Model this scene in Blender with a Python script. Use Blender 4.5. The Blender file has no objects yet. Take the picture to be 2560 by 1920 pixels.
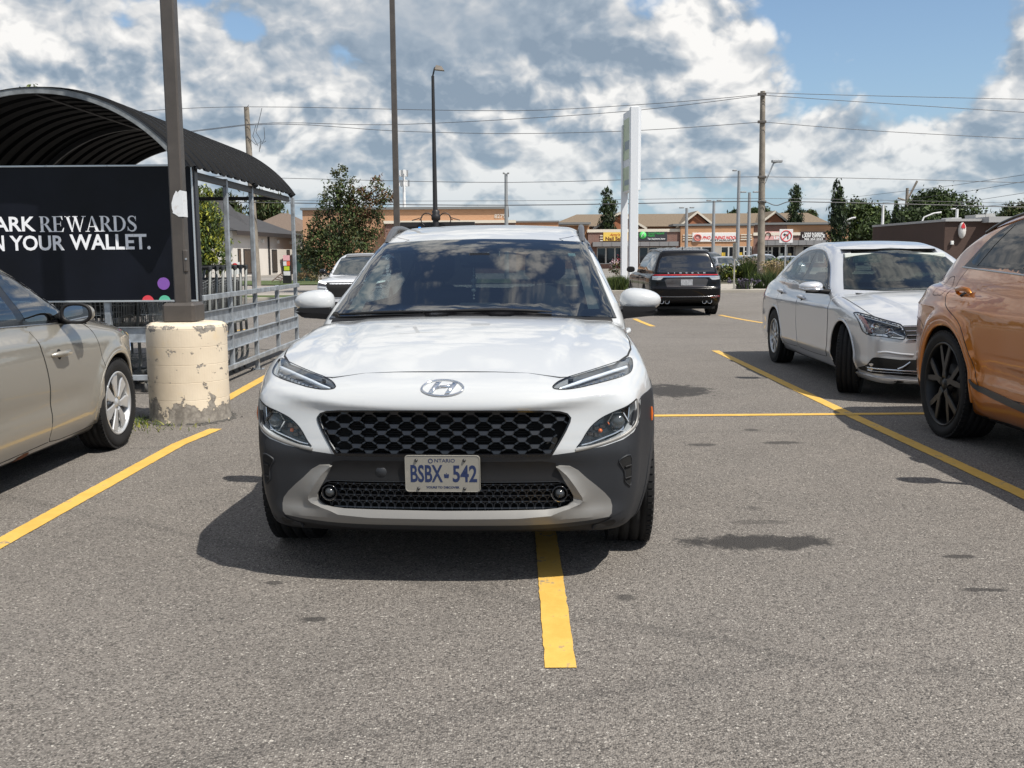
import bpy, bmesh, math, random
import numpy as np
from mathutils import Vector, Matrix
from mathutils.geometry import delaunay_2d_cdt

scene = bpy.context.scene
COL = scene.collection
R_ = math.radians
PI = math.pi

# ------------------------------------------------------------------ camera
CAM_H, PITCH, ROLL, FPX = 1.35, R_(7.29), 0.007, 2500.0
cd = bpy.data.cameras.new("camera")
cam = bpy.data.objects.new("camera", cd)
COL.objects.link(cam)
cd.sensor_fit = 'HORIZONTAL'
cd.sensor_width = 36.0
cd.lens = FPX / 2560 * 36.0
cd.clip_start = 0.05
cd.clip_end = 3000
_f = Vector((0, math.cos(PITCH), -math.sin(PITCH)))
_r = Vector((1, 0, 0))
_u = _r.cross(_f)
_r2 = _r * math.cos(ROLL) - _u * math.sin(ROLL)
_u2 = _u * math.cos(ROLL) + _r * math.sin(ROLL)
mw = Matrix((( _r2.x, _u2.x, -_f.x, 0), (_r2.y, _u2.y, -_f.y, 0), (_r2.z, _u2.z, -_f.z, CAM_H), (0, 0, 0, 1)))
cam.matrix_world = mw
scene.camera = cam
scene.view_settings.view_transform = 'Standard'
scene.view_settings.look = 'None'
scene.view_settings.exposure = EXPOSURE = 0.30
scene.view_settings.gamma = 1.0
scene.view_settings.use_curve_mapping = False
scene.render.engine = 'CYCLES'
try:
    scene.cycles.use_denoising = True
    scene.cycles.max_bounces = 8
    scene.cycles.transparent_max_bounces = 16
    scene.cycles.sample_clamp_indirect = 4.0
except Exception:
    pass

# ------------------------------------------------------------------ sun + sky
SUN_TO = Vector((0.53, -0.45, 1.0)).normalized()
sd = bpy.data.lights.new("sun", 'SUN')
sd.energy = 5.0
sd.angle = R_(0.53)
sd.color = (1.0, 0.945, 0.86)
sun = bpy.data.objects.new("sun", sd)
COL.objects.link(sun)
sun.location = (0, 0, 30)
sun.rotation_euler = SUN_TO.to_track_quat('Z', 'Y').to_euler()

world = bpy.data.worlds.new("World")
scene.world = world
world.use_nodes = True
nt = world.node_tree
nt.nodes.clear()


class NG:
    """tiny helper to write node maths as expressions"""
    def __init__(s, nt): s.nt = nt
    def n(s, t, **k):
        o = s.nt.nodes.new(t)
        for a, b in k.items(): setattr(o, a, b)
        return o
    def put(s, sock, v):
        if isinstance(v, bpy.types.NodeSocket): s.nt.links.new(v, sock)
        elif v is not None:
            if sock.type in ('RGBA',) and len(v) == 3: v = (*v, 1)
            sock.default_value = v
    def m(s, op, a, b=None, c=None, clamp=False):
        o = s.n('ShaderNodeMath', operation=op); o.use_clamp = clamp
        for i, v in enumerate((a, b, c)):
            if v is not None: s.put(o.inputs[i], v)
        return o.outputs[0]
    def vm(s, op, a, b=None):
        o = s.n('ShaderNodeVectorMath', operation=op)
        s.put(o.inputs[0], a)
        if b is not None:
            if op == 'SCALE': s.put(o.inputs[3], b)
            else: s.put(o.inputs[1], b)
        return o.outputs['Value'] if op in ('DOT_PRODUCT', 'LENGTH', 'DISTANCE') else o.outputs[0]
    def comb(s, x, y, z):
        o = s.n('ShaderNodeCombineXYZ')
        for i, v in enumerate((x, y, z)): s.put(o.inputs[i], v)
        return o.outputs[0]
    def sep(s, v):
        o = s.n('ShaderNodeSeparateXYZ'); s.put(o.inputs[0], v); return o.outputs
    def noise(s, vec, scale, detail=4, rough=.5, dist=0., dim='3D', lac=2.0):
        o = s.n('ShaderNodeTexNoise'); o.noise_dimensions = dim
        s.put(o.inputs['Vector'], vec)
        s.put(o.inputs['Scale'], scale); s.put(o.inputs['Detail'], detail)
        s.put(o.inputs['Roughness'], rough); s.put(o.inputs['Distortion'], dist)
        s.put(o.inputs['Lacunarity'], lac)
        return o.outputs[0]
    def voro(s, vec, scale, feature='F1', rnd=1.0, out='Distance'):
        o = s.n('ShaderNodeTexVoronoi', feature=feature)
        s.put(o.inputs['Vector'], vec); s.put(o.inputs['Scale'], scale); s.put(o.inputs['Randomness'], rnd)
        return o.outputs[out]
    def ramp(s, fac, pts, interp='LINEAR'):
        o = s.n('ShaderNodeValToRGB'); cr = o.color_ramp; cr.interpolation = interp
        while len(cr.elements) < len(pts): cr.elements.new(0.5)
        for e, (p, c) in zip(cr.elements, pts):
            e.position = p; e.color = (c, c, c, 1) if isinstance(c, (int, float)) else (*c, 1)
        s.put(o.inputs[0], fac); return o.outputs[0]
    def mix(s, fac, a, b):
        o = s.n('ShaderNodeMix', data_type='RGBA'); s.put(o.inputs[0], fac)
        s.put(o.inputs[6], a); s.put(o.inputs[7], b); return o.outputs[2]
    def ss(s, x, lo, hi):
        o = s.n('ShaderNodeMapRange', interpolation_type='SMOOTHSTEP')
        s.put(o.inputs[0], x); s.put(o.inputs[1], lo); s.put(o.inputs[2], hi)
        return o.outputs[0]


def build_world():
    g = NG(nt)
    sky = g.n('ShaderNodeTexSky', sky_type='NISHITA')
    sky.sun_disc = False
    sky.sun_elevation = math.asin(SUN_TO.z)
    sky.sun_rotation = math.atan2(SUN_TO.x, SUN_TO.y)
    sky.air_density = 1.0; sky.dust_density = 0.3; sky.ozone_density = 2.5
    bg = g.n('ShaderNodeBackground'); bg.inputs[1].default_value = 0.105
    g.put(bg.inputs[0], sky.outputs[0])
    tc = g.n('ShaderNodeTexCoord')
    d = tc.outputs['Generated']
    x, y, z = g.sep(d)
    zc = g.m('MAXIMUM', z, 0.0)
    # direction stretched so that cloud banks flatten towards the horizon
    hz = g.m('POWER', g.m('ADD', zc, 0.010), 0.80)
    base = g.comb(x, y, g.m('MULTIPLY', hz, 1.25))
    wob = g.noise(base, 6.0, 4, .55)
    wob2 = g.noise(g.vm('ADD', base, (7.3, 2.1, 5.5)), 6.0, 4, .55)
    base = g.vm('ADD', base, g.vm('SCALE', g.comb(g.m('SUBTRACT', wob, .5), g.m('SUBTRACT', wob2, .5), g.m('SUBTRACT', wob2, wob)), 0.045))
    def dens(v, n=4):
        big = g.noise(v, 3.3, 2.0, .45)
        fine = g.noise(v, 11.0, 6.0, .55)
        t = g.m('ADD', g.m('MULTIPLY', big, 0.55), g.m('MULTIPLY', fine, 0.20))
        vv = g.vm('ADD', v, g.vm('SCALE', g.comb(fine, g.m('SUBTRACT', 1.0, fine), fine), .022))
        sc, w = 9.0, .23
        for i in range(n):
            f1 = g.voro(g.vm('ADD', vv, (i * 1.7, i * .9, i * 2.3)), sc)
            t = g.m('ADD', t, g.m('MULTIPLY', g.m('SUBTRACT', .50, g.m('MULTIPLY', f1, f1)), w))
            sc *= 2.05; w *= .55
        return t
    d0 = dens(base, 5)
    d1 = dens(g.vm('ADD', base, (0.008, 0.0, 0.018)), 5)
    def blob(az, el, ra, re):
        a, e = R_(az), R_(el)
        u = g.m('DIVIDE', g.m('SUBTRACT', g.m('ARCTAN2', x, y), a), R_(ra))
        v = g.m('DIVIDE', g.m('SUBTRACT', g.m('ARCSINE', z), e), R_(re))
        r2 = g.m('ADD', g.m('MULTIPLY', u, u), g.m('MULTIPLY', v, v))
        return g.m('EXPONENT', g.m('MULTIPLY', r2, -1.0))
    def field(L):
        o = None
        for az, el, ra, re, amt in L:
            t = g.m('MULTIPLY', blob(az, el, ra, re), amt)
            o = t if o is None else g.m('ADD', o, t)
        return o
    cover = g.m('ADD', d0, field(BLOBS))
    mask = g.ss(cover, 0.400, 0.500)
    lit = g.m('ADD', g.m('MULTIPLY', g.m('SUBTRACT', d0, d1), 7.0), 0.62)
    thick = g.ss(cover, 0.52, 0.72)
    lit = g.m('SUBTRACT', lit, g.m('MULTIPLY', thick, 0.10))
    big2 = g.noise(g.vm('ADD', base, (3.1, 1.7, 0.4)), 4.0, 3, .5)
    lit = g.m('ADD', lit, g.m('MULTIPLY', g.m('SUBTRACT', big2, .5), 1.5))
    # shaded bases and sunlit banks by direction; the shade softens contrast instead of flattening it
    dk = g.m('MINIMUM', g.m('MAXIMUM', field(DARKS), -.45), .85)
    lit = g.m('ADD', g.m('MULTIPLY', lit, g.m('SUBTRACT', 1.0, dk)), g.m('MULTIPLY', dk, 0.26))
    col = g.ramp(lit, [(0.0, (.30, .385, .49)), (0.24, (.41, .49, .585)), (0.45, (.60, .645, .70)), (0.68, (.86, .865, .87)), (0.92, (1.12, 1.10, 1.07))])
    # haze: towards the horizon cloud and sky both fade to a pale blue
    hzf = g.m('EXPONENT', g.m('MULTIPLY', zc, -20.0))
    col = g.mix(g.m('MULTIPLY', hzf, .60), col, (.44, .565, .66))
    bg2 = g.n('ShaderNodeBackground'); g.put(bg2.inputs[0], col); bg2.inputs[1].default_value = 0.72
    bgp = g.n('ShaderNodeBackground'); bgp.inputs[0].default_value = (.31, .50, .69, 1); bgp.inputs[1].default_value = .74
    mp = g.n('ShaderNodeMixShader'); g.put(mp.inputs[0], g.m('MULTIPLY', g.m('EXPONENT', g.m('MULTIPLY', zc, -9.0)), .95)); g.put(mp.inputs[1], bg.outputs[0]); g.put(mp.inputs[2], bgp.outputs[0])
    mx = g.n('ShaderNodeMixShader')
    g.put(mx.inputs[0], mask); g.put(mx.inputs[1], mp.outputs[0]); g.put(mx.inputs[2], bg2.outputs[0])
    bg3 = g.n('ShaderNodeBackground'); bg3.inputs[0].default_value = (.40, .56, .67, 1); bg3.inputs[1].default_value = .72
    mx2 = g.n('ShaderNodeMixShader'); g.put(mx2.inputs[0], g.m('MULTIPLY', hzf, .85)); g.put(mx2.inputs[1], mx.outputs[0]); g.put(mx2.inputs[2], bg3.outputs[0])
    out = g.n('ShaderNodeOutputWorld')
    g.put(out.inputs[0], mx2.outputs[0])

# (azimuth from straight ahead, elevation, half widths, amount) in degrees
BLOBS = [(21.5, 9.5, 5.0, 4.8, -0.19), (23.5, 13.0, 6.0, 2.5, -0.15), (16.5, 13.6, 4.0, 1.6, -0.14), (7.3, 13.3, 2.2, 1.3, -0.20), (-14.3, 12.0, 1.3, .7, -.16), (-20.5, 11.8, 1.6, .9, -.12),
         (12.3, 12.2, 3.0, 2.2, 0.16), (9.0, 9.3, 5, 2.5, .10), (26.5, 10.5, 2.2, 4.0, 0.20), (19, 6.0, 8, 1.6, .06), (-5, 11, 13, 5.0, 0.20), (-22, 10, 8, 6, 0.12), (2, 5.5, 24, 2.8, .13), (-12, 6.0, 10, 2, .05), (0, 1.8, 60, .9, -0.03), (17, 3.0, 12, 1.0, -.05)]
DARKS = [(-3.0, 12.6, 8.0, 2.2, 0.75), (-20, 13.8, 9, 2.0, 0.55), (14.8, 10.6, 3.2, 1.1, 0.75), (-9, 10.2, 5, 1.2, .30), (20, 13.8, 3, 1.2, .2), (12.3, 12.4, 2.6, 1.8, -.35), (-25.5, 10.2, 3, 1.6, -.25), (1.5, 8.5, 8, 1.8, -.22), (23, 7.6, 5, 1.8, -.22), (-12, 7.2, 6, 1.5, -.12), (3, 3.2, 30, 1.5, -.25), (3, 5.6, 14, 1.0, .15)]
build_world()

# ------------------------------------------------------------------ materials
MATS = {}
def pmat(name, color, rough=.6, metal=0., coat=0., coat_rough=.03, spec=.5, bump=None, var=None, emit=None, back=None, flake=0, noise_rough=None, dirt=None):
    """procedural principled material. var=(scale, amount): brightness mottling. bump=(scale, strength)."""
    if name in MATS: return MATS[name]
    m = bpy.data.materials.new(name); m.use_nodes = True
    t = m.node_tree; g = NG(t)
    b = t.nodes['Principled BSDF']
    tc = g.n('ShaderNodeTexCoord'); ob = tc.outputs['Object']
    col = (*color, 1)
    if var:
        f = g.noise(ob, var[0], 6, .6)
        f = g.ss(f, .3, .7)
        dk = tuple(c * (1 - var[1]) for c in color); lt = tuple(min(1, c * (1 + var[1])) for c in color)
        col = g.mix(f, dk, lt)
    if dirt:
        f = g.ss(g.noise(ob, dirt[0], 8, .65), .55, .75)
        col = g.mix(g.m('MULTIPLY', f, dirt[2]), col, dirt[1])
    if back is not None:
        ge = g.n('ShaderNodeNewGeometry')
        col = g.mix(ge.outputs['Backfacing'], col, back)
        g.put(b.inputs['Coat Weight'], g.m('MULTIPLY', g.m('SUBTRACT', 1.0, ge.outputs['Backfacing']), coat))
    else:
        b.inputs['Coat Weight'].default_value = coat
    g.put(b.inputs['Base Color'], col)
    b.inputs['Roughness'].default_value = rough
    if noise_rough:
        g.put(b.inputs['Roughness'], g.m('ADD', g.m('MULTIPLY', g.noise(ob, noise_rough[0], 4, .6), noise_rough[1]), rough - noise_rough[1] * .5))
    b.inputs['Metallic'].default_value = metal
    b.inputs['Coat Roughness'].default_value = coat_rough
    b.inputs['Specular IOR Level'].default_value = spec
    if emit:
        b.inputs['Emission Color'].default_value = (*emit[0], 1); b.inputs['Emission Strength'].default_value = emit[1]
    if bump:
        bn = g.n('ShaderNodeBump'); bn.inputs['Strength'].default_value = bump[1]; bn.inputs['Distance'].default_value = bump[2] if len(bump) > 2 else .01
        g.put(bn.inputs['Height'], g.noise(ob, bump[0], 6, .6)); g.put(b.inputs['Normal'], bn.outputs[0])
    MATS[name] = m
    return m

def glass_mat(name, tint=(.75, .82, .80), refl=1.0, rough=0.0, ior=1.5, film=0.0, film_col=(.5,.5,.45)):
    if name in MATS: return MATS[name]
    m = bpy.data.materials.new(name); m.use_nodes = True
    t = m.node_tree; t.nodes.clear(); g = NG(t)
    tr = g.n('ShaderNodeBsdfTransparent'); tr.inputs[0].default_value = (*tint, 1)
    gl = g.n('ShaderNodeBsdfGlossy'); gl.inputs['Roughness'].default_value = rough
    fr = g.n('ShaderNodeFresnel'); fr.inputs[0].default_value = ior
    ge = g.n('ShaderNodeNewGeometry')
    f = g.m('MULTIPLY', fr.outputs[0], refl, clamp=True)
    f = g.m('MULTIPLY', f, g.m('SUBTRACT', 1.0, ge.outputs['Backfacing']))
    base = tr.outputs[0]
    if film:
        df = g.n('ShaderNodeBsdfDiffuse'); df.inputs[0].default_value = (*film_col, 1)
        m0 = g.n('ShaderNodeMixShader'); g.put(m0.inputs[0], film); g.put(m0.inputs[1], tr.outputs[0]); g.put(m0.inputs[2], df.outputs[0]); base = m0.outputs[0]
    mx = g.n('ShaderNodeMixShader'); g.put(mx.inputs[0], f); g.put(mx.inputs[1], base); g.put(mx.inputs[2], gl.outputs[0])
    o = g.n('ShaderNodeOutputMaterial'); g.put(o.inputs[0], mx.outputs[0])
    MATS[name] = m
    return m

# ------------------------------------------------------------------ object helpers
def tag(o, label=None, cat=None, group=None, kind=None):
    if label: o['label'] = label
    if cat: o['category'] = cat
    if group: o['group'] = group
    if kind: o['kind'] = kind
    return o

def empty(name, loc=(0, 0, 0), rz=0., label=None, cat=None, group=None):
    o = bpy.data.objects.new(name, None); COL.objects.link(o)
    o.empty_display_size = .2
    o.location = loc; o.rotation_euler = (0, 0, rz)
    return tag(o, label, cat, group)

def link(name, me, parent=None, loc=None):
    o = bpy.data.objects.new(name, me); COL.objects.link(o)
    if parent is not None: o.parent = parent
    if loc is not None: o.location = loc
    return o

def copy_tree(o, parent=None, **kw):
    c = o.copy(); COL.objects.link(c); c.parent = parent
    for ch in list(o.children): copy_tree(ch, c)
    return c

class MB:
    """collects simple shapes, builds ONE mesh object; several materials by slot"""
    def __init__(s): s.v = []; s.f = []; s.mi = []; s.sm = []; s.mats = []; s.cur = 0; s.T = None
    def mat(s, m):
        if m not in s.mats: s.mats.append(m)
        s.cur = s.mats.index(m); return s
    def add(s, vs, fs, smooth=False):
        n = len(s.v)
        if s.T is not None: vs = [s.T @ Vector(v) for v in vs]
        s.v += [tuple(v) for v in vs]
        s.f += [tuple(i + n for i in f) for f in fs]
        s.mi += [s.cur] * len(fs); s.sm += [smooth] * len(fs)
        return s
    def box(s, x0, x1, y0, y1, z0, z1, bev=0.):
        if bev <= 0:
            vs = [(x, y, z) for z in (z0, z1) for y in (y0, y1) for x in (x0, x1)]
            return s.add(vs, [(0, 2, 3, 1), (4, 5, 7, 6), (0, 1, 5, 4), (2, 6, 7, 3), (0, 4, 6, 2), (1, 3, 7, 5)])
        b = min(bev, (x1 - x0) / 2.01, (y1 - y0) / 2.01, (z1 - z0) / 2.01)
        lv = []
        for (z, i) in ((z0, b), (z0 + b, 0), (z1 - b, 0), (z1, b)):
            lv.append([(x0 + i, y0 + b + i * 0, z), (x0 + b, y0 + i, z), (x1 - b, y0 + i, z), (x1 - i, y0 + b, z),
                       (x1 - i, y1 - b, z), (x1 - b, y1 - i, z), (x0 + b, y1 - i, z), (x0 + i, y1 - b, z)])
        vs = [p for l in lv for p in l]
        fs = [tuple(range(7, -1, -1)), tuple(range(24, 32))]
        for k in range(3):
            for i in range(8):
                j = (i + 1) % 8; fs.append((k * 8 + i, k * 8 + j, k * 8 + 8 + j, k * 8 + 8 + i))
        return s.add(vs, fs)
    def obox(s, c, ax, ay, az):
        """box by centre and three half-axis vectors"""
        c, ax, ay, az = map(Vector, (c, ax, ay, az))
        vs = [c + i * ax + j * ay + k * az for k in (-1, 1) for j in (-1, 1) for i in (-1, 1)]
        return s.add(vs, [(0, 2, 3, 1), (4, 5, 7, 6), (0, 1, 5, 4), (2, 6, 7, 3), (0, 4, 6, 2), (1, 3, 7, 5)])
    def tube(s, pts, r, n=8, cap=True, smooth=True, closed=False):
        pts = [Vector(p) for p in pts]
        rr = r if hasattr(r, '__len__') else [r] * len(pts)
        rings = []; up = None
        for i, p in enumerate(pts):
            if closed: t = pts[(i + 1) % len(pts)] - pts[i - 1]
            else: t = (pts[min(i + 1, len(pts) - 1)] - pts[max(i - 1, 0)])
            t.normalize()
            if up is None:
                up = Vector((0, 0, 1)) if abs(t.z) < .9 else Vector((1, 0, 0))
            a = t.cross(up).normalized(); up = a.cross(t).normalized()
            rings.append([p + rr[i] * (math.cos(2 * PI * k / n) * a + math.sin(2 * PI * k / n) * up) for k in range(n)])
        vs = [v for rg in rings for v in rg]; fs = []
        m = len(rings)
        for i in range(m if closed else m - 1):
            for k in range(n):
                k2 = (k + 1) % n; i2 = (i + 1) % m
                fs.append((i * n + k, i * n + k2, i2 * n + k2, i2 * n + k))
        s.add(vs, fs, smooth)
        if cap and not closed:
            s.add(rings[0], [tuple(range(n))]); s.add(rings[-1], [tuple(range(n - 1, -1, -1))])
        return s
    def cyl(s, p0, p1, r0, r1=None, n=16, cap=True, smooth=True):
        return s.tube([p0, p1], [r0, r0 if r1 is None else r1], n, cap, smooth)
    def prism(s, pts, axis, a, b):
        """extrude 2D polygon along axis between a and b. axis x: pts=(y,z), y:(x,z), z:(x,y)"""
        def P(p, h):
            return {'x': (h, p[0], p[1]), 'y': (p[0], h, p[1]), 'z': (p[0], p[1], h)}[axis]
        n = len(pts)
        vs = [P(p, a) for p in pts] + [P(p, b) for p in pts]
        fs = [tuple(range(n)), tuple(range(2 * n - 1, n - 1, -1))]
        fs += [(i, i + n, (i + 1) % n + n, (i + 1) % n) for i in range(n)]
        return s.add(vs, fs)
    def lathe(s, prof, n=32, axis='z', c=(0, 0, 0), smooth=True, a0=0, a1=2 * PI):
        """prof = [(r,h)...] around axis through c"""
        full = abs(a1 - a0 - 2 * PI) < 1e-6
        m = n if full else n + 1
        vs = []
        for (r, h) in prof:
            for k in range(m):
                a = a0 + (a1 - a0) * k / n
                q = (r * math.cos(a), r * math.sin(a), h)
                if axis == 'x': q = (h, q[0], q[1])
                elif axis == 'y': q = (q[0], h, q[1])
                vs.append((q[0] + c[0], q[1] + c[1], q[2] + c[2]))
        fs = []
        for i in range(len(prof) - 1):
            for k in range(m if full else m - 1):
                k2 = (k + 1) % m
                fs.append((i * m + k, i * m + k2, (i + 1) * m + k2, (i + 1) * m + k))
        return s.add(vs, fs, smooth)
    def mesh(s, name, fix=True):
        me = bpy.data.meshes.new(name)
        me.from_pydata(s.v, [], s.f)
        for m in s.mats: me.materials.append(m)
        me.polygons.foreach_set('material_index', s.mi)
        me.polygons.foreach_set('use_smooth', s.sm)
        if fix:
            bm = bmesh.new(); bm.from_mesh(me)
            bmesh.ops.recalc_face_normals(bm, faces=bm.faces)
            bm.to_mesh(me); bm.free()
        me.update()
        return me
    def build(s, name, parent=None, loc=None, fix=True):
        return link(name, s.mesh(name, fix), parent, loc)

def text_mesh(txt, size=1., bold=0., sx=1., shear=0., align='CENTER', extrude=0.0, space=1.0, res=3):
    """built-in font outline -> (verts, faces) flat in XY"""
    cu = bpy.data.curves.new('txt', 'FONT')
    cu.body = txt; cu.size = size; cu.offset = bold; cu.align_x = align; cu.align_y = 'CENTER'
    cu.extrude = extrude; cu.resolution_u = res; cu.shear = shear; cu.space_character = space
    o = bpy.data.objects.new('txt', cu); COL.objects.link(o)
    dg = bpy.context.evaluated_depsgraph_get()
    me = bpy.data.meshes.new_from_object(o.evaluated_get(dg))
    vs = [(v.co.x * sx, v.co.y, v.co.z) for v in me.vertices]
    fs = [tuple(p.vertices) for p in me.polygons]
    bpy.data.objects.remove(o); bpy.data.meshes.remove(me); bpy.data.curves.remove(cu)
    return vs, fs

def put_text(mb, txt, origin, ex, ey, size, bold=0., sx=1., shear=0., align='CENTER', raise_=0.0015, width=None, space=1.0, extrude=.001):
    """place text in the plane with unit axes ex, ey at origin; if width is given scale x so it fits"""
    vs, fs = text_mesh(txt, size, bold, sx, shear, align, extrude, space)
    if not vs: return
    if width:
        xs = [v[0] for v in vs]; w = max(xs) - min(xs); k = width / w
        vs = [(v[0] * k, v[1], v[2]) for v in vs]
    ex, ey, o = Vector(ex).normalized(), Vector(ey).normalized(), Vector(origin)
    n = ex.cross(ey)
    mb.add([o + ex * v[0] + ey * v[1] + n * (v[2] + raise_) for v in vs], fs)

# ================================================================== car body modeller
def pchip(pts, lo, hi, n=2400):
    p = np.array(sorted(pts), float); x, y = p[:, 0], p[:, 1]
    h = np.diff(x); dl = np.diff(y) / h; m = np.zeros(len(x))
    for i in range(1, len(x) - 1):
        if dl[i - 1] * dl[i] > 0:
            w1, w2 = 2 * h[i] + h[i - 1], h[i] + 2 * h[i - 1]
            m[i] = (w1 + w2) / (w1 / dl[i - 1] + w2 / dl[i])
    m[0], m[-1] = dl[0], dl[-1]
    q = np.linspace(lo, hi, n); qc = np.clip(q, x[0], x[-1])
    k = np.clip(np.searchsorted(x, qc) - 1, 0, len(x) - 2)
    t = (qc - x[k]) / h[k]
    v = (2*t**3 - 3*t**2 + 1) * y[k] + (t**3 - 2*t**2 + t) * h[k] * m[k] + (-2*t**3 + 3*t**2) * y[k + 1] + (t**3 - t**2) * h[k] * m[k + 1]
    # light smoothing so highlights run without kinks
    ker = np.hanning(25); ker /= ker.sum()
    vp = np.concatenate([np.full(12, v[0]), v, np.full(12, v[-1])])
    return q, np.convolve(vp, ker, 'valid')

class Tab:
    def __init__(s, pts, lo=-.5, hi=6.): s.q, s.v = pchip(pts, lo, hi); s.g = np.gradient(s.v, s.q)
    def __call__(s, x): return np.interp(x, s.q, s.v)
    def d(s, x): return np.interp(x, s.q, s.g)

def smax(a, b, k):
    h = np.maximum(k - np.abs(a - b), 0) / k
    return np.maximum(a, b) + h * h * k * .25
def smin(a, b, k): return -smax(-a, -b, k)

def in_poly(P, poly):
    x, y = P[:, 0], P[:, 1]; poly = np.asarray(poly, float)
    c = np.zeros(len(x), bool); n = len(poly)
    for i in range(n):
        x0, y0 = poly[i]; x1, y1 = poly[(i + 1) % n]
        if y0 == y1: continue
        k = ((y0 > y) != (y1 > y)) & (x < (x1 - x0) * (y - y0) / (y1 - y0) + x0)
        c ^= k
    return c

def catmull(pts, n=6, closed=True):
    """rounded outline; a point given twice in a row stays a sharp corner"""
    out = []; P = [np.array(p, float) for p in pts]; N = len(P)
    rng = range(N) if closed else range(N - 1)
    for i in rng:
        p1, p2 = P[i], P[(i + 1) % N]
        if np.allclose(p1, p2): continue
        p0 = P[(i - 1) % N] if (closed or i > 0) else p1
        p3 = P[(i + 2) % N] if (closed or i < N - 2) else p2
        if np.allclose(p0, p1): p0 = p1 - (p2 - p1) * .01
        if np.allclose(p2, p3): p3 = p2 + (p2 - p1) * .01
        # centripetal-ish tangents
        d1 = np.linalg.norm(p2 - p1); m1 = (p2 - p0) * .5; m2 = (p3 - p1) * .5
        for m in (m1, m2):
            l = np.linalg.norm(m)
            if l > d1: m *= d1 / l
        for k in range(n):
            t = k / n
            out.append((2*t**3 - 3*t**2 + 1) * p1 + (t**3 - 2*t**2 + t) * m1 + (-2*t**3 + 3*t**2) * p2 + (t**3 - t**2) * m2)
    if not closed: out.append(P[-1])
    return [tuple(p) for p in out]

def resample(pts, step, closed=True):
    out = []; N = len(pts)
    for i in range(N if closed else N - 1):
        a = np.array(pts[i]); b = np.array(pts[(i + 1) % N]); l = np.linalg.norm(b - a)
        k = max(1, int(math.ceil(l / step)))
        for j in range(k): out.append(tuple(a + (b - a) * j / k))
    if not closed: out.append(tuple(pts[-1]))
    return out

def offset_poly(pts, d):
    """grow (d>0) a closed outline"""
    P = np.array(pts); n = len(P)
    area = .5 * np.sum(P[:, 0] * np.roll(P[:, 1], -1) - np.roll(P[:, 0], -1) * P[:, 1])
    s = 1 if area > 0 else -1
    out = []
    for i in range(n):
        e = P[(i + 1) % n] - P[i - 1]; l = np.linalg.norm(e)
        if l < 1e-9: out.append(tuple(P[i])); continue
        out.append((P[i][0] + s * e[1] / l * d, P[i][1] - s * e[0] / l * d))
    return out

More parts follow.
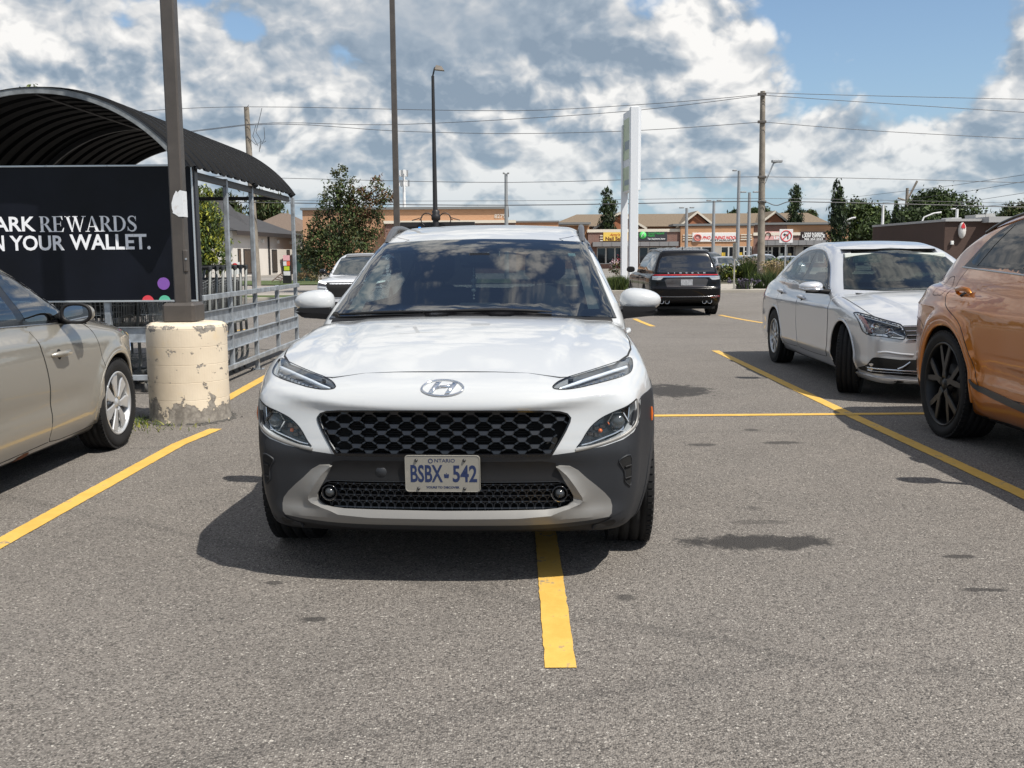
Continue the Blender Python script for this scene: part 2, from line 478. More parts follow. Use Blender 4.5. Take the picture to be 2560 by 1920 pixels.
class Car:
    def __init__(s, **k):
        s.k = k
        s.hood = Tab(k['hood']); s.front = Tab(k['front'], -.2, 2.2); s.rear = Tab(k['rear'], -.2, 2.2)
        s.plan = Tab(k['plan']); s.sec = Tab(k['sec'], -.2, 2.2); s.bottom = Tab(k['bottom'])
        s.gh = Tab(k['gh']); s.ghw = Tab(k['ghw']); s.tum = Tab(k['tum'], -.2, 2.2)
        s.ghrear = Tab(k['ghrear'], -.2, 2.2) if 'ghrear' in k else None
        s.fx = k.get('fx'); s.extra = k.get('extra')
        s.crown = k.get('crown', .05); s.ghcrown = k.get('ghcrown', .045)
        s.fk = k.get('fk', (.14, 2.6)); s.rk = k.get('rk', (.12, 2.6)); s.wk = k.get('wk', .10)
        s.arches = k.get('arches', []); s.L = k['L']; s.H = k['H']; s.Wm = max(p[1] for p in k['plan'])
        s.r = k.get('r', (.07, .06, .05, .05)); s.rgh = k.get('rgh', (.06, .02))
    def F(s, x, y, z, arch=True):
        ax = np.abs(x); u = ax / s.Wm
        sh = s.fk[0] * u ** s.fk[1]
        yy = y - sh * .6
        top = z - s.hood(yy) + s.crown * u ** 2
        if s.k.get('hoodfx'): top = top - s.k['hoodfx'](ax, y)
        top = top / np.sqrt(1 + s.hood.d(yy) ** 2)
        side = ax - s.plan(y) + s.sec(z)
        if s.k.get('sidefx'): side = side - s.k['sidefx'](y, z)
        fr = s.front(z) + sh - y
        if s.fx: fr = fr + s.fx(ax, z)
        fr = fr * .93
        re = (y - s.rear(z) + s.rk[0] * u ** s.rk[1])
        if s.k.get('rearfx'): re = re - s.k['rearfx'](ax, z)
        re = re * .93
        bo = s.bottom(y) - z
        f = smax(side, fr, s.r[1]); f = smax(f, re, s.r[1]); f = smax(f, top, s.r[0]); f = smax(f, bo, s.r[3])
        yw = y - s.wk * u ** 2 * s.k.get('wkf', 1.)
        t2 = (z - s.gh(yw) + s.ghcrown * u ** 2) / np.sqrt(1 + s.gh.d(yw) ** 2)
        s2 = (ax - s.ghw(y) + s.tum(z)) * .95
        g = smax(t2, s2, s.rgh[0])
        if s.ghrear is not None: g = smax(g, (y - s.ghrear(z) + .08 * u ** 2) * .93, s.rgh[0])
        g = smax(g, s.k.get('ghbot', .55) - z, .02)
        f = smin(f, g, s.rgh[1])
        if s.extra: f = s.extra(s, f, ax, y, z)
        if arch:
            for (ay, az, ar) in s.arches:
                c = ar - np.sqrt((y - ay) ** 2 + (z - az) ** 2)
                c = smin(c, ax - (s.Wm - .30), .02)
                f = np.maximum(f, c)
        return f
    def grad(s, p, e=.006, arch=True):
        x, y, z = p.T
        g = np.stack([s.F(x + e, y, z, arch) - s.F(x - e, y, z, arch), s.F(x, y + e, z, arch) - s.F(x, y - e, z, arch), s.F(x, y, z + e, arch) - s.F(x, y, z - e, arch)], 1) / (2 * e)
        return g
    def normal(s, p, arch=False):
        g = s.grad(p, .008, arch); return g / np.maximum(np.linalg.norm(g, axis=1, keepdims=True), 1e-6)
    def shell(s, h):
        """surface-nets mesh of the body, right half mirrored"""
        nx = int((s.Wm + .10) / h) + 2; xs = -h / 2 + h * np.arange(nx)
        ys = np.arange(-.10, s.L + .10, h); zs = np.arange(.02, s.H + .08, h)
        X, Y, Z = np.meshgrid(xs, ys, zs, indexing='ij')
        V = s.F(X.ravel(), Y.ravel(), Z.ravel()).reshape(X.shape)
        S = V < 0
        a = (nx - 1, len(ys) - 1, len(zs) - 1)
        cnt = np.zeros(a, int)
        for i in (0, 1):
            for j in (0, 1):
                for k in (0, 1): cnt += S[i:a[0] + i, j:a[1] + j, k:a[2] + k]
        act = (cnt > 0) & (cnt < 8)
        idx = -np.ones(a, int); ii = np.argwhere(act); idx[act] = np.arange(len(ii))
        P = np.stack([xs[ii[:, 0]], ys[ii[:, 1]], zs[ii[:, 2]]], 1) + h / 2
        # start from the average of edge crossings
        acc = np.zeros_like(P); n = np.zeros(len(P))
        o = ii
        cs = [(i, j, k) for i in (0, 1) for j in (0, 1) for k in (0, 1)]
        for c in cs:
            for ax in range(3):
                if c[ax]: continue
                d = list(c); d[ax] = 1
                va = V[o[:, 0] + c[0], o[:, 1] + c[1], o[:, 2] + c[2]]; vb = V[o[:, 0] + d[0], o[:, 1] + d[1], o[:, 2] + d[2]]
                m = (va < 0) != (vb < 0)
                t = np.where(m, va / np.where(np.abs(va - vb) < 1e-9, 1, va - vb), 0)
                q = np.stack([xs[o[:, 0]] + c[0] * h, ys[o[:, 1]] + c[1] * h, zs[o[:, 2]] + c[2] * h], 1)
                q[:, ax] += t * h
                acc += q * m[:, None]; n += m
        P = acc / n[:, None]
        mid = ii[:, 0] == 0
        for _ in range(3):
            f = s.F(*P.T); g = s.grad(P); g2 = np.maximum((g ** 2).sum(1), .05)
            st = np.clip(f / g2, -.5 * h, .5 * h)
            P = P - g * st[:, None]
            P[mid, 0] = 0
        Q = []
        for ax in range(3):
            b, c = [(1, 2), (2, 0), (0, 1)][ax]
            sl = [slice(None)] * 3; s0 = list(sl); s1 = list(sl)
            s0[ax] = slice(0, -1); s1[ax] = slice(1, None)
            ch = S[tuple(s0)] != S[tuple(s1)]
            e = np.argwhere(ch)
            e = e[(e[:, b] > 0) & (e[:, c] > 0) & (e[:, b] < V.shape[b] - 1) & (e[:, c] < V.shape[c] - 1)]
            e = e[e[:, ax] < a[ax]]
            def vid(db, dc):
                q = e.copy(); q[:, b] -= db; q[:, c] -= dc
                return idx[q[:, 0], q[:, 1], q[:, 2]]
            q = np.stack([vid(0, 0), vid(1, 0), vid(1, 1), vid(0, 1)], 1)
            ins = S[e[:, 0], e[:, 1], e[:, 2]]
            q[~ins] = q[~ins][:, ::-1]
            if ax == 0: q = q[(e[:, 0] > 0)]
            Q.append(q)
        Q = np.concatenate(Q); Q = Q[(Q >= 0).all(1)]
        N = s.grad(P, .008); N /= np.maximum(np.linalg.norm(N, axis=1, keepdims=True), 1e-6)
        # face orientation check
        fn = np.cross(P[Q[:, 1]] - P[Q[:, 0]], P[Q[:, 3]] - P[Q[:, 0]])
        fl = (fn * N[Q[:, 0]]).sum(1) < 0
        Q[fl] = Q[fl][:, ::-1]
        # mirror
        nP = len(P); mi = np.where(mid, np.arange(nP), -1); oth = np.where(~mid)[0]
        mi[oth] = nP + np.arange(len(oth))
        P2 = P[oth] * [-1, 1, 1]; N2 = N[oth] * [-1, 1, 1]
        Q2 = mi[Q][:, ::-1]
        return np.concatenate([P, P2]), np.concatenate([N, N2]), np.concatenate([Q, Q2])
    # ---- mapping a 2D point on the body surface
    def root(s, uv, axis, side=1, arch=False, t0=None, t1=None):
        uv = np.asarray(uv, float); n = len(uv)
        if axis == 'front': o = lambda t: (uv[:, 0], t, uv[:, 1]); a, b = -.15, 2.9
        elif axis == 'rear': o = lambda t: (uv[:, 0], t, uv[:, 1]); a, b = s.L + .15, s.L - 2.4
        elif axis == 'side': o = lambda t: (side * t, uv[:, 0], uv[:, 1]); a, b = s.Wm + .2, .15
        else: o = lambda t: (uv[:, 0], uv[:, 1], t); a, b = s.H + .15, .2
        if t0 is not None: a = t0
        if t1 is not None: b = t1
        st = int(abs(b - a) / .02); ts = np.linspace(a, b, st)
        hit = np.full(n, np.nan); prev = None; best = np.full(n, 1e9); bt = np.full(n, a)
        lo = np.full(n, a); hi = np.full(n, b); done = np.zeros(n, bool)
        for i, t in enumerate(ts):
            f = s.F(*o(np.full(n, t)), arch)
            k = (f < 0) & ~done
            hi[k] = t; lo[k] = ts[i - 1] if i else t; done |= k
            kb = np.abs(f) < best; best[kb] = np.abs(f[kb]); bt[kb] = t
            if done.all(): break
        for _ in range(14):
            md = (lo + hi) / 2; f = s.F(*o(md), arch)
            hi = np.where(f < 0, md, hi); lo = np.where(f < 0, lo, md)
        t = np.where(done, (lo + hi) / 2, bt)
        return np.stack([np.broadcast_to(q, n) for q in o(t)], 1).astype(float)

def car_patch(car, name, outline, axis, mat, parent=None, off=.003, depth=.012, step=.04, holes=(), side=1, mirror=False, arch=False, pillow=0., t0=None, t1=None, crease=None):
    ol = resample(outline, step * .7); hs = [resample(h, step * .7) for h in holes]
    if mirror and axis != 'side': ol = [(-a, b) for a, b in ol]; hs = [[(-a, b) for a, b in h] for h in hs]
    if mirror and axis == 'side': side = -side
    P = np.array(ol); lo, hi = P.min(0), P.max(0)
    gx, gy = np.meshgrid(np.arange(lo[0] + step / 2, hi[0], step), np.arange(lo[1] + step / 2, hi[1], step))
    G = np.stack([gx.ravel(), gy.ravel()], 1)
    G = G + np.stack([((np.arange(len(G)) * 7919) % 13 / 13 - .5), ((np.arange(len(G)) * 104729) % 17 / 17 - .5)], 1) * step * .15
    k = in_poly(G, offset_poly(ol, -step * .35))
    for h in hs: k &= ~in_poly(G, offset_poly(h, step * .35))
    G = G[k]
    V = [Vector(p) for p in ol]; E = [(i, (i + 1) % len(ol)) for i in range(len(ol))]
    for h in hs:
        n0 = len(V); V += [Vector(p) for p in h]; E += [(n0 + i, n0 + (i + 1) % len(h)) for i in range(len(h))]
    if crease is not None:
        cl = resample(crease, step * .7, False); kc = in_poly(np.array(cl), ol)
        prev = None
        for p, ok in zip(cl, kc):
            if not ok: prev = None; continue
            V.append(Vector(p))
            if prev is not None: E.append((prev, len(V) - 1))
            prev = len(V) - 1
    V += [Vector(p) for p in G]
    vo, eo, fo, _, _, _ = delaunay_2d_cdt(V, E, [], 0, 1e-5)
    U = np.array([tuple(v) for v in vo]); T = np.array([tuple(f) for f in fo if len(f) == 3])
    C = U[T].mean(1); k = in_poly(C, ol)
    for h in hs: k &= ~in_poly(C, h)
    a2 = np.abs(np.cross(U[T[:, 1]] - U[T[:, 0]], U[T[:, 2]] - U[T[:, 0]])); k &= a2 > 1e-9
    T = T[k]
    used = np.unique(T); re = -np.ones(len(U), int); re[used] = np.arange(len(used)); U = U[used]; T = re[T]
    S = car.root(U, axis, side, arch, t0, t1); N = car.normal(S)
    if pillow:
        from itertools import chain
        B = np.array(ol + list(chain(*hs))); D = np.full(len(U), 1e9)
        for q in B: D = np.minimum(D, np.hypot(U[:, 0] - q[0], U[:, 1] - q[1]))
        o2 = off + pillow * (1 - np.exp(-(D / .02) ** 1.0))
    else: o2 = off(U) if callable(off) else np.full(len(U), off)
    Q = S + N * o2[:, None]
    fn = np.cross(Q[T[:, 1]] - Q[T[:, 0]], Q[T[:, 2]] - Q[T[:, 0]])
    fl = (fn * N[T].mean(1)).sum(1) < 0; T[fl] = T[fl][:, ::-1]
    verts = [tuple(v) for v in Q]; faces = [tuple(int(i) for i in t) for t in T]; nrm = [tuple(v) for v in N]
    if pillow or callable(off): nrm = None
    if depth:
        ec = {}
        for t in faces:
            for i in range(3):
                e = (t[i], t[(i + 1) % 3]); ec[e] = 1
        bd = [e for e in ec if (e[1], e[0]) not in ec]
        for (i, j) in bd:
            n = len(verts)
            a, b = Q[i], Q[j]
            verts += [tuple(a), tuple(b), tuple(b - N[j] * depth), tuple(a - N[i] * depth)]
            faces.append((n + 1, n, n + 3, n + 2))
            if nrm is not None:
                w = np.cross(b - a, N[i]); l = np.linalg.norm(w); w = tuple(w / l) if l > 1e-9 else tuple(N[i])
                nrm += [w] * 4
    me = bpy.data.meshes.new(name); me.from_pydata(verts, [], faces)
    me.materials.append(mat)
    me.polygons.foreach_set('use_smooth', [True] * len(faces))
    me.update()
    if callable(off): me.set_sharp_from_angle(angle=R_(18))
    if nrm is not None: me.normals_split_custom_set_from_vertices(nrm)
    return link(name, me, parent)

def car_patch_fn(car, name, outline, axis, mat, parent, offfn, step, depth, crease=None, **k):
    return car_patch(car, name, outline, axis, mat, parent, off=offfn, depth=depth, step=step, crease=crease, **k)

def patch2(car, *a, **k):
    """the same part on both sides of the car"""
    return [car_patch(car, *a, **k), car_patch(car, *a, mirror=True, **k)]

def car_ribbon(car, mb, pts, axis, width, height=.001, side=1, mirror=False, closed=False, step=.02, off=0., rounded=False, smoothpts=True, arch=False, t0=None, t1=None):
    """strip laid along a line on the body: panel gap, trim, seal"""
    if smoothpts: pts = catmull(pts, 6, closed)
    pts = resample(pts, step, closed)
    if mirror and axis != 'side': pts = [(-a, b) for a, b in pts]
    if mirror and axis == 'side': side = -side
    S = car.root(np.array(pts), axis, side, arch, t0, t1); N = car.normal(S); n = len(S)
    if closed: T = np.roll(S, -1, 0) - np.roll(S, 1, 0)
    else: T = np.gradient(S, axis=0)
    T /= np.maximum(np.linalg.norm(T, axis=1, keepdims=True), 1e-6)
    B = np.cross(T, N); B /= np.maximum(np.linalg.norm(B, axis=1, keepdims=True), 1e-6)
    w = width / 2
    if rounded: sec = [(-w, -.004), (-w, height * .5), (-w * .6, height * .9), (0, height), (w * .6, height * .9), (w, height * .5), (w, -.004)]
    elif height > .002: sec = [(-w, -.004), (-w, height), (w, height), (w, -.004)]
    else: sec = [(-w, height), (w, height)]
    m = len(sec); vs = []
    for i in range(n):
        for (a, h) in sec: vs.append(tuple(S[i] + B[i] * a + N[i] * (h + off)))
    fs = []
    for i in range(n if closed else n - 1):
        j = (i + 1) % n
        for k in range(m - 1): fs.append((i * m + k, j * m + k, j * m + k + 1, i * m + k + 1))
    mb.add(vs, fs, rounded)
    if not closed and m > 2:
        mb.add(vs[:m], [tuple(range(m))]); mb.add(vs[-m:], [tuple(range(m))])

def car_body(car, name, h, paint, dark, parent, holes=(), inner=None, low=0.):
    P, N, Q = car.shell(h)
    C = P[Q].mean(1); CN = N[Q].mean(1)
    keep = np.ones(len(Q), bool)
    for (ol, axis) in holes:
        if axis in ('front', 'rear'):
            sgn = -1 if axis == 'front' else 1
            for s_ in (1, -1):
                keep &= ~(in_poly(np.stack([C[:, 0] * s_, C[:, 2]], 1), ol) & (CN[:, 1] * sgn > .15))
        elif axis == 'side':
            keep &= ~(in_poly(C[:, 1:], ol) & (np.abs(CN[:, 0]) > .3))
        elif axis == 'top':
            for s_ in (1, -1):
                keep &= ~(in_poly(np.stack([C[:, 0] * s_, C[:, 1]], 1), ol) & (CN[:, 2] > .3))
    Q = Q[keep]; C = C[keep]; CN = CN[keep]
    mi = np.zeros(len(Q), int)
    for (ay, az, ar) in car.arches:
        d = np.hypot(C[:, 1] - ay, C[:, 2] - az)
        mi[(np.abs(d - ar) < h * 1.1) & (np.abs(C[:, 0]) < car.Wm - .0)] = 1
        mi[(d < ar + .01)] = 1
    mi[CN[:, 2] < -.75] = 1
    mi[C[:, 2] < low] = 1
    used = np.unique(Q); re = -np.ones(len(P), int); re[used] = np.arange(len(used))
    P, N, Q = P[used], N[used], re[Q]
    me = bpy.data.meshes.new(name)
    me.from_pydata([tuple(v) for v in P], [], [tuple(int(i) for i in q) for q in Q])
    me.materials.append(paint); me.materials.append(dark)
    me.polygons.foreach_set('material_index', mi.tolist())
    me.polygons.foreach_set('use_smooth', [True] * len(Q)); me.update()
    me.normals_split_custom_set_from_vertices([tuple(v) for v in N])
    return link(name, me, parent)

# ------------------------------------------------------------------ wheels
def make_wheel(parent, x, y, r, width, rim_r, side, spokes, mats, turn=0., grooves=3, name='wheel', back_r=None, lip=.012, lugs=5, face=.0):
    """wheel with axle along local x; outer face towards side*x. spokes = list of (polygon in (radial-plane) u,v, n, height, material)"""
    w = empty(name, (x, y, r)); w.parent = parent
    w.rotation_euler = (0, 0, turn)
    rub, rim, dark, disc = mats
    hw = width / 2; mb = MB().mat(rub)
    pr = [(rim_r, -hw * .86), (rim_r + .012, -hw * .90)]
    sh = r - rim_r
    pr += [(rim_r + sh * .45, -hw * 1.0), (r - sh * .22, -hw * .97), (r - .012, -hw * .86), (r - .002, -hw * .72)]
    gs = [(-.5 + (i + 1) / (grooves + 1)) * width * .86 for i in range(grooves)]
    tread = []
    for gx in gs: tread += [(r, gx - .006), (r - .009, gx - .004), (r - .009, gx + .004), (r, gx + .006)]
    pr += tread
    pr += [(r - .002, hw * .72), (r - .012, hw * .86), (r - sh * .22, hw * .97), (rim_r + sh * .45, hw * 1.0), (rim_r + .012, hw * .90), (rim_r, hw * .86)]
    mb.lathe([(a, b * side) for a, b in pr], 72, 'x')
    # shoulder blocks
    n = 64
    for i in range(n):
        a = 2 * PI * i / n
        for sd_ in (-1, 1):
            er = Vector((0, math.cos(a), math.sin(a))); et = Vector((0, -math.sin(a), math.cos(a)))
            c = er * (r - .0075) + Vector((sd_ * hw * .80, 0, 0))
            mb.obox(c, Vector((hw * .11, 0, 0)) - er * .004 * 0, et * (PI * r / n * .72), er * .0085)
    mb.build('tyre', w, fix=True)
    # rim barrel
    mb = MB().mat(rim)
    o = hw * .86
    mb.lathe([(rim_r + .004, side * (o + .004)), (rim_r - lip * .3, side * (o + .010)), (rim_r - lip, side * (o + .004)), (rim_r - lip - .004, side * (o - .02)), (rim_r - .035, side * (o - .06)), (rim_r - .04, -side * o)], 64, 'x')
    def place(poly, z0, z1, dz=0., mat=None, top=.8):
        # polygon in plane coords (radial u, tangential v); bevelled top by insetting towards its centre line
        pass
    for (poly, cnt, zf, zb, m, bev) in spokes:
        mb.mat(m)
        P = [Vector(p) for p in poly]; c = sum(P, Vector((0, 0))) / len(P)
        for i in range(cnt):
            a = 2 * PI * i / cnt + PI / 2
            ca, sa = math.cos(a), math.sin(a)
            def W(p, h): return (side * h, p[0] * ca - p[1] * sa, p[0] * sa + p[1] * ca)
            inner = [p + (c - p) * bev for p in P]
            def zz(p, h):
                return h - .05 * max(0, (.55 - p.length / rim_r)) * 0 + face * (p.length / rim_r - .5)
            nP = len(P)
            vs = [W(p, zz(p, o - zb)) for p in P] + [W(p, zz(p, o - zf - .006)) for p in P] + [W(p, zz(p, o - zf)) for p in inner]
            fs = []
            for k in range(nP):
                j = (k + 1) % nP
                fs += [(k, j, nP + j, nP + k), (nP + k, nP + j, 2 * nP + j, 2 * nP + k)]
            fs.append(tuple(range(2 * nP, 3 * nP)))
            mb.add(vs, fs)
    mb.mat(rim)
    mb.lathe([(.0, side * (o - .002)), (.030, side * (o - .003)), (.034, side * (o - .010)), (.075, side * (o - .022)), (.080, side * (o - .045))], 24, 'x')
    mb.mat(dark)
    for i in range(lugs):
        a = 2 * PI * i / lugs + .3
        mb.cyl((side * (o - .03), .053 * math.cos(a), .053 * math.sin(a)), (side * (o - .016), .053 * math.cos(a), .053 * math.sin(a)), .009, n=8)
    mb.build('rim', w)
    mb = MB().mat(disc)
    mb.lathe([(.0, side * (o - .075)), (.15, side * (o - .075)), (.15, side * (o - .095)), (0, side * (o - .095))], 40, 'x')
    mb.mat(dark)
    mb.lathe([(0, side * (o - .12)), (rim_r - .05, side * (o - .12)), (rim_r - .05, -side * o), (0, -side * o)], 40, 'x')
    mb.build('brake_disc', w)
    return w

def mirror_shell(mb, c, sx, sy, sz, squareness=2.6, n=20, m=14, yflat=.35, side=1, taper=0.):
    """rounded door-mirror housing: superellipsoid, flat towards +y (the glass side)"""
    vs = []; fs = []
    def sp(t, e): return math.copysign(abs(t) ** (2 / e), t)
    for i in range(m + 1):
        ph = -PI / 2 + PI * i / m
        for k in range(n):
            th = 2 * PI * k / n
            px = sp(math.cos(ph), squareness) * sp(math.cos(th), squareness); pz = sp(math.cos(ph), squareness) * sp(math.sin(th), squareness); py = sp(math.sin(ph), 2.0)
            if py > yflat: py = yflat
            k2 = 1 - taper * (px * side + 1) / 2
            vs.append((c[0] + px * sx, c[1] + py * sy, c[2] + pz * sz * k2))
    for i in range(m):
        for k in range(n):
            k2 = (k + 1) % n; fs.append((i * n + k, i * n + k2, (i + 1) * n + k2, (i + 1) * n + k))
    mb.add(vs, fs, True)

# ================================================================== white crossover, nose towards the camera
def _kona_hoodfx(ax, y):
    # raised centre of the hood between two soft creases that open towards the windscreen
    e = .44 + .13 * np.clip((y - .2) / 1.0, 0, 1)
    t = np.clip((ax - e) / .055, -1, 1)
    step = .5 - .5 * np.sin(t * np.pi / 2)
    fade = np.clip((y - .16) / .3, 0, 1) * np.clip((1.5 - y) / .3, 0, 1)
    ridge = np.exp(-((ax - e - .13) / .10) ** 2) * .010
    return (step * .016 + ridge) * fade

def _kona_fx(ax, z):
    # the underside scoop that runs from the grille top out under the front lip, and the deeper lower bumper
    w = np.clip((.62 - ax) / .15, 0, 1)
    zc = .752 + .095 * (ax / .8) ** 2.2
    d = np.maximum(zc - z, 0)
    sc = .015 + .014 * np.clip(ax / .6, 0, 1)
    a = sc * (1 - np.exp(-(d / .030) ** 2)) * np.exp(-(d / (.07 + .08 * ax)) ** 2)
    b = np.exp(-((z - .50) / .05) ** 2) * .012 * w
    c = -np.exp(-((z - .30) / .035) ** 2) * .020 * np.clip((.80 - ax) / .2, 0, 1)
    return a + b + c

KONA = Car(L=4.2, H=1.56,
    hood=[(-.2, .70), (0, .80), (.05, .832), (.12, .858), (.25, .895), (.5, .955), (.8, 1.003), (1.05, 1.028), (1.18, 1.030), (1.4, 1.0), (1.8, 1.0), (2.5, 1.02), (3.5, 1.02), (4.0, .98), (4.25, .88)],
    front=[(.16, .16), (.235, .07), (.27, .045), (.33, .035), (.42, .02), (.50, .01), (.57, .0), (.62, .006), (.68, .008), (.73, .004), (.765, .0), (.80, .008), (.83, .025), (.86, .07), (.9, .18), (1.3, .9)],
    rear=[(.2, 4.05), (.4, 4.18), (.7, 4.2), (.95, 4.14), (1.2, 4.0)],
    plan=[(-.1, .725), (.1, .775), (.25, .815), (.4, .860), (.5, .880), (.8, .890), (1.3, .885), (2.6, .885), (3.3, .90), (3.9, .87), (4.2, .80)],
    sec=[(.12, .12), (.25, .05), (.4, .012), (.6, .0), (.74, .004), (.84, .028), (.94, .07), (1.04, .13), (1.2, .22)],
    bottom=[(-.1, .235), (.3, .20), (.8, .19), (3.5, .20), (4.2, .30)],
    gh=[(.4, .2), (.95, .88), (1.15, 1.020), (1.45, 1.165), (1.8, 1.328), (2.0, 1.414), (2.12, 1.458), (2.3, 1.505), (2.7, 1.552), (3.1, 1.556), (3.6, 1.52), (3.9, 1.46), (4.2, 1.38)],
    ghrear=[(.9, 4.12), (1.1, 4.06), (1.4, 3.88), (1.6, 3.65)],
    ghw=[(1.0, .80), (1.6, .815), (2.5, .82), (3.5, .78), (4.1, .72)],
    tum=[(.9, .0), (1.0, .008), (1.2, .085), (1.4, .165), (1.5, .225), (1.6, .30)],
    fk=(.15, 2.8), rk=(.12, 2.6), wk=.14, crown=.045, ghcrown=.05, r=(.06, .07, .05, .05), rgh=(.07, .02),
    hoodfx=_kona_hoodfx, fx=_kona_fx, arches=[(.80, .335, .375), (3.40, .335, .375)])
KONA_POSE = (-.281, 3.93, 3.1)

def sym(right_pts):
    """closed outline from its right half, listed from top centre to bottom centre"""
    left = [(-a, b) for a, b in reversed(right_pts)]
    return right_pts + left

def fl(t, lo, hi): return lo + (hi - lo) * t

# shared materials
RUBBER = pmat('tyre_rubber', (.012, .012, .0125), .80, spec=.3, bump=(90, .25, .004), var=(8, .25))
BLACKP = pmat('black_plastic', (.009, .009, .010), .55, spec=.3, bump=(350, .12, .001))
GLOSSB = pmat('gloss_black', (.005, .005, .006), .15, spec=.4, coat=.3)
VOID = pmat('dark_cavity', (.006, .006, .006), .9)
GAP = pmat('panel_gap', (.012, .012, .012), .8)
CHROME = pmat('chrome', (.72, .73, .75), .10, metal=1.0)
SATIN = pmat('satin_metal', (.42, .43, .44), .32, metal=1.0)
DISC = pmat('brake_steel', (.22, .20, .19), .35, metal=1.0)
AMBER = pmat('amber_plastic', (.55, .11, .012), .18, coat=.8)
REDP = pmat('red_lamp_plastic', (.38, .008, .012), .12, coat=.9)
LAMPREF = pmat('lamp_reflector', (.75, .77, .80), .12, metal=1.0)
LAMPDARK = pmat('lamp_housing', (.030, .032, .036), .25, coat=.5)
SEATC = pmat('seat_cloth', (.018, .020, .024), .85, bump=(160, .3, .002))
DASH = pmat('dashboard', (.030, .032, .036), .75, bump=(300, .15, .001))
GLASS = glass_mat('car_glass', (.80, .86, .84), 1.0)
WSGLASS = glass_mat('windscreen_glass', (.33, .39, .40), 2.1, film=.004, film_col=(.6, .6, .55))
PRIVACY = glass_mat('privacy_glass', (.05, .055, .06), 1.2)
LAMPGLASS = glass_mat('lamp_cover', (.93, .95, .96), 1.2)
WHITEPAINT = pmat('pearl_white_paint', (.45, .465, .475), .30, coat=1.0, coat_rough=.02, back=(.02, .02, .022), noise_rough=(3, .05), dirt=(1.6, (.62, .61, .58), .12))
CLAD = pmat('grey_cladding', (.021, .023, .027), .50, spec=.35, bump=(420, .15, .0012), noise_rough=(5, .12), dirt=(4, (.050, .046, .041), .22))
SILVERTRIM = pmat('silver_painted_trim', (.20, .195, .185), .42, metal=.25, coat=.1, noise_rough=(6, .1))

def car_map(car, uvo, axis='front', side=1, t0=None, t1=None):
    a = np.array(uvo, float)
    S = car.root(a[:, :2], axis, side, False, t0, t1); N = car.normal(S)
    return S + N * a[:, 2:3], N

def lamp_projector(mb, c, n, r, chrome, lens, hex_=False):
    """round projector lamp pointing along n at c"""
    n = Vector(n).normalized(); T = Matrix.Translation(Vector(c)) @ n.to_track_quat('Z', 'Y').to_matrix().to_4x4()
    mb.T = T
    mb.mat(chrome).lathe([(r * 1.25, .010), (r * 1.12, .014), (r * 1.0, .006), (r * .95, -.02)], 6 if hex_ else 28, 'z', smooth=not hex_)
    mb.mat(lens).lathe([(r * .95, -.012), (r * .85, .004), (r * .55, .016), (r * .2, .021), (0, .022)], 24, 'z')
    mb.T = None

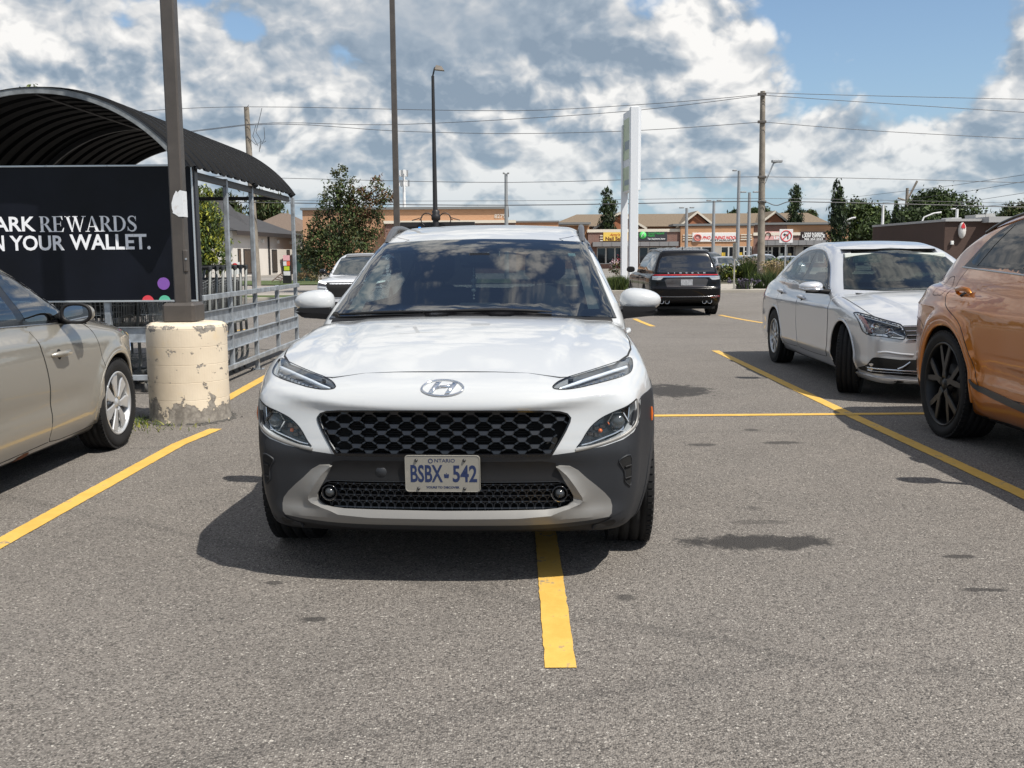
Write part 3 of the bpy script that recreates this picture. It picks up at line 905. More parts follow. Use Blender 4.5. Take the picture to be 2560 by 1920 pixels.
def build_kona():
    car = KONA
    root = empty('white_suv', (KONA_POSE[0], KONA_POSE[1], 0), -R_(KONA_POSE[2]), 'white crossover with mesh grille and black cladding parked over the yellow centre line', 'car')
    paint = WHITEPAINT
    # ---- outlines (x, z) of the front, right half, from top centre to bottom centre
    grille = [(0, .741), (.18, .741), (.32, .739), (.42, .736), (.47, .731), (.498, .722), (.511, .706), (.508, .690), (.492, .655), (.465, .608), (.434, .560)]
    drl = [(.442, .826), (.462, .840), (.504, .853), (.565, .865), (.650, .881), (.735, .896), (.772, .902), (.780, .895), (.776, .872), (.760, .857), (.704, .845), (.627, .833), (.553, .822), (.504, .817), (.470, .817), (.448, .820)]
    lamp = [(.772, .764), (.772, .762), (.735, .741), (.685, .722), (.636, .700), (.603, .674), (.579, .645), (.560, .615), (.538, .588), (.538, .588), (.606, .597), (.670, .615), (.719, .634), (.752, .655), (.770, .683), (.776, .720)]
    lampsm = catmull(lamp, 4); drlsm = catmull(drl, 4)
    cladtop = [(.434, .560), (.531, .571), (.649, .590), (.723, .612), (.768, .637), (.788, .667), (.797, .701), (.800, .765)]
    opening = [(0, .447), (.46, .447), (.484, .440), (.514, .412), (.526, .390), (.524, .364), (.499, .345), (.46, .334), (.407, .329), (0, .325)]
    gapline = [(0, .873), (.20, .873), (.337, .869), (.397, .861), (.470, .851)]
    VENT = [(.735, .530), (.782, .549), (.787, .480), (.786, .413), (.772, .422), (.760, .439), (.756, .480), (.742, .507)]
    # holes in the shell under the openings
    clear = [(0, 1.393), (.35, 1.385), (.575, 1.372), (.600, 1.352), (.640, 1.26), (.688, 1.10), (.690, 1.075), (.680, 1.062), (0, 1.060)]
    clearsm = sym([(0, 1.393), (.35, 1.388), (.55, 1.376), (.592, 1.360), (.603, 1.335), (.640, 1.24), (.685, 1.105), (.688, 1.085), (.668, 1.068), (.4, 1.072), (0, 1.078)])
    frit = sym([(0, 1.449), (.30, 1.444), (.608, 1.428), (.608, 1.428), (.66, 1.29), (.705, 1.16), (.757, 1.024), (.70, 1.024), (.40, 1.040), (0, 1.047)])
    sidewin = [(1.62, 1.04), (2.10, 1.40), (2.35, 1.455), (3.0, 1.465), (3.55, 1.40), (3.62, 1.30), (3.45, 1.06), (2.6, 1.03)]
    rearwin = sym([(0, 1.42), (.45, 1.40), (.56, 1.34), (.62, 1.12), (.58, 1.08), (0, 1.07)])
    holes = [(offset_poly(clearsm, .012), 'front'), (offset_poly(sym(grille), .008), 'front'), (offset_poly(sym(opening), .008), 'front'),
             (offset_poly(lampsm, .006), 'front'), (offset_poly(drlsm, .005), 'front'), (offset_poly(rearwin, .0), 'rear'), (sidewin, 'side')]
    car_body(car, 'body', .016, paint, BLACKP, root, holes, low=.34)
    # ---- bumper skin in paint
    skin = [(0, .8735)] + gapline[1:] + [(.504, .853), (.565, .866), (.650, .883), (.735, .898), (.790, .905), (.800, .84)] + list(reversed(cladtop)) + list(reversed(grille[:-1]))
    skin_full = skin[:] + [(-a, b) for a, b in reversed(skin[1:-1])]
    # remove the duplicate at top centre
    car_patch(car, 'front_bumper', skin_full, 'front', paint, root, off=.003, depth=.030, step=.018, crease=[(x_, .752 + .095 * (abs(x_) / .8) ** 2.2) for x_ in np.linspace(-.76, .76, 60)], holes=[lampsm, drlsm, [(-a, b) for a, b in lampsm], [(-a, b) for a, b in drlsm]])
    # ---- hood with its gap
    hood = [(0, .178), (.20, .181), (.345, .180), (.405, .170), (.470, .163), (.515, .175), (.60, .25), (.70, .36), (.762, .50), (.782, .62), (.785, .78), (.775, 1.0), (.75, 1.18), (.725, 1.27), (.60, 1.235), (.4, 1.185), (0, 1.145)]
    hf = hood + [(-a, b) for a, b in reversed(hood[1:-1])]
    car_patch(car, 'hood', hf, 'top', paint, root, off=.0035, depth=.012, step=.035, t1=.6)
    mb = MB().mat(GAP)
    g2 = [(-a, b - .004) for a, b in reversed(hood[1:14])] + [(a, b - .004) for a, b in hood[:14]]
    car_ribbon(car, mb, [(a * 1.004, b) for a, b in g2], 'top', .010, .0015, smoothpts=False, t1=.6)
    mb.build('hood_gap', root)
    # ---- cladding
    vent = [(.708, .530), (.752, .546), (.757, .480), (.755, .416), (.742, .424), (.732, .439), (.729, .480), (.715, .507)]
    cb = [(.800, .765), (.808, .70), (.812, .55), (.810, .40), (.789, .338), (.733, .309), (.663, .285), (.62, .268), (.52, .255), (.373, .242), (0, .234)]
    cl = cladtop + cb[1:]
    clf = cl + [(-a, b) for a, b in reversed(cl[:-1])]
    opf = sym(opening)
    car_patch(car, 'lower_bumper', clf, 'front', CLAD, root, off=.0035, depth=.03, step=.022, holes=[opf])
    for p in patch2(car, 'bumper_vent', catmull(vent, 3), 'front', VOID, root, off=.0065, depth=0, step=.03): pass
    for s_ in (1, -1):
        mb = MB().mat(CLAD); car_ribbon(car, mb, [(s_ * a, b_) for a, b_ in catmull(vent, 3)], 'front', .006, .009, closed=True, smoothpts=False, rounded=True); mb.build('vent_rim', root)
        for zz in (.50, .45):
            mb = MB().mat(BLACKP); P, N = car_map(car, [(s_ * .730, zz, .009), (s_ * .754, zz + .004, .009)])
            mb.tube([tuple(P[0]), tuple(P[1])], .004, 6); mb.build('vent_fin', root)
    for mr in (False, True):
        car_patch(car, 'corner_cladding', [(.10, .235), (.10, .60), (.14, .715), (.20, .762), (.30, .770), (.46, .775), (.47, .235)], 'side', CLAD, root, off=.0032, depth=.012, step=.03, mirror=mr, t1=.6)
    # recessed bar behind the plate
    bar = sym([(0, .538), (.40, .536), (.452, .528), (.462, .49), (.480, .452), (0, .452)])
    car_patch(car, 'bumper_bar', bar, 'front', BLACKP, root, off=.0045, depth=.004, step=.03)
    mb = MB().mat(CLAD); P, N = car_map(car, [(-.252, .488, .006)])
    mb.T = Matrix.Translation(Vector(P[0])) @ Vector(N[0]).to_track_quat('Z', 'Y').to_matrix().to_4x4()
    mb.lathe([(0, .001), (.022, .001), (.0235, -.002)], 24, 'z'); mb.T = None
    mb.build('tow_cover', root)
    # ---- silver skid plate, folded
    outer = [(.453, .514), (.465, .517), (.509, .513), (.543, .493), (.577, .460), (.616, .427), (.651, .394), (.674, .365), (.681, .338), (.679, .306), (.668, .293), (.578, .284), (.48, .277), (.333, .2735), (0, .272)]
    inner = [(0, .327), (.407, .331), (.46, .336), (.499, .347), (.522, .366), (.523, .388), (.508, .416), (.486, .452), (.470, .482)]
    sk = outer + [(0, .272)] + inner
    fold = [(.458, .514), (.494, .476), (.528, .430), (.556, .385), (.558, .368), (.545, .352), (.504, .330), (.431, .3085), (.3, .303), (0, .3015)]
    foldm = fold + [(-a, b) for a, b in reversed(fold[:-1])]
    skf = outer + [(-a, b) for a, b in reversed(outer[:-1])] + [(-a, b) for a, b in reversed(inner)] + inner[1:]
    def foldoff(U):
        D = np.full(len(U), 1e9); q = np.array(foldm)
        for i in range(len(q) - 1):
            a, b = q[i], q[i + 1]; ab = b - a
            t = np.clip(((U - a) @ ab) / (ab @ ab), 0, 1)
            D = np.minimum(D, np.hypot(*(U - (a + t[:, None] * ab)).T))
        return .005 + .017 * np.exp(-D / .024)
    car_patch_fn(car, 'skid_plate', skf, 'front', SILVERTRIM, root, foldoff, .016, .012, crease=foldm)
    # ---- grille: backing, louvres, wedge-and-rib honeycomb
    gf = sym(grille)
    car_patch(car, 'grille_backing', offset_poly(gf, .012), 'front', VOID, root, off=-.050, depth=0, step=.05)
    ribs = []; fcs = []
    def quad(a, b, wa, o1, o2):
        """bar between (x,z) points a and b, wa = half width, front at offset o1, back at o2"""
        a, b = np.array(a), np.array(b); d = b - a; l = np.hypot(*d)
        if l < 1e-6: return
        n = np.array((-d[1], d[0])) / l * wa; k = len(ribs)
        for p in (a + n, b + n, b - n, a - n): ribs.append((*p, o1))
        for p in (a + n * 1.5, b + n * 1.5, b - n * 1.5, a - n * 1.5): ribs.append((*p, o2))
        fcs.extend([(k, k + 1, k + 2, k + 3), (k, k + 4, k + 5, k + 1), (k + 2, k + 6, k + 7, k + 3), (k + 1, k + 5, k + 6, k + 2), (k + 3, k + 7, k + 4, k)])
    def poly(pts, o1, o2, bev=.003, tilt=0.):
        k = len(ribs); n = len(pts); c = np.mean(pts, 0)
        for p in pts:
            q = np.array(p) + (c - p) * .22; ribs.append((*q, o1 + tilt * (q[1] - c[1])))
        for p in pts: ribs.append((*p, o1 - bev + tilt * (p[1] - c[1])))
        for p in pts: ribs.append((*p, o2))
        fcs.append(tuple(range(k, k + n)))
        for i in range(n):
            j = (i + 1) % n
            fcs.append((k + i, k + n + i, k + n + j, k + j)); fcs.append((k + n + i, k + 2 * n + i, k + 2 * n + j, k + n + j))
    gin = offset_poly(gf, -.004); gpoly = np.array(gin)
    PX, PZ = .103, .0268
    for row in range(-1, 8):
        z = .729 - row * PZ
        for c in range(-6, 7):
            x = (c + (.5 if row % 2 else 0)) * PX + .010
            if not in_poly(np.array([(x, z)]), offset_poly(gf, .012))[0]: continue
            cl_ = lambda p: p if in_poly(np.array([p]), gin)[0] else None
            w1, w2, hh = .024, .014, .0098
            pts = [(x - w1, z + hh), (x + w1, z + hh), (x + w2, z - hh), (x - w2, z - hh)]
            ok = in_poly(np.array(pts), gf)
            if ok.all(): poly(pts, -.004, -.03, tilt=-.25)
            elif ok.any():
                P2 = np.array(pts); P2 = np.where(ok[:, None], P2, P2 + (np.array([np.clip(x, -.43, .43), .65]) - P2) * .06)
                if in_poly(P2, gf).all(): poly([tuple(p) for p in P2], -.006, -.03, tilt=-.25)
            # diagonal ribs up to the neighbours of the row above and the row below
            for sx in (-1, 1):
                a = (x + sx * w2, z - hh + .001); b = (x + sx * (PX / 2 - w1), z - PZ + hh)
                m = ((a[0] + b[0]) / 2, (a[1] + b[1]) / 2)
                if in_poly(np.array([a, b, m]), gf).all(): quad(a, b, .0024, -.007, -.03)
                a = (x + sx * w1, z + hh - .001); b = (x + sx * (PX / 2 - w2), z + PZ - hh)
                if in_poly(np.array([a, b]), gf).all(): quad(a, b, .0020, -.010, -.03)
    P, N = car_map(car, ribs)
    mb = MB().mat(pmat('grille_plastic', (.008, .010, .014), .28, spec=.6)).add([tuple(p) for p in P], fcs)
    mb.build('grille', root)
    mb = MB().mat(BLACKP)
    z = .572
    while z < .735:
        xm = np.interp(z, [.56, .60, .655, .69, .735], [.42, .45, .48, .50, .46])
        v = [(xx, z, -.034) for xx in np.linspace(-xm * .75, xm * .75, 24)]
        P, N = car_map(car, v); mb.tube([tuple(p) for p in P], .0022, 5); z += .0105
    mb.build('grille_louvres', root)
    mb = MB().mat(GLOSSB)
    gl = grille + [(-a, b) for a, b in reversed(grille[1:])]
    loop = [(-a, b) for a, b in reversed(grille)] + grille[1:]
    car_ribbon(car, mb, loop, 'front', .007, .006, smoothpts=False)
    car_ribbon(car, mb, [(-.434, .5605), (0, .5605), (.434, .5605)], 'front', .010, .005, smoothpts=False)
    mb.build('grille_surround', root)
    # ---- lower grille
    of = sym(opening)
    car_patch(car, 'lower_grille_backing', offset_poly(of, .012), 'front', VOID, root, off=-.045, depth=0, step=.05)
    ribs.clear(); fcs.clear(); PX, PZ = .0335, .0245
    for row in range(0, 5):
        z = .436 - row * PZ
        for c in range(-16, 17):
            x = (c + (.5 if row % 2 else 0)) * PX
            pts = [(x - .006, z + .004), (x + .006, z + .004), (x + .0035, z - .004), (x - .0035, z - .004)]
            if in_poly(np.array(pts), offset_poly(of, -.004)).all():
                poly(pts, -.004, -.02, .002, tilt=-.3)
                for sx in (-1, 1):
                    b = (x + sx * (PX / 2 - .002), z - PZ + .004); m = (x + sx * .0125, z - .008)
                    if in_poly(np.array([b, m]), of).all(): quad((x + sx * .0035, z - .004), m, .0013, -.006, -.02); quad(m, b, .0013, -.006, -.02)
        xs = np.linspace(-.53, .53, 60); ok = in_poly(np.stack([xs, np.full(60, z)], 1), of)
        xs = xs[ok]
        for i in range(len(xs) - 1): quad((xs[i], z), (xs[i + 1], z), .0022, -.008, -.02)
    P, N = car_map(car, ribs)
    MB().mat(MATS['grille_plastic']).add([tuple(p) for p in P], fcs).build('lower_grille', root)
    for s_ in (1, -1):
        P, N = car_map(car, [(s_ * .468, .400, .004)])
        mb = MB(); n = Vector(N[0]); n = Vector((n.x * .3, -1, 0)); c = Vector(P[0]) + Vector((0, -.0, 0))
        lamp_projector(mb, c, n, .026, GLOSSB, pmat('fog_lens', (.03, .033, .036), .12, coat=.3))
        mb.T = None
        n = n.normalized(); mb.mat(CHROME)
        T = Matrix.Translation(c) @ n.to_track_quat('Z', 'Y').to_matrix().to_4x4(); mb.T = T
        mb.lathe([(.031, .008), (.0335, .010), (.034, .004)], 24, 'z', a0=PI * 1.0, a1=PI * 1.7); mb.T = None
        mb.build('fog_lamp', root)
    # ---- head lamps
    for s_ in (1, -1):
        mr = s_ < 0
        hl = car_patch(car, 'headlight', lampsm, 'front', LAMPGLASS, root, off=.002, depth=0, step=.02, mirror=mr)
        car_patch(car, 'lamp_housing', offset_poly(lampsm, .006), 'front', LAMPDARK, hl, off=-.055, depth=0, step=.03, mirror=mr)
        mb = MB()
        P, N = car_map(car, [(s_ * .714, .684, -.026), (s_ * .640, .650, -.030), (s_ * .61, .628, -.03), (s_ * .60, .608, -.022), (s_ * .57, .605, -.022)])
        n = Vector((s_ * .12, -1, .02))
        lamp_projector(mb, P[0], n, .036, CHROME, pmat('projector_lens', (.05, .053, .055), .06, coat=.6), True)
        mb.mat(AMBER)
        for q in (1,): mb.T = Matrix.Translation(Vector(P[q])) @ n.to_track_quat('Z', 'Y').to_matrix().to_4x4(); mb.lathe([(0, .008), (.006, .006), (.009, 0)], 12, 'z'); mb.T = None
        mb.mat(LAMPREF)
        car_ribbon_pts = [(s_ * a, b) for a, b in [(.765, .735), (.755, .68), (.72, .648), (.66, .625), (.60, .606), (.56, .598)]]
        P2, N2 = car_map(car, [(a, b, -.018) for a, b in catmull(car_ribbon_pts, 5, False)])
        mb.tube([tuple(p) for p in P2], .0035, 6)
        mb.mat(pmat('smoked_reflector', (.12, .11, .11), .15, metal=.8))
        for k, (a, b) in enumerate([(.652, .668), (.628, .66), (.60, .64), (.628, .632)]):
            P3, _ = car_map(car, [(s_ * a, b, -.04)])
            mb.T = Matrix.Translation(Vector(P3[0])); mb.box(-.012, .012, -.004, .01, -.010, .010, .003); mb.T = None
        mb.build('projector', hl)
        mb = MB().mat(SILVERTRIM)
        tr = [(s_ * a, b) for a, b in [(.782, .765), (.786, .70), (.776, .664), (.750, .6405), (.71, .6205), (.65, .6015), (.58, .585), (.532, .5765)]]
        car_ribbon(car, mb, tr, 'front', .014, .007, rounded=True)
        mb.build('chrome_surround', hl)
        mb = MB().mat(GLOSSB)
        car_ribbon(car, mb, [(s_ * a, b) for a, b in [(.779, .766), (.739, .744), (.688, .725), (.637, .702), (.600, .674), (.576, .645), (.556, .612), (.537, .589)]], 'front', .005, .005)
        mb.build('lamp_seal', hl)
        dr = car_patch(car, 'running_light', drlsm, 'front', LAMPGLASS, root, off=.004, depth=0, step=.02, mirror=mr)
        car_patch(car, 'lamp_housing', offset_poly(drlsm, .004), 'front', pmat('running_light_grey', (.10, .11, .125), .3, coat=.4), dr, off=-.028, depth=0, step=.02, mirror=mr)
        mb = MB().mat(pmat('light_guide', (.62, .66, .72), .12, coat=1.0))
        line = catmull([(.470, .829), (.53, .842), (.60, .857), (.68, .872), (.755, .884)], 8, False)
        P2, N2 = car_map(car, [(s_ * a, b, -.012) for a, b in line])
        mb.tube([tuple(p) for p in P2], [.004 + .004 * min(1, i / 10) for i in range(len(P2))], 8)
        mb.mat(LAMPREF)
        line = catmull([(.50, .830), (.58, .842), (.66, .857), (.74, .872)], 4, False)
        P2, N2 = car_map(car, [(s_ * a, b - .004, -.018) for a, b in line])
        for p in P2: mb.box(p[0] - .006, p[0] + .006, p[1] - .003, p[1] + .01, p[2] - .006, p[2] + .006, .002)
        mb.build('light_guide', dr)
        mb = MB().mat(GLOSSB); car_ribbon(car, mb, offset_poly([(s_ * a, b) for a, b in drlsm], .0008), 'front', .004, .0048, closed=True, smoothpts=False)
        mb.build('lamp_seal', dr)
    # ---- emblem
    mb = MB().mat(CHROME)
    def em(u, v): return (u, .8225 + v)
    P, N = car_map(car, [(*em(.084 * math.cos(a), .0262 * math.sin(a)), .0055) for a in np.linspace(0, 2 * PI, 48, endpoint=False)])
    mb.tube([tuple(p) for p in P], .0042, 8, closed=True)
    hshape = [[(-.058, -.0175), (-.040, -.0205), (-.008, .022), (-.030, .020)], [(.008, -.022), (.030, -.020), (.058, .0175), (.040, .0205)],
              [(-.036, -.006), (-.012, .001), (.016, .001), (.040, .007), (.036, .012), (.014, .0075), (-.012, .0075), (-.032, 0.0)]]
    for sh in hshape:
        k = len(sh); pts = resample(sh, .004); c = np.mean(pts, 0)
        vv = [(*em(*(np.array(p) + (c - p) * .18)), .010) for p in pts] + [(*em(*p), .002) for p in pts] + [(*em(*c), .0115)]
        P, N = car_map(car, vv); n = len(pts)
        mb.add([tuple(p) for p in P], [(i, (i + 1) % n, 2 * n) for i in range(n)] + [(i, n + i, n + (i + 1) % n, (i + 1) % n) for i in range(n)], True)
    mb.build('badge', root)
    # ---- plate
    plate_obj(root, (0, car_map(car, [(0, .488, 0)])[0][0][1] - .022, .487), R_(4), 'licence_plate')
    # ---- windscreen
    fsm = frit
    car_patch(car, 'windscreen_border', fsm, 'front', GLOSSB, root, off=.0045, depth=.012, step=.035, holes=[clearsm], t0=.6)
    ws = car_patch(car, 'windscreen', offset_poly(fsm, -.003), 'front', WSGLASS, root, off=.0075, depth=0, step=.05, t0=.6)
    mb = MB().mat(BLACKP)
    car_ribbon(car, mb, [(-.73, 1.30), (-.4, 1.20), (0, 1.165), (.4, 1.20), (.73, 1.30)], 'top', .045, .008, rounded=True)
    mb.build('cowl', root)
    for (pts, h_) in (([(-.70, 1.036), (-.45, 1.048), (-.20, 1.054)], .018), ([(-.23, 1.055), (.15, 1.062), (.42, 1.050)], .016)):
        mb = MB().mat(BLACKP)
        P, N = car_map(car, [(a, b, h_) for a, b in catmull(pts, 6, False)], t0=.6)
        mb.tube([tuple(p) for p in P], [.004 + .006 * math.sin(PI * i / (len(P) - 1)) for i in range(len(P))], 6)
        P, N = car_map(car, [(a, b - .006, h_ * .5) for a, b in catmull(pts, 6, False)], t0=.6)
        mb.tube([tuple(p) for p in P], .0035, 5)
        mb.build('wiper', root)
    mb = MB().mat(pmat('sticker', (.45, .62, .60), .5))
    car_ribbon(car, mb, [(.508, 1.352), (.548, 1.350)], 'front', .034, .0062, smoothpts=False, t0=.6); mb.build('windscreen_sticker', root)
    # black strip from windscreen corner back under the roof rail
    for s_ in (1, -1):
        mb = MB().mat(GLOSSB)
        car_ribbon(car, mb, [(s_ * .612, 2.09), (s_ * .600, 2.3), (s_ * .592, 2.6), (s_ * .585, 3.4)], 'top', .035, .0022, smoothpts=False)
        mb.build('roof_channel', root)
        mb = MB().mat(pmat('rail_plastic', (.07, .072, .078), .35))
        ys = np.linspace(2.18, 3.75, 26); P, N = car_map(car, [(s_ * .590, y, 0) for y in ys], 'top')
        pts = []; rr = []
        for i, p in enumerate(P):
            t = i / 25; l = .050 * min(1, (t / .16)) ** .8 * min(1, ((1 - t) / .2)) ** .8
            pts.append(Vector(p) + Vector((s_ * .002, 0, l)))
        for i in range(len(pts) - 1):
            pass
        vs = []; fs = []
        for i, p in enumerate(pts):
            w = .016; hgt = .012
            base = Vector(P[i])
            bot = base.z + .001 if (i < 5 or i > 20) else p.z - .020
            vs += [(p.x - w, p.y, bot), (p.x - w, p.y, p.z - .004), (p.x - w * .5, p.y, p.z + .006), (p.x + w * .5, p.y, p.z + .006), (p.x + w, p.y, p.z - .004), (p.x + w, p.y, bot)]
        for i in range(len(pts) - 1):
            for k in range(6):
                j = (k + 1) % 6; fs.append((i * 6 + k, i * 6 + j, i * 6 + 6 + j, i * 6 + 6 + k))
        mb.add(vs, fs, True); mb.build('roof_rail', root)
    # ---- side: glass, seals, door gaps, handles, arch cladding
    for s_ in (1, -1):
        mr = s_ < 0
        car_patch(car, 'side_window_frame', offset_poly(catmull(sidewin, 3), .02), 'side', GLOSSB, root, off=.001, depth=.004, step=.06, holes=[offset_poly(catmull(sidewin, 3), -.03)], mirror=mr)
        car_patch(car, 'side_window', offset_poly(catmull(sidewin, 3), -.0), 'side', pmat_glass_side(), root, off=-.003, depth=0, step=.08, mirror=mr)
        car_patch(car, 'door', [(1.42, 1.00), (1.38, .75), (1.36, .45), (1.42, .36), (2.38, .36), (2.42, .75), (2.44, 1.01)], 'side', paint, root, off=.002, depth=.008, step=.06, mirror=mr)
        mb = MB().mat(GAP)
        car_ribbon(car, mb, [(1.42, 1.0), (1.375, .75), (1.352, .45), (1.412, .352), (2.39, .352), (2.43, .75), (2.45, 1.01)], 'side', .010, .001, mirror=mr, smoothpts=False); mb.build('door_gap', root)
        mb = MB().mat(paint)
        P, N = car_map(car, [(2.18, .875, .0), (2.20, .877, .035), (2.27, .879, .042), (2.34, .878, .035), (2.36, .876, .0)], 'side', s_)
        mb.tube([tuple(p) for p in P], [.010, .013, .014, .013, .010], 10); mb.build('door_handle', root)
        for (ay, az, ar) in car.arches:
            outer_ = [(ay + (ar + .062) * math.cos(a), az + (ar + .070) * math.sin(a)) for a in np.linspace(-.35, PI + .35, 44)]
            inner_ = [(ay + (ar - .004) * math.cos(a), az + (ar - .004) * math.sin(a)) for a in np.linspace(PI + .35, -.35, 44)]
            car_patch(car, 'arch_cladding', outer_ + inner_, 'side', CLAD, root, off=.006, depth=.05, step=.03, mirror=mr, t1=.55)
        car_patch(car, 'sill_cladding', [(1.15, .44), (3.0, .44), (3.02, .23), (1.13, .23)], 'side', CLAD, root, off=.010, depth=.02, step=.08, mirror=mr, t1=.5)
        mb = MB().mat(AMBER); P, N = car_map(car, [(.40, .70, .006), (.40, .64, .006)], 'side', s_)
        mb.tube([tuple(P[0]), tuple((P[0] + P[1]) / 2), tuple(P[1])], [.004, .008, .004], 8); mb.build('side_marker', root)
    # ---- mirrors
    for s_ in (1, -1):
        m = MB().mat(paint); c = (s_ * .900, 1.60, 1.106)
        mirror_shell(m, c, .112, .09, .078, 2.4, 28, 18, .4, s_, .34)
        mo = m.build('door_mirror', root)
        m = MB().mat(BLACKP)
        vs = [(s_ * .80, 1.50, 1.045), (s_ * .80, 1.66, 1.045), (s_ * .99, 1.64, 1.052), (s_ * .99, 1.52, 1.052), (s_ * .74, 1.50, 1.005), (s_ * .74, 1.64, 1.000), (s_ * .96, 1.64, 1.025), (s_ * .955, 1.52, 1.025)]
        m.add(vs, [(0, 1, 2, 3), (4, 7, 6, 5), (0, 3, 7, 4), (1, 5, 6, 2), (2, 6, 7, 3), (0, 4, 5, 1)])
        m.tube([(s_ * .70, 1.62, .99), (s_ * .82, 1.60, 1.035)], .028, 8)
        m.prism([(s_ * .80, 1.040), (s_ * .80, 1.078), (s_ * .975, 1.074), (s_ * .985, 1.060), (s_ * .95, 1.050)], 'y', 1.512, 1.56)
        m.build('mirror_base', mo)
        m = MB().mat(pmat('mirror_glass', (.7, .72, .75), .02, metal=1.0))
        m.mat(MATS['mirror_glass']).box(c[0] - .09, c[0] + .09, 1.634, 1.638, 1.058, 1.142, .01); m.build('mirror_glass', mo)
    # ---- wheels
    steer = R_(0)
    sp = [([(.05, -.030), (.10, -.022), (.195, -.040), (.212, -.028), (.212, .010), (.12, .022), (.05, .030)], 5, .004, .03, SATIN, .18)]
    for (wx, wy, tn) in ((.785, .80, steer), (-.785, .80, steer), (.785, 3.40, 0), (-.785, 3.40, 0)):
        s_ = 1 if wx > 0 else -1
        make_wheel(root, wx, wy, .334, .215, .222, s_, sp, (RUBBER, SATIN, BLACKP, DISC), tn)
    # ---- underbody tray and interior
    mb = MB().mat(VOID); mb.box(-.60, .60, .50, 4.05, .19, .24); mb.build('underbody', root)
    mb = MB().mat(DASH)
    mb.add([(-.72, 1.30, .985), (.72, 1.30, .985), (.70, 1.62, 1.020), (-.70, 1.62, 1.020), (.68, 1.95, .985), (-.68, 1.95, .985), (.68, 2.0, .60), (-.68, 2.0, .60)], [(0, 1, 2, 3), (3, 2, 4, 5), (5, 4, 6, 7)])
    mb.mat(pmat('screen_bezel', (.05, .055, .058), .4)); mb.box(-.12, .12, 1.80, 1.86, 1.00, 1.085, .01)
    mb.mat(DASH); mb.lathe([(.0, .0), (.17, .0), (.16, .03), (0, .045)], 20, 'y', (.36, 1.80, 1.02), a0=0, a1=PI)
    mb.build('dashboard', root)
    mb = MB().mat(GLOSSB)
    T = Matrix.Translation(Vector((.36, 2.02, .985))) @ Matrix.Rotation(R_(-62), 4, 'X'); mb.T = T
    mb.tube([(.185 * math.cos(a), .185 * math.sin(a), 0) for a in np.linspace(0, 2 * PI, 36, endpoint=False)], .014, 8, closed=True)
    mb.box(-.18, .18, -.02, .02, -.01, .01); mb.T = None
    mb.build('steering_wheel', root)
    for sx in (-.36, .36):
        mb = MB().mat(SEATC)
        mb.T = Matrix.Translation(Vector((sx, 2.72, .55))) @ Matrix.Rotation(R_(14), 4, 'X') @ Matrix.Identity(4)
        mb.T = Matrix.Translation(Vector((sx, 2.45, .55))) @ Matrix.Rotation(R_(-14), 4, 'X')
        mb.box(-.25, .25, -.06, .06, 0, .62, .05); mb.box(-.13, .13, -.05, .05, .66, .86, .045)
        mb.cyl((-.06, 0, .6), (-.06, 0, .7), .008, n=6); mb.cyl((.06, 0, .6), (.06, 0, .7), .008, n=6)
        mb.T = None; mb.box(sx - .25, sx + .25, 1.95, 2.45, .42, .56, .05)
        mb.build('seat', root)
    mb = MB().mat(SEATC); mb.box(-.62, .62, 3.20, 3.34, .5, 1.00, .05)
    for sx in (-.4, .4): mb.box(sx - .12, sx + .12, 3.22, 3.32, 1.02, 1.15, .04)
    mb.build('rear_seat', root)
    mb = MB().mat(GLOSSB); P, N = car_map(car, [(.0, 1.365, -.05), (0, 1.40, -.02)], t0=.6)
    mb.T = Matrix.Translation(Vector(P[0])); mb.box(-.12, .12, -.01, .05, -.035, .035, .015); mb.box(-.07, .07, -.06, .0, -.02, .05, .015); mb.T = None
    mb.build('inner_mirror', root)
    mb = MB().mat(pmat('headliner', (.20, .20, .20), .9)); pl = [(-.60, 2.15), (.60, 2.15), (.58, 3.7), (-.58, 3.7)]
    mb.add([(-.58, 2.2, 1.44), (.58, 2.2, 1.44), (.55, 3.7, 1.42), (-.55, 3.7, 1.42)], [(0, 1, 2, 3)]); mb.build('headliner', root)
    for s_ in (1, -1):
        mb = MB().mat(pmat('pillar_trim', (.22, .24, .235), .7))
        P, N = car_map(car, [(s_ * a, b, -.03) for a, b in catmull([(.672, 1.075), (.64, 1.20), (.605, 1.30), (.585, 1.36)], 4, False)], t0=.6)
        vs = [];
        for i, p in enumerate(P): w = .05 * (1 - .3 * i / len(P)); vs += [(p[0] - s_ * w, p[1] + .04, p[2]), (p[0] + s_ * .02, p[1], p[2])]
        mb.add(vs, [(2 * i, 2 * i + 1, 2 * i + 3, 2 * i + 2) for i in range(len(P) - 1)], True); mb.build('pillar_trim', root)
    # tailgate glass
    car_patch(car, 'tailgate_window_border', offset_poly(rearwin, .03), 'rear', GLOSSB, root, off=.001, depth=.004, step=.06, holes=[offset_poly(rearwin, -.03)])
    car_patch(car, 'tailgate_window', rearwin, 'rear', pmat_glass_side(), root, off=-.003, depth=0, step=.08)
    for p in patch2(car, 'tail_lamp', [(.62, .86), (.84, .83), (.84, .79), (.66, .80)], 'rear', REDP, root, off=.004, depth=.01, step=.04): pass
    car_patch(car, 'rear_bumper', sym([(0, .56), (.82, .56), (.84, .30), (0, .28)]), 'rear', CLAD, root, off=.006, depth=.012, step=.06)
    # ornament hanging from the inner mirror (a thing of its own)
    M = Matrix.Translation(Vector((KONA_POSE[0], KONA_POSE[1], 0))) @ Matrix.Rotation(-R_(KONA_POSE[2]), 4, 'Z')
    o = MB().mat(pmat('cut_glass', (.75, .76, .72), .08, coat=1.0, metal=.3))
    p0 = M @ Vector((-.055 + .0, 2.06, 1.335)); x, y = p0.x, p0.y
    o.cyl((x, y, 1.335), (x, y, 1.09), .0012, n=5)
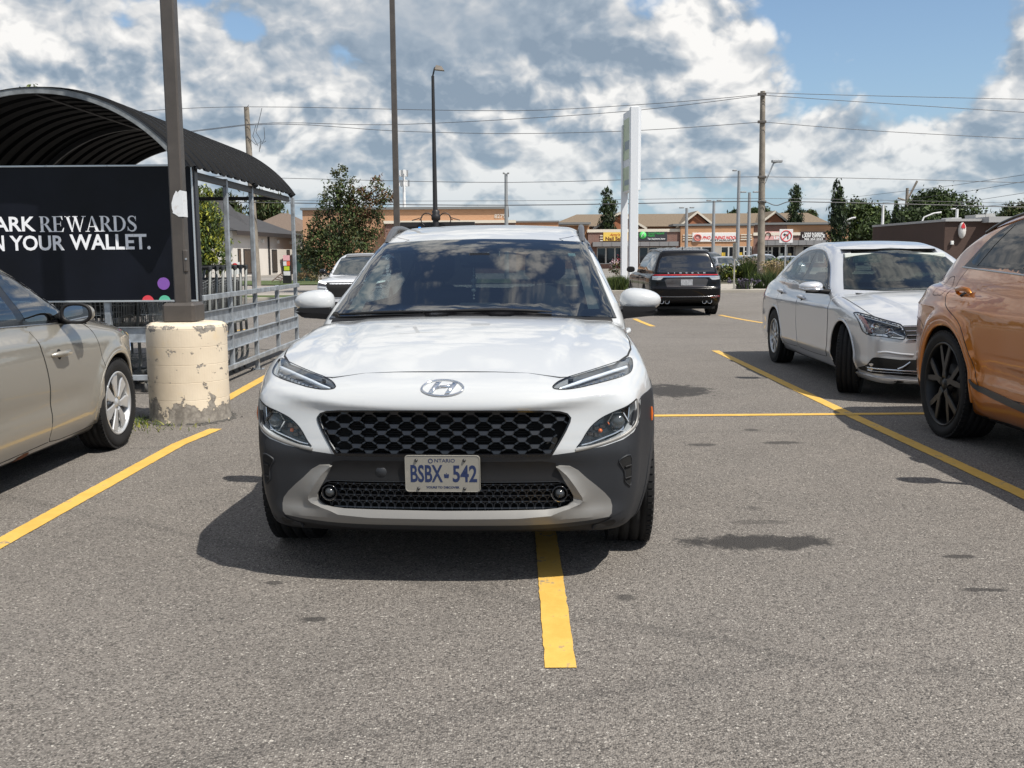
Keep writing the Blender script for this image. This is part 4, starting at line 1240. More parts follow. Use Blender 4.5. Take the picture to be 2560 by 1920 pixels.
    for zz, rr in ((1.262, .007), (1.235, .010), (1.205, .019), (1.172, .013), (1.150, .017), (1.118, .007), (1.10, .006)):
        o.lathe([(0, zz + rr), (rr * .8, zz + rr * .5), (rr, zz), (rr * .8, zz - rr * .5), (0, zz - rr)], 8, 'z', (x, y, 0), smooth=False)
    ob = o.build('hanging_ornament'); tag(ob, 'string of clear glass beads hanging from the inside mirror of the white crossover', 'ornament')
    return root

def pmat_glass_side(): return glass_mat('side_glass', (.35, .40, .40), 1.6)

def plate_obj(parent, c, tilt, name, main='BSBX', main2='542', front=True):
    """Ontario number plate, 305 x 152 mm, facing -y"""
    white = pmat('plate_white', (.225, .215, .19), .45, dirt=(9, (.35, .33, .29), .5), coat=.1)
    blue = pmat('plate_blue', (.010, .022, .075), .45)
    w, h, r = .152, .0765, .014
    out = []
    for (cx, cz, a0) in ((w - r, h - r, 0), (-w + r, h - r, PI / 2), (-w + r, -h + r, PI), (w - r, -h + r, 1.5 * PI)):
        out += [(cx + r * math.cos(a0 + t), cz + r * math.sin(a0 + t)) for t in np.linspace(0, PI / 2, 5)]
    T = Matrix.Translation(Vector(c)) @ Matrix.Rotation(tilt, 4, 'X')
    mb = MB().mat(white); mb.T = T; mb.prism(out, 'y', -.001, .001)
    # raised rim
    rim = [((a * .985), 0, (b * .97)) for a, b in out]
    mb.tube([(a, -.0012, b) for a, _, b in rim], .0016, 6, closed=True)
    p = mb.build(name, parent)
    mb = MB().mat(blue); mb.T = T @ Matrix.Translation(Vector((0, .0008, 0)))
    ex, ey = (1, 0, 0), (0, 0, 1)
    put_text(mb, main, (-.0665, -.0014, -.004), ex, ey, .098, .0022, width=.130, extrude=.0002, raise_=.0008)
    put_text(mb, main2, (.0895, -.0014, -.004), ex, ey, .095, .0022, width=.098, extrude=.0002, raise_=.0008)
    put_text(mb, 'O', (-.0475, -.0014, .0515), ex, ey, .027, .0004, width=.020, extrude=.0002, raise_=.0008)
    put_text(mb, 'NTARIO', (.0095, -.0014, .0535), ex, ey, .021, .0001, width=.082, extrude=.0002, raise_=.0008)
    put_text(mb, 'YOURS TO DISCOVER', (.0, -.0014, -.0575), ex, ey, .012, .0004, width=.135, extrude=.0002, raise_=.0008)
    # small crown between the groups
    cr = [(-.0085, -.010), (.0085, -.010), (.010, .000), (.0095, .006), (.005, .007), (.0015, .002), (.0015, .011), (-.0015, .011), (-.0015, .002), (-.005, .007), (-.0095, .006), (-.010, 0)]
    mb.prism([(a + .016, b - .008) for a, b in cr], 'y', -.0024, -.0016)
    mb.T = None
    mb.build('plate_lettering', p)
    for (a, b) in ((-.105, .055), (.088, .055), (-.098, -.062), (.088, -.062)):
        m = MB().mat(pmat('bolt_black', (.02, .02, .022), .3)); m.T = T
        m.lathe([(0, -.008), (.004, -.007), (.0065, -.003), (.007, 0)], 12, 'y', (a, 0, b)); m.T = None
        m.build('bolt', p)
    return p

PASSAT = Car(L=4.87, H=1.50,
    hood=[(-.2, .58), (0, .665), (.06, .705), (.15, .745), (.4, .83), (.8, .905), (1.2, .955), (1.36, .962), (1.6, .94), (3.0, .96), (3.9, 1.01), (4.4, 1.03), (4.75, 1.02), (4.9, .95)],
    front=[(.14, .14), (.20, .045), (.28, .015), (.42, .0), (.56, .0), (.64, .012), (.70, .04), (.78, .15), (1.0, .6)],
    rear=[(.2, 4.72), (.4, 4.86), (.75, 4.87), (1.0, 4.80), (1.1, 4.7)],
    plan=[(-.1, .76), (.1, .83), (.4, .885), (.93, .912), (1.6, .905), (3.0, .905), (3.8, .912), (4.5, .87), (4.87, .79)],
    sec=[(.12, .14), (.25, .05), (.38, .010), (.6, .0), (.72, .002), (.80, .012), (.90, .045), (1.0, .10), (1.15, .2)],
    bottom=[(-.1, .20), (.4, .18), (4.3, .19), (4.9, .28)],
    gh=[(.6, .2), (1.1, .79), (1.32, .945), (1.6, 1.085), (1.95, 1.265), (2.2, 1.385), (2.45, 1.450), (2.8, 1.494), (3.1, 1.498), (3.4, 1.470), (3.75, 1.39), (4.1, 1.26), (4.4, 1.105), (4.6, 1.0), (4.76, .3)],
    ghw=[(1.2, .80), (1.7, .835), (3.0, .84), (3.9, .80), (4.5, .74)],
    tum=[(.9, .0), (1.0, .01), (1.15, .085), (1.35, .19), (1.45, .26), (1.5, .31)],
    fk=(.22, 2.5), rk=(.16, 2.6), wk=.16, crown=.05, ghcrown=.055, r=(.06, .08, .05, .05), rgh=(.07, .03),
    hoodfx=lambda ax, y: (.5 - .5 * np.sin(np.clip((ax - .40 - .12 * np.clip(y, 0, 1.2)) / .05, -1, 1) * np.pi / 2)) * .014 * np.clip((y - .1) / .3, 0, 1) * np.clip((1.5 - y) / .3, 0, 1),
    sidefx=lambda y, z: .009 * np.exp(-((z - .80) / .04) ** 2) * np.clip((y - .9) / .4, 0, 1) * np.clip((4.6 - y) / .3, 0, 1) + .008 * np.exp(-((z - .36) / .045) ** 2),
    arches=[(.93, .335, .370), (3.735, .335, .370)])
PASSAT_POSE = (4.10, 8.80, -1.5)

CRUZE = Car(L=4.60, H=1.48,
    hood=[(-.2, .60), (0, .70), (.06, .76), (.15, .81), (.4, .87), (.8, .935), (1.15, .985), (1.35, 1.0), (1.6, .985), (3.0, .985), (3.9, 1.04), (4.3, 1.07), (4.5, 1.05), (4.65, .98)],
    front=[(.14, .14), (.22, .05), (.3, .02), (.45, .0), (.6, .0), (.7, .02), (.78, .06), (.86, .16), (1.0, .5)],
    rear=[(.2, 4.45), (.4, 4.57), (.75, 4.60), (1.0, 4.54), (1.2, 4.4)],
    plan=[(-.1, .56), (.1, .645), (.3, .735), (.5, .815), (.93, .893), (1.6, .89), (3.0, .893), (3.6, .898), (4.2, .85), (4.6, .76)],
    sec=[(.12, .14), (.22, .055), (.32, .018), (.5, .002), (.66, .0), (.76, .004), (.84, .020), (.92, .052), (1.0, .10), (1.15, .2)],
    bottom=[(-.1, .20), (.4, .17), (4.0, .18), (4.6, .28)],
    gh=[(.5, .2), (1.0, .80), (1.25, .97), (1.5, 1.115), (1.85, 1.30), (2.1, 1.395), (2.4, 1.45), (2.75, 1.475), (3.1, 1.455), (3.45, 1.385), (3.8, 1.27), (4.1, 1.14), (4.3, 1.04), (4.45, .3)],
    ghw=[(1.1, .79), (1.6, .82), (2.8, .825), (3.6, .79), (4.3, .72)],
    tum=[(.9, .0), (1.0, .012), (1.15, .085), (1.35, .185), (1.45, .25), (1.5, .31)],
    fk=(.30, 2.3), rk=(.16, 2.6), wk=.16, crown=.06, ghcrown=.055, r=(.07, .08, .05, .05), rgh=(.07, .03),
    hoodfx=lambda ax, y: .025 * np.exp(-((ax - .66) / .10) ** 2) * np.clip((y - .1) / .5, 0, 1) * np.clip((1.6 - y) / .4, 0, 1),
    sidefx=lambda y, z: .008 * np.exp(-((z - .82 - .03 * np.clip(y - 1.2, 0, 3)) / .035) ** 2) * np.clip((y - 1.3) / .4, 0, 1) - .012 * np.exp(-((z - .47) / .07) ** 2) * np.clip((y - 1.3) / .3, 0, 1) * np.clip((3.2 - y) / .3, 0, 1) + .016 * (np.exp(-((np.hypot(y - .93, z - .325) - .40) / .035) ** 2) + np.exp(-((np.hypot(y - 3.615, z - .325) - .40) / .035) ** 2)) * np.clip((z - .3) / .1, 0, 1),
    arches=[(.93, .325, .365), (3.615, .325, .365)])
CRUZE_POSE = (-3.70, 8.03, 180.0)

Q8 = Car(L=4.99, H=1.71,
    hood=[(-.2, .75), (0, .88), (.06, .94), (.15, .98), (.4, 1.04), (.8, 1.09), (1.3, 1.13), (1.6, 1.12), (3.0, 1.10), (3.9, 1.12), (4.5, 1.14), (4.8, 1.13), (5.0, 1.05)],
    front=[(.18, .12), (.3, .03), (.5, .0), (.8, .0), (.9, .03), (1.0, .15)],
    rear=[(.2, 4.78), (.35, 4.92), (.6, 4.985), (.9, 4.97), (1.1, 4.92), (1.25, 4.8)],
    plan=[(-.1, .84), (.1, .90), (.4, .96), (.905, .99), (1.6, .965), (3.0, .965), (3.6, .99), (4.0, .990), (4.35, .957), (4.6, .905), (4.8, .84), (4.99, .75)],
    sec=[(.15, .12), (.28, .035), (.4, .012), (.6, .004), (.8, .0), (.92, .006), (1.0, .035), (1.08, .075), (1.2, .15)],
    bottom=[(-.1, .25), (.4, .21), (4.3, .22), (4.99, .36)],
    gh=[(.7, .3), (1.2, .95), (1.45, 1.10), (1.8, 1.30), (2.1, 1.47), (2.35, 1.59), (2.6, 1.655), (3.0, 1.695), (3.4, 1.685), (3.8, 1.62), (4.15, 1.51), (4.45, 1.38), (4.7, 1.25), (4.86, 1.14), (4.94, .3)],
    ghw=[(1.3, .86), (1.8, .90), (3.0, .905), (3.9, .87), (4.35, .82), (4.6, .75), (4.8, .66), (5.0, .5)],
    tum=[(1.0, .0), (1.1, .012), (1.25, .095), (1.45, .20), (1.6, .30), (1.7, .37)],
    fk=(.16, 2.6), ghbot=1.02, rk=(.34, 2.6), wk=.16, crown=.05, ghcrown=.055, r=(.06, .08, .05, .05), rgh=(.08, .03),
    sidefx=lambda y, z: .034 * (np.exp(-((np.hypot(y - .905, (z - .394) * 1.0) - .50) / .055) ** 2) + np.exp(-((np.hypot(y - 3.90, (z - .394) * 1.0) - .50) / .055) ** 2)) * np.clip((z - .25) / .2, 0, 1)
        - .026 * np.exp(-((z - .52 - .03 * (y - 2)) / .07) ** 2) * np.clip((y - 1.4) / .3, 0, 1) * np.clip((3.55 - y) / .35, 0, 1) + .012 * np.exp(-((z - .96) / .03) ** 2) * np.clip((y - 3.2) / .4, 0, 1),
    arches=[(.905, .394, .435), (3.90, .394, .435)])
Q8_POSE = (4.155, 3.40, 0.0)

def paint_mat(name, col, metal=.35, rough=.32, **k):
    return pmat(name, col, rough, metal=metal, coat=1.0, coat_rough=.02, back=(.02, .02, .022), **k)

def car_common(car, pose, name, label, paint, h=.022, holes=(), group=None):
    root = empty(name, (pose[0], pose[1], pose[3] if len(pose) > 3 else 0), R_(pose[2]), label, 'car', group)
    car_body(car, 'body', h, paint, BLACKP, root, holes)
    mb = MB().mat(VOID); mb.box(-car.Wm * .8, car.Wm * .8, .25, car.L - .25, .18, .24); mb.build('underbody', root)
    return root

def side_set(car, root, paint, frame, panes, doors, gaps, handles, frame_mat, glass, handle_mat=None, sides=(1, -1), chrome=None, step=.04, frame_inset=.0):
    for s_ in sides:
        mr = s_ < 0
        car_patch(car, 'window_frame', frame, 'side', frame_mat, root, off=.002, depth=.006, step=step, holes=[offset_poly(p, -.004) for p in panes], mirror=mr)
        for p in panes: car_patch(car, 'side_window', p, 'side', glass, root, off=.0035, depth=0, step=step, mirror=mr)
        for d in doors: car_patch(car, 'door', catmull(d, 4, True), 'side', paint, root, off=.0022, depth=.006, step=step, mirror=mr)
        mb = MB().mat(GAP)
        for g_ in gaps: car_ribbon(car, mb, catmull(g_, 4, False), 'side', .0055, .0026, mirror=mr, smoothpts=False)
        mb.build('door_gap', root)
        if chrome:
            mb = MB().mat(CHROME); car_ribbon(car, mb, chrome, 'side', .012, .006, mirror=mr, rounded=True, smoothpts=False); mb.build('window_trim', root)
        for (hy, hz) in handles:
            mb = MB().mat(VOID)
            P, N = car_map(car, [(hy + .10, hz + .0, .0032)], 'side', s_)
            mb.T = Matrix.Translation(Vector(P[0])) @ Vector(N[0]).to_track_quat('Z', 'Y').to_matrix().to_4x4()
            mb.lathe([(0, 0), (.03, 0), (.034, -.002)], 20, 'z'); mb.T = None
            mb.mat(handle_mat or paint)
            P, N = car_map(car, [(hy, hz, .0), (hy + .02, hz + .001, .032), (hy + .10, hz + .003, .040), (hy + .18, hz + .002, .034), (hy + .20, hz, .0)], 'side', s_)
            mb.tube([tuple(p) for p in P], [.012, .018, .019, .018, .012], 10); mb.build('door_handle', root)

def arch_lips(car, root, paint, w=.03, h=.010, sides=(1, -1), a0=-.15):
    for s_ in sides:
        for (ay, az, ar) in car.arches:
            mb = MB().mat(paint)
            pts = [(ay + (ar + w * .35) * math.cos(a), az + (ar + w * .35) * math.sin(a)) for a in np.linspace(a0, PI - a0, 48)]
            car_ribbon(car, mb, pts, 'side', w, h, mirror=s_ < 0, rounded=True, smoothpts=False, t1=.5)
            mb.build('wheel_arch', root)

def interior(car, root, dash_y, seat_y, rear_y, belt, roofz, w=.62, wheel_side=1, col=None):
    seatm = col or SEATC
    mb = MB().mat(DASH)
    mb.add([(-w, dash_y - .45, belt - .03), (w, dash_y - .45, belt - .03), (w, dash_y, belt - .0), (-w, dash_y, belt - .0), (w, dash_y + .1, belt - .45), (-w, dash_y + .1, belt - .45)], [(0, 1, 2, 3), (3, 2, 4, 5)])
    mb.build('dashboard', root)
    mb = MB().mat(GLOSSB); mb.T = Matrix.Translation(Vector((.36 * wheel_side, dash_y + .16, belt - .03))) @ Matrix.Rotation(R_(-62), 4, 'X')
    mb.tube([(.185 * math.cos(a), .185 * math.sin(a), 0) for a in np.linspace(0, 2 * PI, 30, endpoint=False)], .014, 8, closed=True); mb.T = None
    mb.build('steering_wheel', root)
    for sx in (-.36, .36):
        mb = MB().mat(seatm); mb.T = Matrix.Translation(Vector((sx, seat_y, .5))) @ Matrix.Rotation(R_(-14), 4, 'X')
        mb.box(-.24, .24, -.06, .06, 0, .60, .05); mb.box(-.13, .13, -.05, .05, .64, .82, .045); mb.T = None
        mb.build('seat', root)
    mb = MB().mat(seatm); mb.box(-w, w, rear_y, rear_y + .14, .45, belt, .05)
    for sx in (-.38, .38): mb.box(sx - .12, sx + .12, rear_y + .02, rear_y + .12, belt + .02, belt + .15, .04)
    mb.build('rear_seat', root)

def windscreen(car, root, border, clear, glassmat, axis='front', t0=.6, name='windscreen', step=.05):
    car_patch(car, name + '_border', border, axis, GLOSSB, root, off=.003, depth=.008, step=step, holes=[clear], t0=t0)
    car_patch(car, name, offset_poly(border, -.003), axis, glassmat, root, off=.0065, depth=0, step=step, t0=t0)

CAR_GLASS = glass_mat('tinted_car_glass', (.36, .43, .41), 1.4, film=.006, film_col=(.6, .62, .58))

def build_passat():
    car = PASSAT; paint = paint_mat('silver_paint', (.56, .575, .60), .5, .30)
    frame = catmull([(4.08, 1.09), (3.86, 1.205), (3.60, 1.312), (3.25, 1.388), (2.80, 1.405), (2.50, 1.375), (2.30, 1.322), (2.10, 1.24), (1.85, 1.10), (1.60, .955), (1.60, .955), (1.70, .955), (2.6, .985), (3.4, 1.03), (3.9, 1.065)], 4)
    p1 = [(1.72, .985), (1.90, 1.10), (2.14, 1.235), (2.32, 1.305), (2.52, 1.355), (2.74, 1.38), (2.66, 1.02), (2.60, 1.008)]
    p2 = [(2.80, 1.03), (2.86, 1.382), (3.20, 1.368), (3.52, 1.302), (3.64, 1.085), (3.60, 1.068)]
    p3 = [(3.70, 1.088), (3.60, 1.275), (3.80, 1.19), (3.95, 1.11)]
    clear = sym([(0, 1.350), (.30, 1.343), (.46, 1.326), (.505, 1.300), (.62, 1.09), (.655, 1.03), (.645, 1.012), (0, .995)])
    border = sym([(0, 1.370), (.30, 1.363), (.530, 1.342), (.530, 1.342), (.605, 1.20), (.705, .985), (.705, .985), (.35, .972), (0, .978)])
    rearc = sym([(0, 1.38), (.42, 1.35), (.58, 1.12), (.55, 1.08), (0, 1.09)])
    lamp = [(-.880, .792), (-.845, .796), (-.72, .752), (-.61, .715), (-.595, .69), (-.588, .625), (-.605, .590), (-.66, .592), (-.78, .610), (-.868, .622), (-.885, .70)]
    lamp = [(-a, b) for a, b in lamp]; lampsm = catmull(lamp, 3)
    holes = [(offset_poly(clear, .015), 'front'), (offset_poly(p1, .0), 'side'), (offset_poly(p2, .0), 'side'), (offset_poly(p3, .0), 'side'), (rearc, 'rear'), (offset_poly(lampsm, -.01), 'front')]
    root = car_common(car, PASSAT_POSE, 'silver_sedan', 'silver sedan parked nose out with its front wheels turned, beside the copper SUV', paint, .018, holes)
    g1 = [(1.46, .93), (1.415, .80), (1.40, .60), (1.44, .36), (1.50, .30), (2.52, .30), (2.60, .38), (2.66, .60), (2.70, .98)]
    g2 = [(2.72, .98), (2.68, .60), (2.62, .36), (2.66, .30), (3.25, .30), (3.36, .45), (3.50, .70), (3.60, .82), (3.62, 1.03)]
    side_set(car, root, paint, frame, [p1, p2, p3], [g1, g2], [g1, g2[3:]], [(2.40, .855), (3.38, .890)], GLOSSB, CAR_GLASS, chrome=frame)
    arch_lips(car, root, paint, .026, .006)
    windscreen(car, root, border, clear, CAR_GLASS, step=.05)
    windscreen(car, root, offset_poly(rearc, .03), rearc, CAR_GLASS, 'rear', name='rear_window')
    for s_ in (1, -1):
        mr = s_ < 0
        hl = car_patch(car, 'headlight', lampsm, 'front', LAMPGLASS, root, off=.004, depth=0, step=.02, mirror=mr)
        car_patch(car, 'lamp_housing', offset_poly(lampsm, .008), 'front', LAMPDARK, hl, off=-.045, depth=0, step=.03, mirror=mr)
        mb = MB().mat(LAMPREF)
        for (a, b, r) in ((.81, .705, .052), (.71, .672, .040)):
            P, N = car_map(car, [(s_ * a, b, -.030)]); n = Vector((s_ * .1, -1, 0)).normalized()
            mb.T = Matrix.Translation(Vector(P[0])) @ n.to_track_quat('Z', 'Y').to_matrix().to_4x4()
            mb.lathe([(r, .016), (r * .85, 0), (r * .5, -.012), (0, -.016)], 20, 'z'); mb.lathe([(0, .012), (.008, .008), (.010, -.01)], 10, 'z'); mb.T = None
        for ln in ([(.84, .63), (.76, .628), (.70, .655), (.64, .628), (.60, .612)], [(.85, .775), (.74, .742), (.62, .700)]):
            P2, _ = car_map(car, [(s_ * a, b, -.010) for a, b in catmull(ln, 5, False)]); mb.tube([tuple(p) for p in P2], .0045, 6)
        mb.build('reflector', hl)
        car_patch(car, 'turn_lamp', [(.845, .78), (.876, .785), (.884, .70), (.866, .632), (.842, .636), (.852, .70)], 'front', pmat('amber_side', (.10, .018, .008), .2, coat=.8), hl, off=-.006, depth=0, step=.02, mirror=mr)
        mb = MB().mat(GLOSSB); car_ribbon(car, mb, [(s_ * a, b) for a, b in lampsm], 'front', .008, .007, closed=True, smoothpts=False); mb.build('lamp_seal', hl)
        # lower intake
        fo = [(.845, .405), (.80, .418), (.62, .403), (.40, .395), (.0, .395), (.0, .262), (.5, .262), (.70, .268), (.84, .275), (.862, .33)]
        fo = [(.860, .335), (.835, .408), (.80, .420), (.62, .405), (.42, .398), (.42, .262), (.70, .266), (.85, .275)]
        it = car_patch(car, 'lower_intake', catmull(fo, 3), 'front', VOID, root, off=.003, depth=.004, step=.03, mirror=mr)
        mb = MB().mat(CHROME)
        car_ribbon(car, mb, [(s_ * a, b) for a, b in [(.848, .318), (.70, .312), (.42, .298)]], 'front', .014, .010, rounded=True)
        car_ribbon(car, mb, [(s_ * a, b) for a, b in [(.64, .322), (.60, .342), (.545, .388)]], 'front', .018, .014, rounded=True)
        car_ribbon(car, mb, [(s_ * a, b) for a, b in [(.84, .292), (.70, .288), (.42, .278)]], 'front', .005, .008, rounded=True)
        mb.build('intake_trim', it)
        mb = MB().mat(paint); car_ribbon(car, mb, [(s_ * a, b) for a, b in [(.80, .462), (.74, .470), (.62, .455), (.52, .45)]], 'front', .02, .006, rounded=True); mb.build('bumper_crease', root)
        mb = MB().mat(GAP)
        car_ribbon(car, mb, [(s_ * a, b) for a, b in [(.80, 1.30), (.80, 1.0), (.795, .7), (.775, .45), (.70, .27), (.60, .185)]], 'top', .007, .002, smoothpts=True, t1=.5)
        mb.build('hood_gap', root)
        # mirrors
        m = MB().mat(paint); c = (s_ * 1.005, 1.70, 1.010)
        mirror_shell(m, c, .125, .10, .062, 2.5, 24, 14, .4, s_, .25); mo = m.build('door_mirror', root)
        m = MB().mat(BLACKP); m.tube([(s_ * .80, 1.66, .955), (s_ * .92, 1.67, .965), (s_ * 1.06, 1.69, .965)], [.030, .026, .02], 8); m.build('mirror_base', mo)
        m = MB().mat(CHROME); m.tube([(s_ * 1.13, 1.68, 1.0), (s_ * 1.10, 1.61, .985), (s_ * .98, 1.595, .985), (s_ * .90, 1.62, .985)], .008, 6); m.build('turn_strip', mo)
    gr = sym([(0, .712), (.45, .710), (.588, .705), (.582, .60), (.50, .572), (0, .570)])
    car_patch(car, 'grille', gr, 'front', VOID, root, off=.003, depth=.004, step=.04)
    mb = MB().mat(CHROME)
    for k in range(4):
        z = .702 - k * .036; xm = .588 - k * .006
        car_ribbon(car, mb, [(-xm, z - .008), (-.3, z), (0, z + .002), (.3, z), (xm, z - .008)], 'front', .010, .010, rounded=True)
    mb.build('grille_bars', root)
    # lower lip
    car_patch(car, 'front_lip', sym([(0, .235), (.55, .228), (.86, .245), (.855, .205), (.55, .178), (0, .175)]), 'front', paint, root, off=.014, depth=.03, step=.04)
    sp = [([(.05, -.020), (.12, -.014), (.195, -.030), (.208, -.024), (.208, .006), (.12, .010), (.05, .020)], 10, .004, .022, SATIN, .22)]
    for (wx, wy, tn) in ((.80, .93, R_(-24)), (-.80, .93, R_(-24)), (.80, 3.735, 0), (-.80, 3.735, 0)):
        make_wheel(root, wx, wy, .334, .215, .213, 1 if wx > 0 else -1, sp, (RUBBER, SATIN, BLACKP, DISC), tn)
    interior(car, root, 1.85, 2.55, 3.35, .98, 1.44)
    # sun visors folded down, inner mirror
    vis = pmat('visor_cloth', (.50, .53, .50), .8)
    for s_ in (-1, 1):
        mb = MB().mat(vis); mb.T = Matrix.Translation(Vector((s_ * .34, 2.12, 1.300))) @ Matrix.Rotation(R_(-12), 4, 'X')
        mb.box(-.20, .20, -.008, .008, -.055, .055, .008)
        mb.mat(pmat('visor_label', (.75, .78, .74), .6)); mb.box(-.055, .065, -.0105, -.0085, -.035, .032); mb.T = None
        mb.build('sun_visor', root)
    mb = MB().mat(GLOSSB); mb.box(-.12, .12, 2.08, 2.12, 1.285, 1.345, .015); mb.build('inner_mirror', root)
    mb = MB().mat(pmat('headliner', (.20, .20, .20), .9)); mb.add([(-.52, 2.2, 1.40), (.52, 2.2, 1.40), (.52, 3.4, 1.40), (-.52, 3.4, 1.40)], [(0, 1, 2, 3)]); mb.build('headliner', root)
    for p in patch2(car, 'tail_lamp', [(.45, .93), (.80, .93), (.84, .80), (.50, .80)], 'rear', REDP, root, off=.004, depth=.01, step=.05): pass
    return root

def build_cruze():
    car = CRUZE; paint = paint_mat('champagne_paint', (.30, .282, .245), .4, .30, dirt=(2.5, (.27, .24, .20), .3))
    frame = catmull([(1.25, .918), (1.50, 1.03), (1.75, 1.155), (2.0, 1.262), (2.3, 1.335), (2.75, 1.362), (3.2, 1.31), (3.6, 1.205), (3.95, 1.09), (3.95, 1.09), (3.3, 1.02), (2.3, .965), (1.5, .935)], 4)
    p1 = [(1.52, .965), (1.60, 1.045), (1.80, 1.145), (2.02, 1.24), (2.20, 1.285), (2.10, .99), (2.06, .98)]
    p2 = [(2.20, 1.00), (2.29, 1.305), (2.75, 1.33), (3.12, 1.28), (3.18, 1.06), (3.10, 1.045)]
    clear = sym([(0, 1.38), (.45, 1.355), (.62, 1.05), (0, 1.01)])
    holes = [(p1, 'side'), (p2, 'side'), (offset_poly(clear, .01), 'front')]
    root = car_common(car, CRUZE_POSE, 'champagne_sedan', 'champagne sedan with rusty sill and silver hubcaps beside the cream concrete base', paint, .018, holes)
    g1 = [(1.33, .93), (1.25, .82), (1.20, .62), (1.18, .42), (1.16, .27), (1.25, .235), (1.95, .235), (1.965, .40), (2.0, .62), (2.06, .82), (2.10, .95)]
    g2 = [(2.12, .95), (2.08, .82), (2.02, .62), (1.985, .40), (1.975, .235), (2.98, .235), (3.08, .42), (3.2, .62), (3.3, .8), (3.3, .98)]
    cg = glass_mat('grey_side_glass', (.40, .44, .46), 2.6)
    side_set(car, root, paint, frame, [p1, p2], [g1, g2], [g1, g2[4:]], [(1.74, .765), (2.86, .80)], GLOSSB, cg, handle_mat=paint, chrome=None)
    for s_ in (1, -1):
        mb = MB().mat(SATIN); car_ribbon(car, mb, [(1.30, .925), (1.9, .952), (2.5, .972), (3.3, 1.018)], 'side', .012, .006, mirror=s_ < 0, rounded=True); mb.build('belt_trim', root)
    arch_lips(car, root, paint, .03, .008)
    windscreen(car, root, offset_poly(clear, .045), clear, CAR_GLASS)
    for s_ in (1, -1):
        m = MB().mat(paint); c = (s_ * .945, 1.66, 1.010)
        mirror_shell(m, c, .098, .09, .066, 2.4, 24, 14, .35, s_, .12); mo = m.build('door_mirror', root)
        m = MB().mat(BLACKP)
        m.tube([(s_ * .80, 1.60, .975), (s_ * .88, 1.64, .975), (s_ * .92, 1.65, .99)], [.045, .035, .03], 8)
        ring = [(c[0] + .090 * math.copysign(abs(math.cos(a)) ** .8, math.cos(a)), 1.696, c[2] + .058 * math.copysign(abs(math.sin(a)) ** .8, math.sin(a))) for a in np.linspace(0, 2 * PI, 32, endpoint=False)]
        m.tube(ring, .011, 6, closed=True)
        m.add([(s_ * .78, 1.30, .93), (s_ * .80, 1.55, .95), (s_ * .79, 1.55, 1.035)], [(0, 1, 2)]); m.build('mirror_base', mo)
        m = MB().mat(pmat('mirror_glass', (.7, .72, .75), .02, metal=1.0)); vs = [(x * .96 + c[0] * .04, 1.6955, z * .96 + c[2] * .04) for x, _, z in ring]
        m.add(vs, [tuple(range(len(vs)))]); m.build('mirror_glass', mo)
    hub = pmat('hubcap_silver', (.55, .56, .57), .28, metal=.6, coat=.4)
    hub.name = 'hubcap_silver'
    sp = [([(.040, -.020), (.09, -.042), (.150, -.070), (.205, -.068), (.214, .020), (.160, .016), (.10, .012), (.045, .014)], 7, .002, .012, hub, .14),
          ([(.048, .012), (.10, .016), (.150, .018), (.160, .030), (.10, .026), (.05, .018)], 7, .014, .02, BLACKP, .1)]
    for (wx, wy, tn) in ((.785, .93, 0), (-.785, .93, 0), (.785, 3.615, 0), (-.785, 3.615, 0)):
        make_wheel(root, wx, wy, .325, .205, .224, 1 if wx > 0 else -1, sp, (RUBBER, hub, BLACKP, DISC), tn, lugs=5)
    interior(car, root, 1.75, 2.45, 3.2, .96, 1.42)
    # rust on the sill
    mb = MB(); car_patch(car, 'rust_patch', catmull([(2.20, .215), (2.27, .222), (2.33, .21), (2.35, .18), (2.28, .165), (2.22, .175)], 4), 'side', pmat('rust', (.16, .055, .02), .9, dirt=(60, (.30, .24, .17), .9)), root, off=.0026, depth=0, step=.02, mirror=True)
    for p in patch2(car, 'tail_lamp', [(.55, .98), (.78, .96), (.80, .80), (.55, .82)], 'rear', REDP, root, off=.004, depth=.01, step=.05): pass
    for p in patch2(car, 'headlight', [(.50, .72), (.78, .80), (.80, .66), (.52, .62)], 'front', LAMPREF, root, off=.004, depth=.01, step=.05): pass
    return root

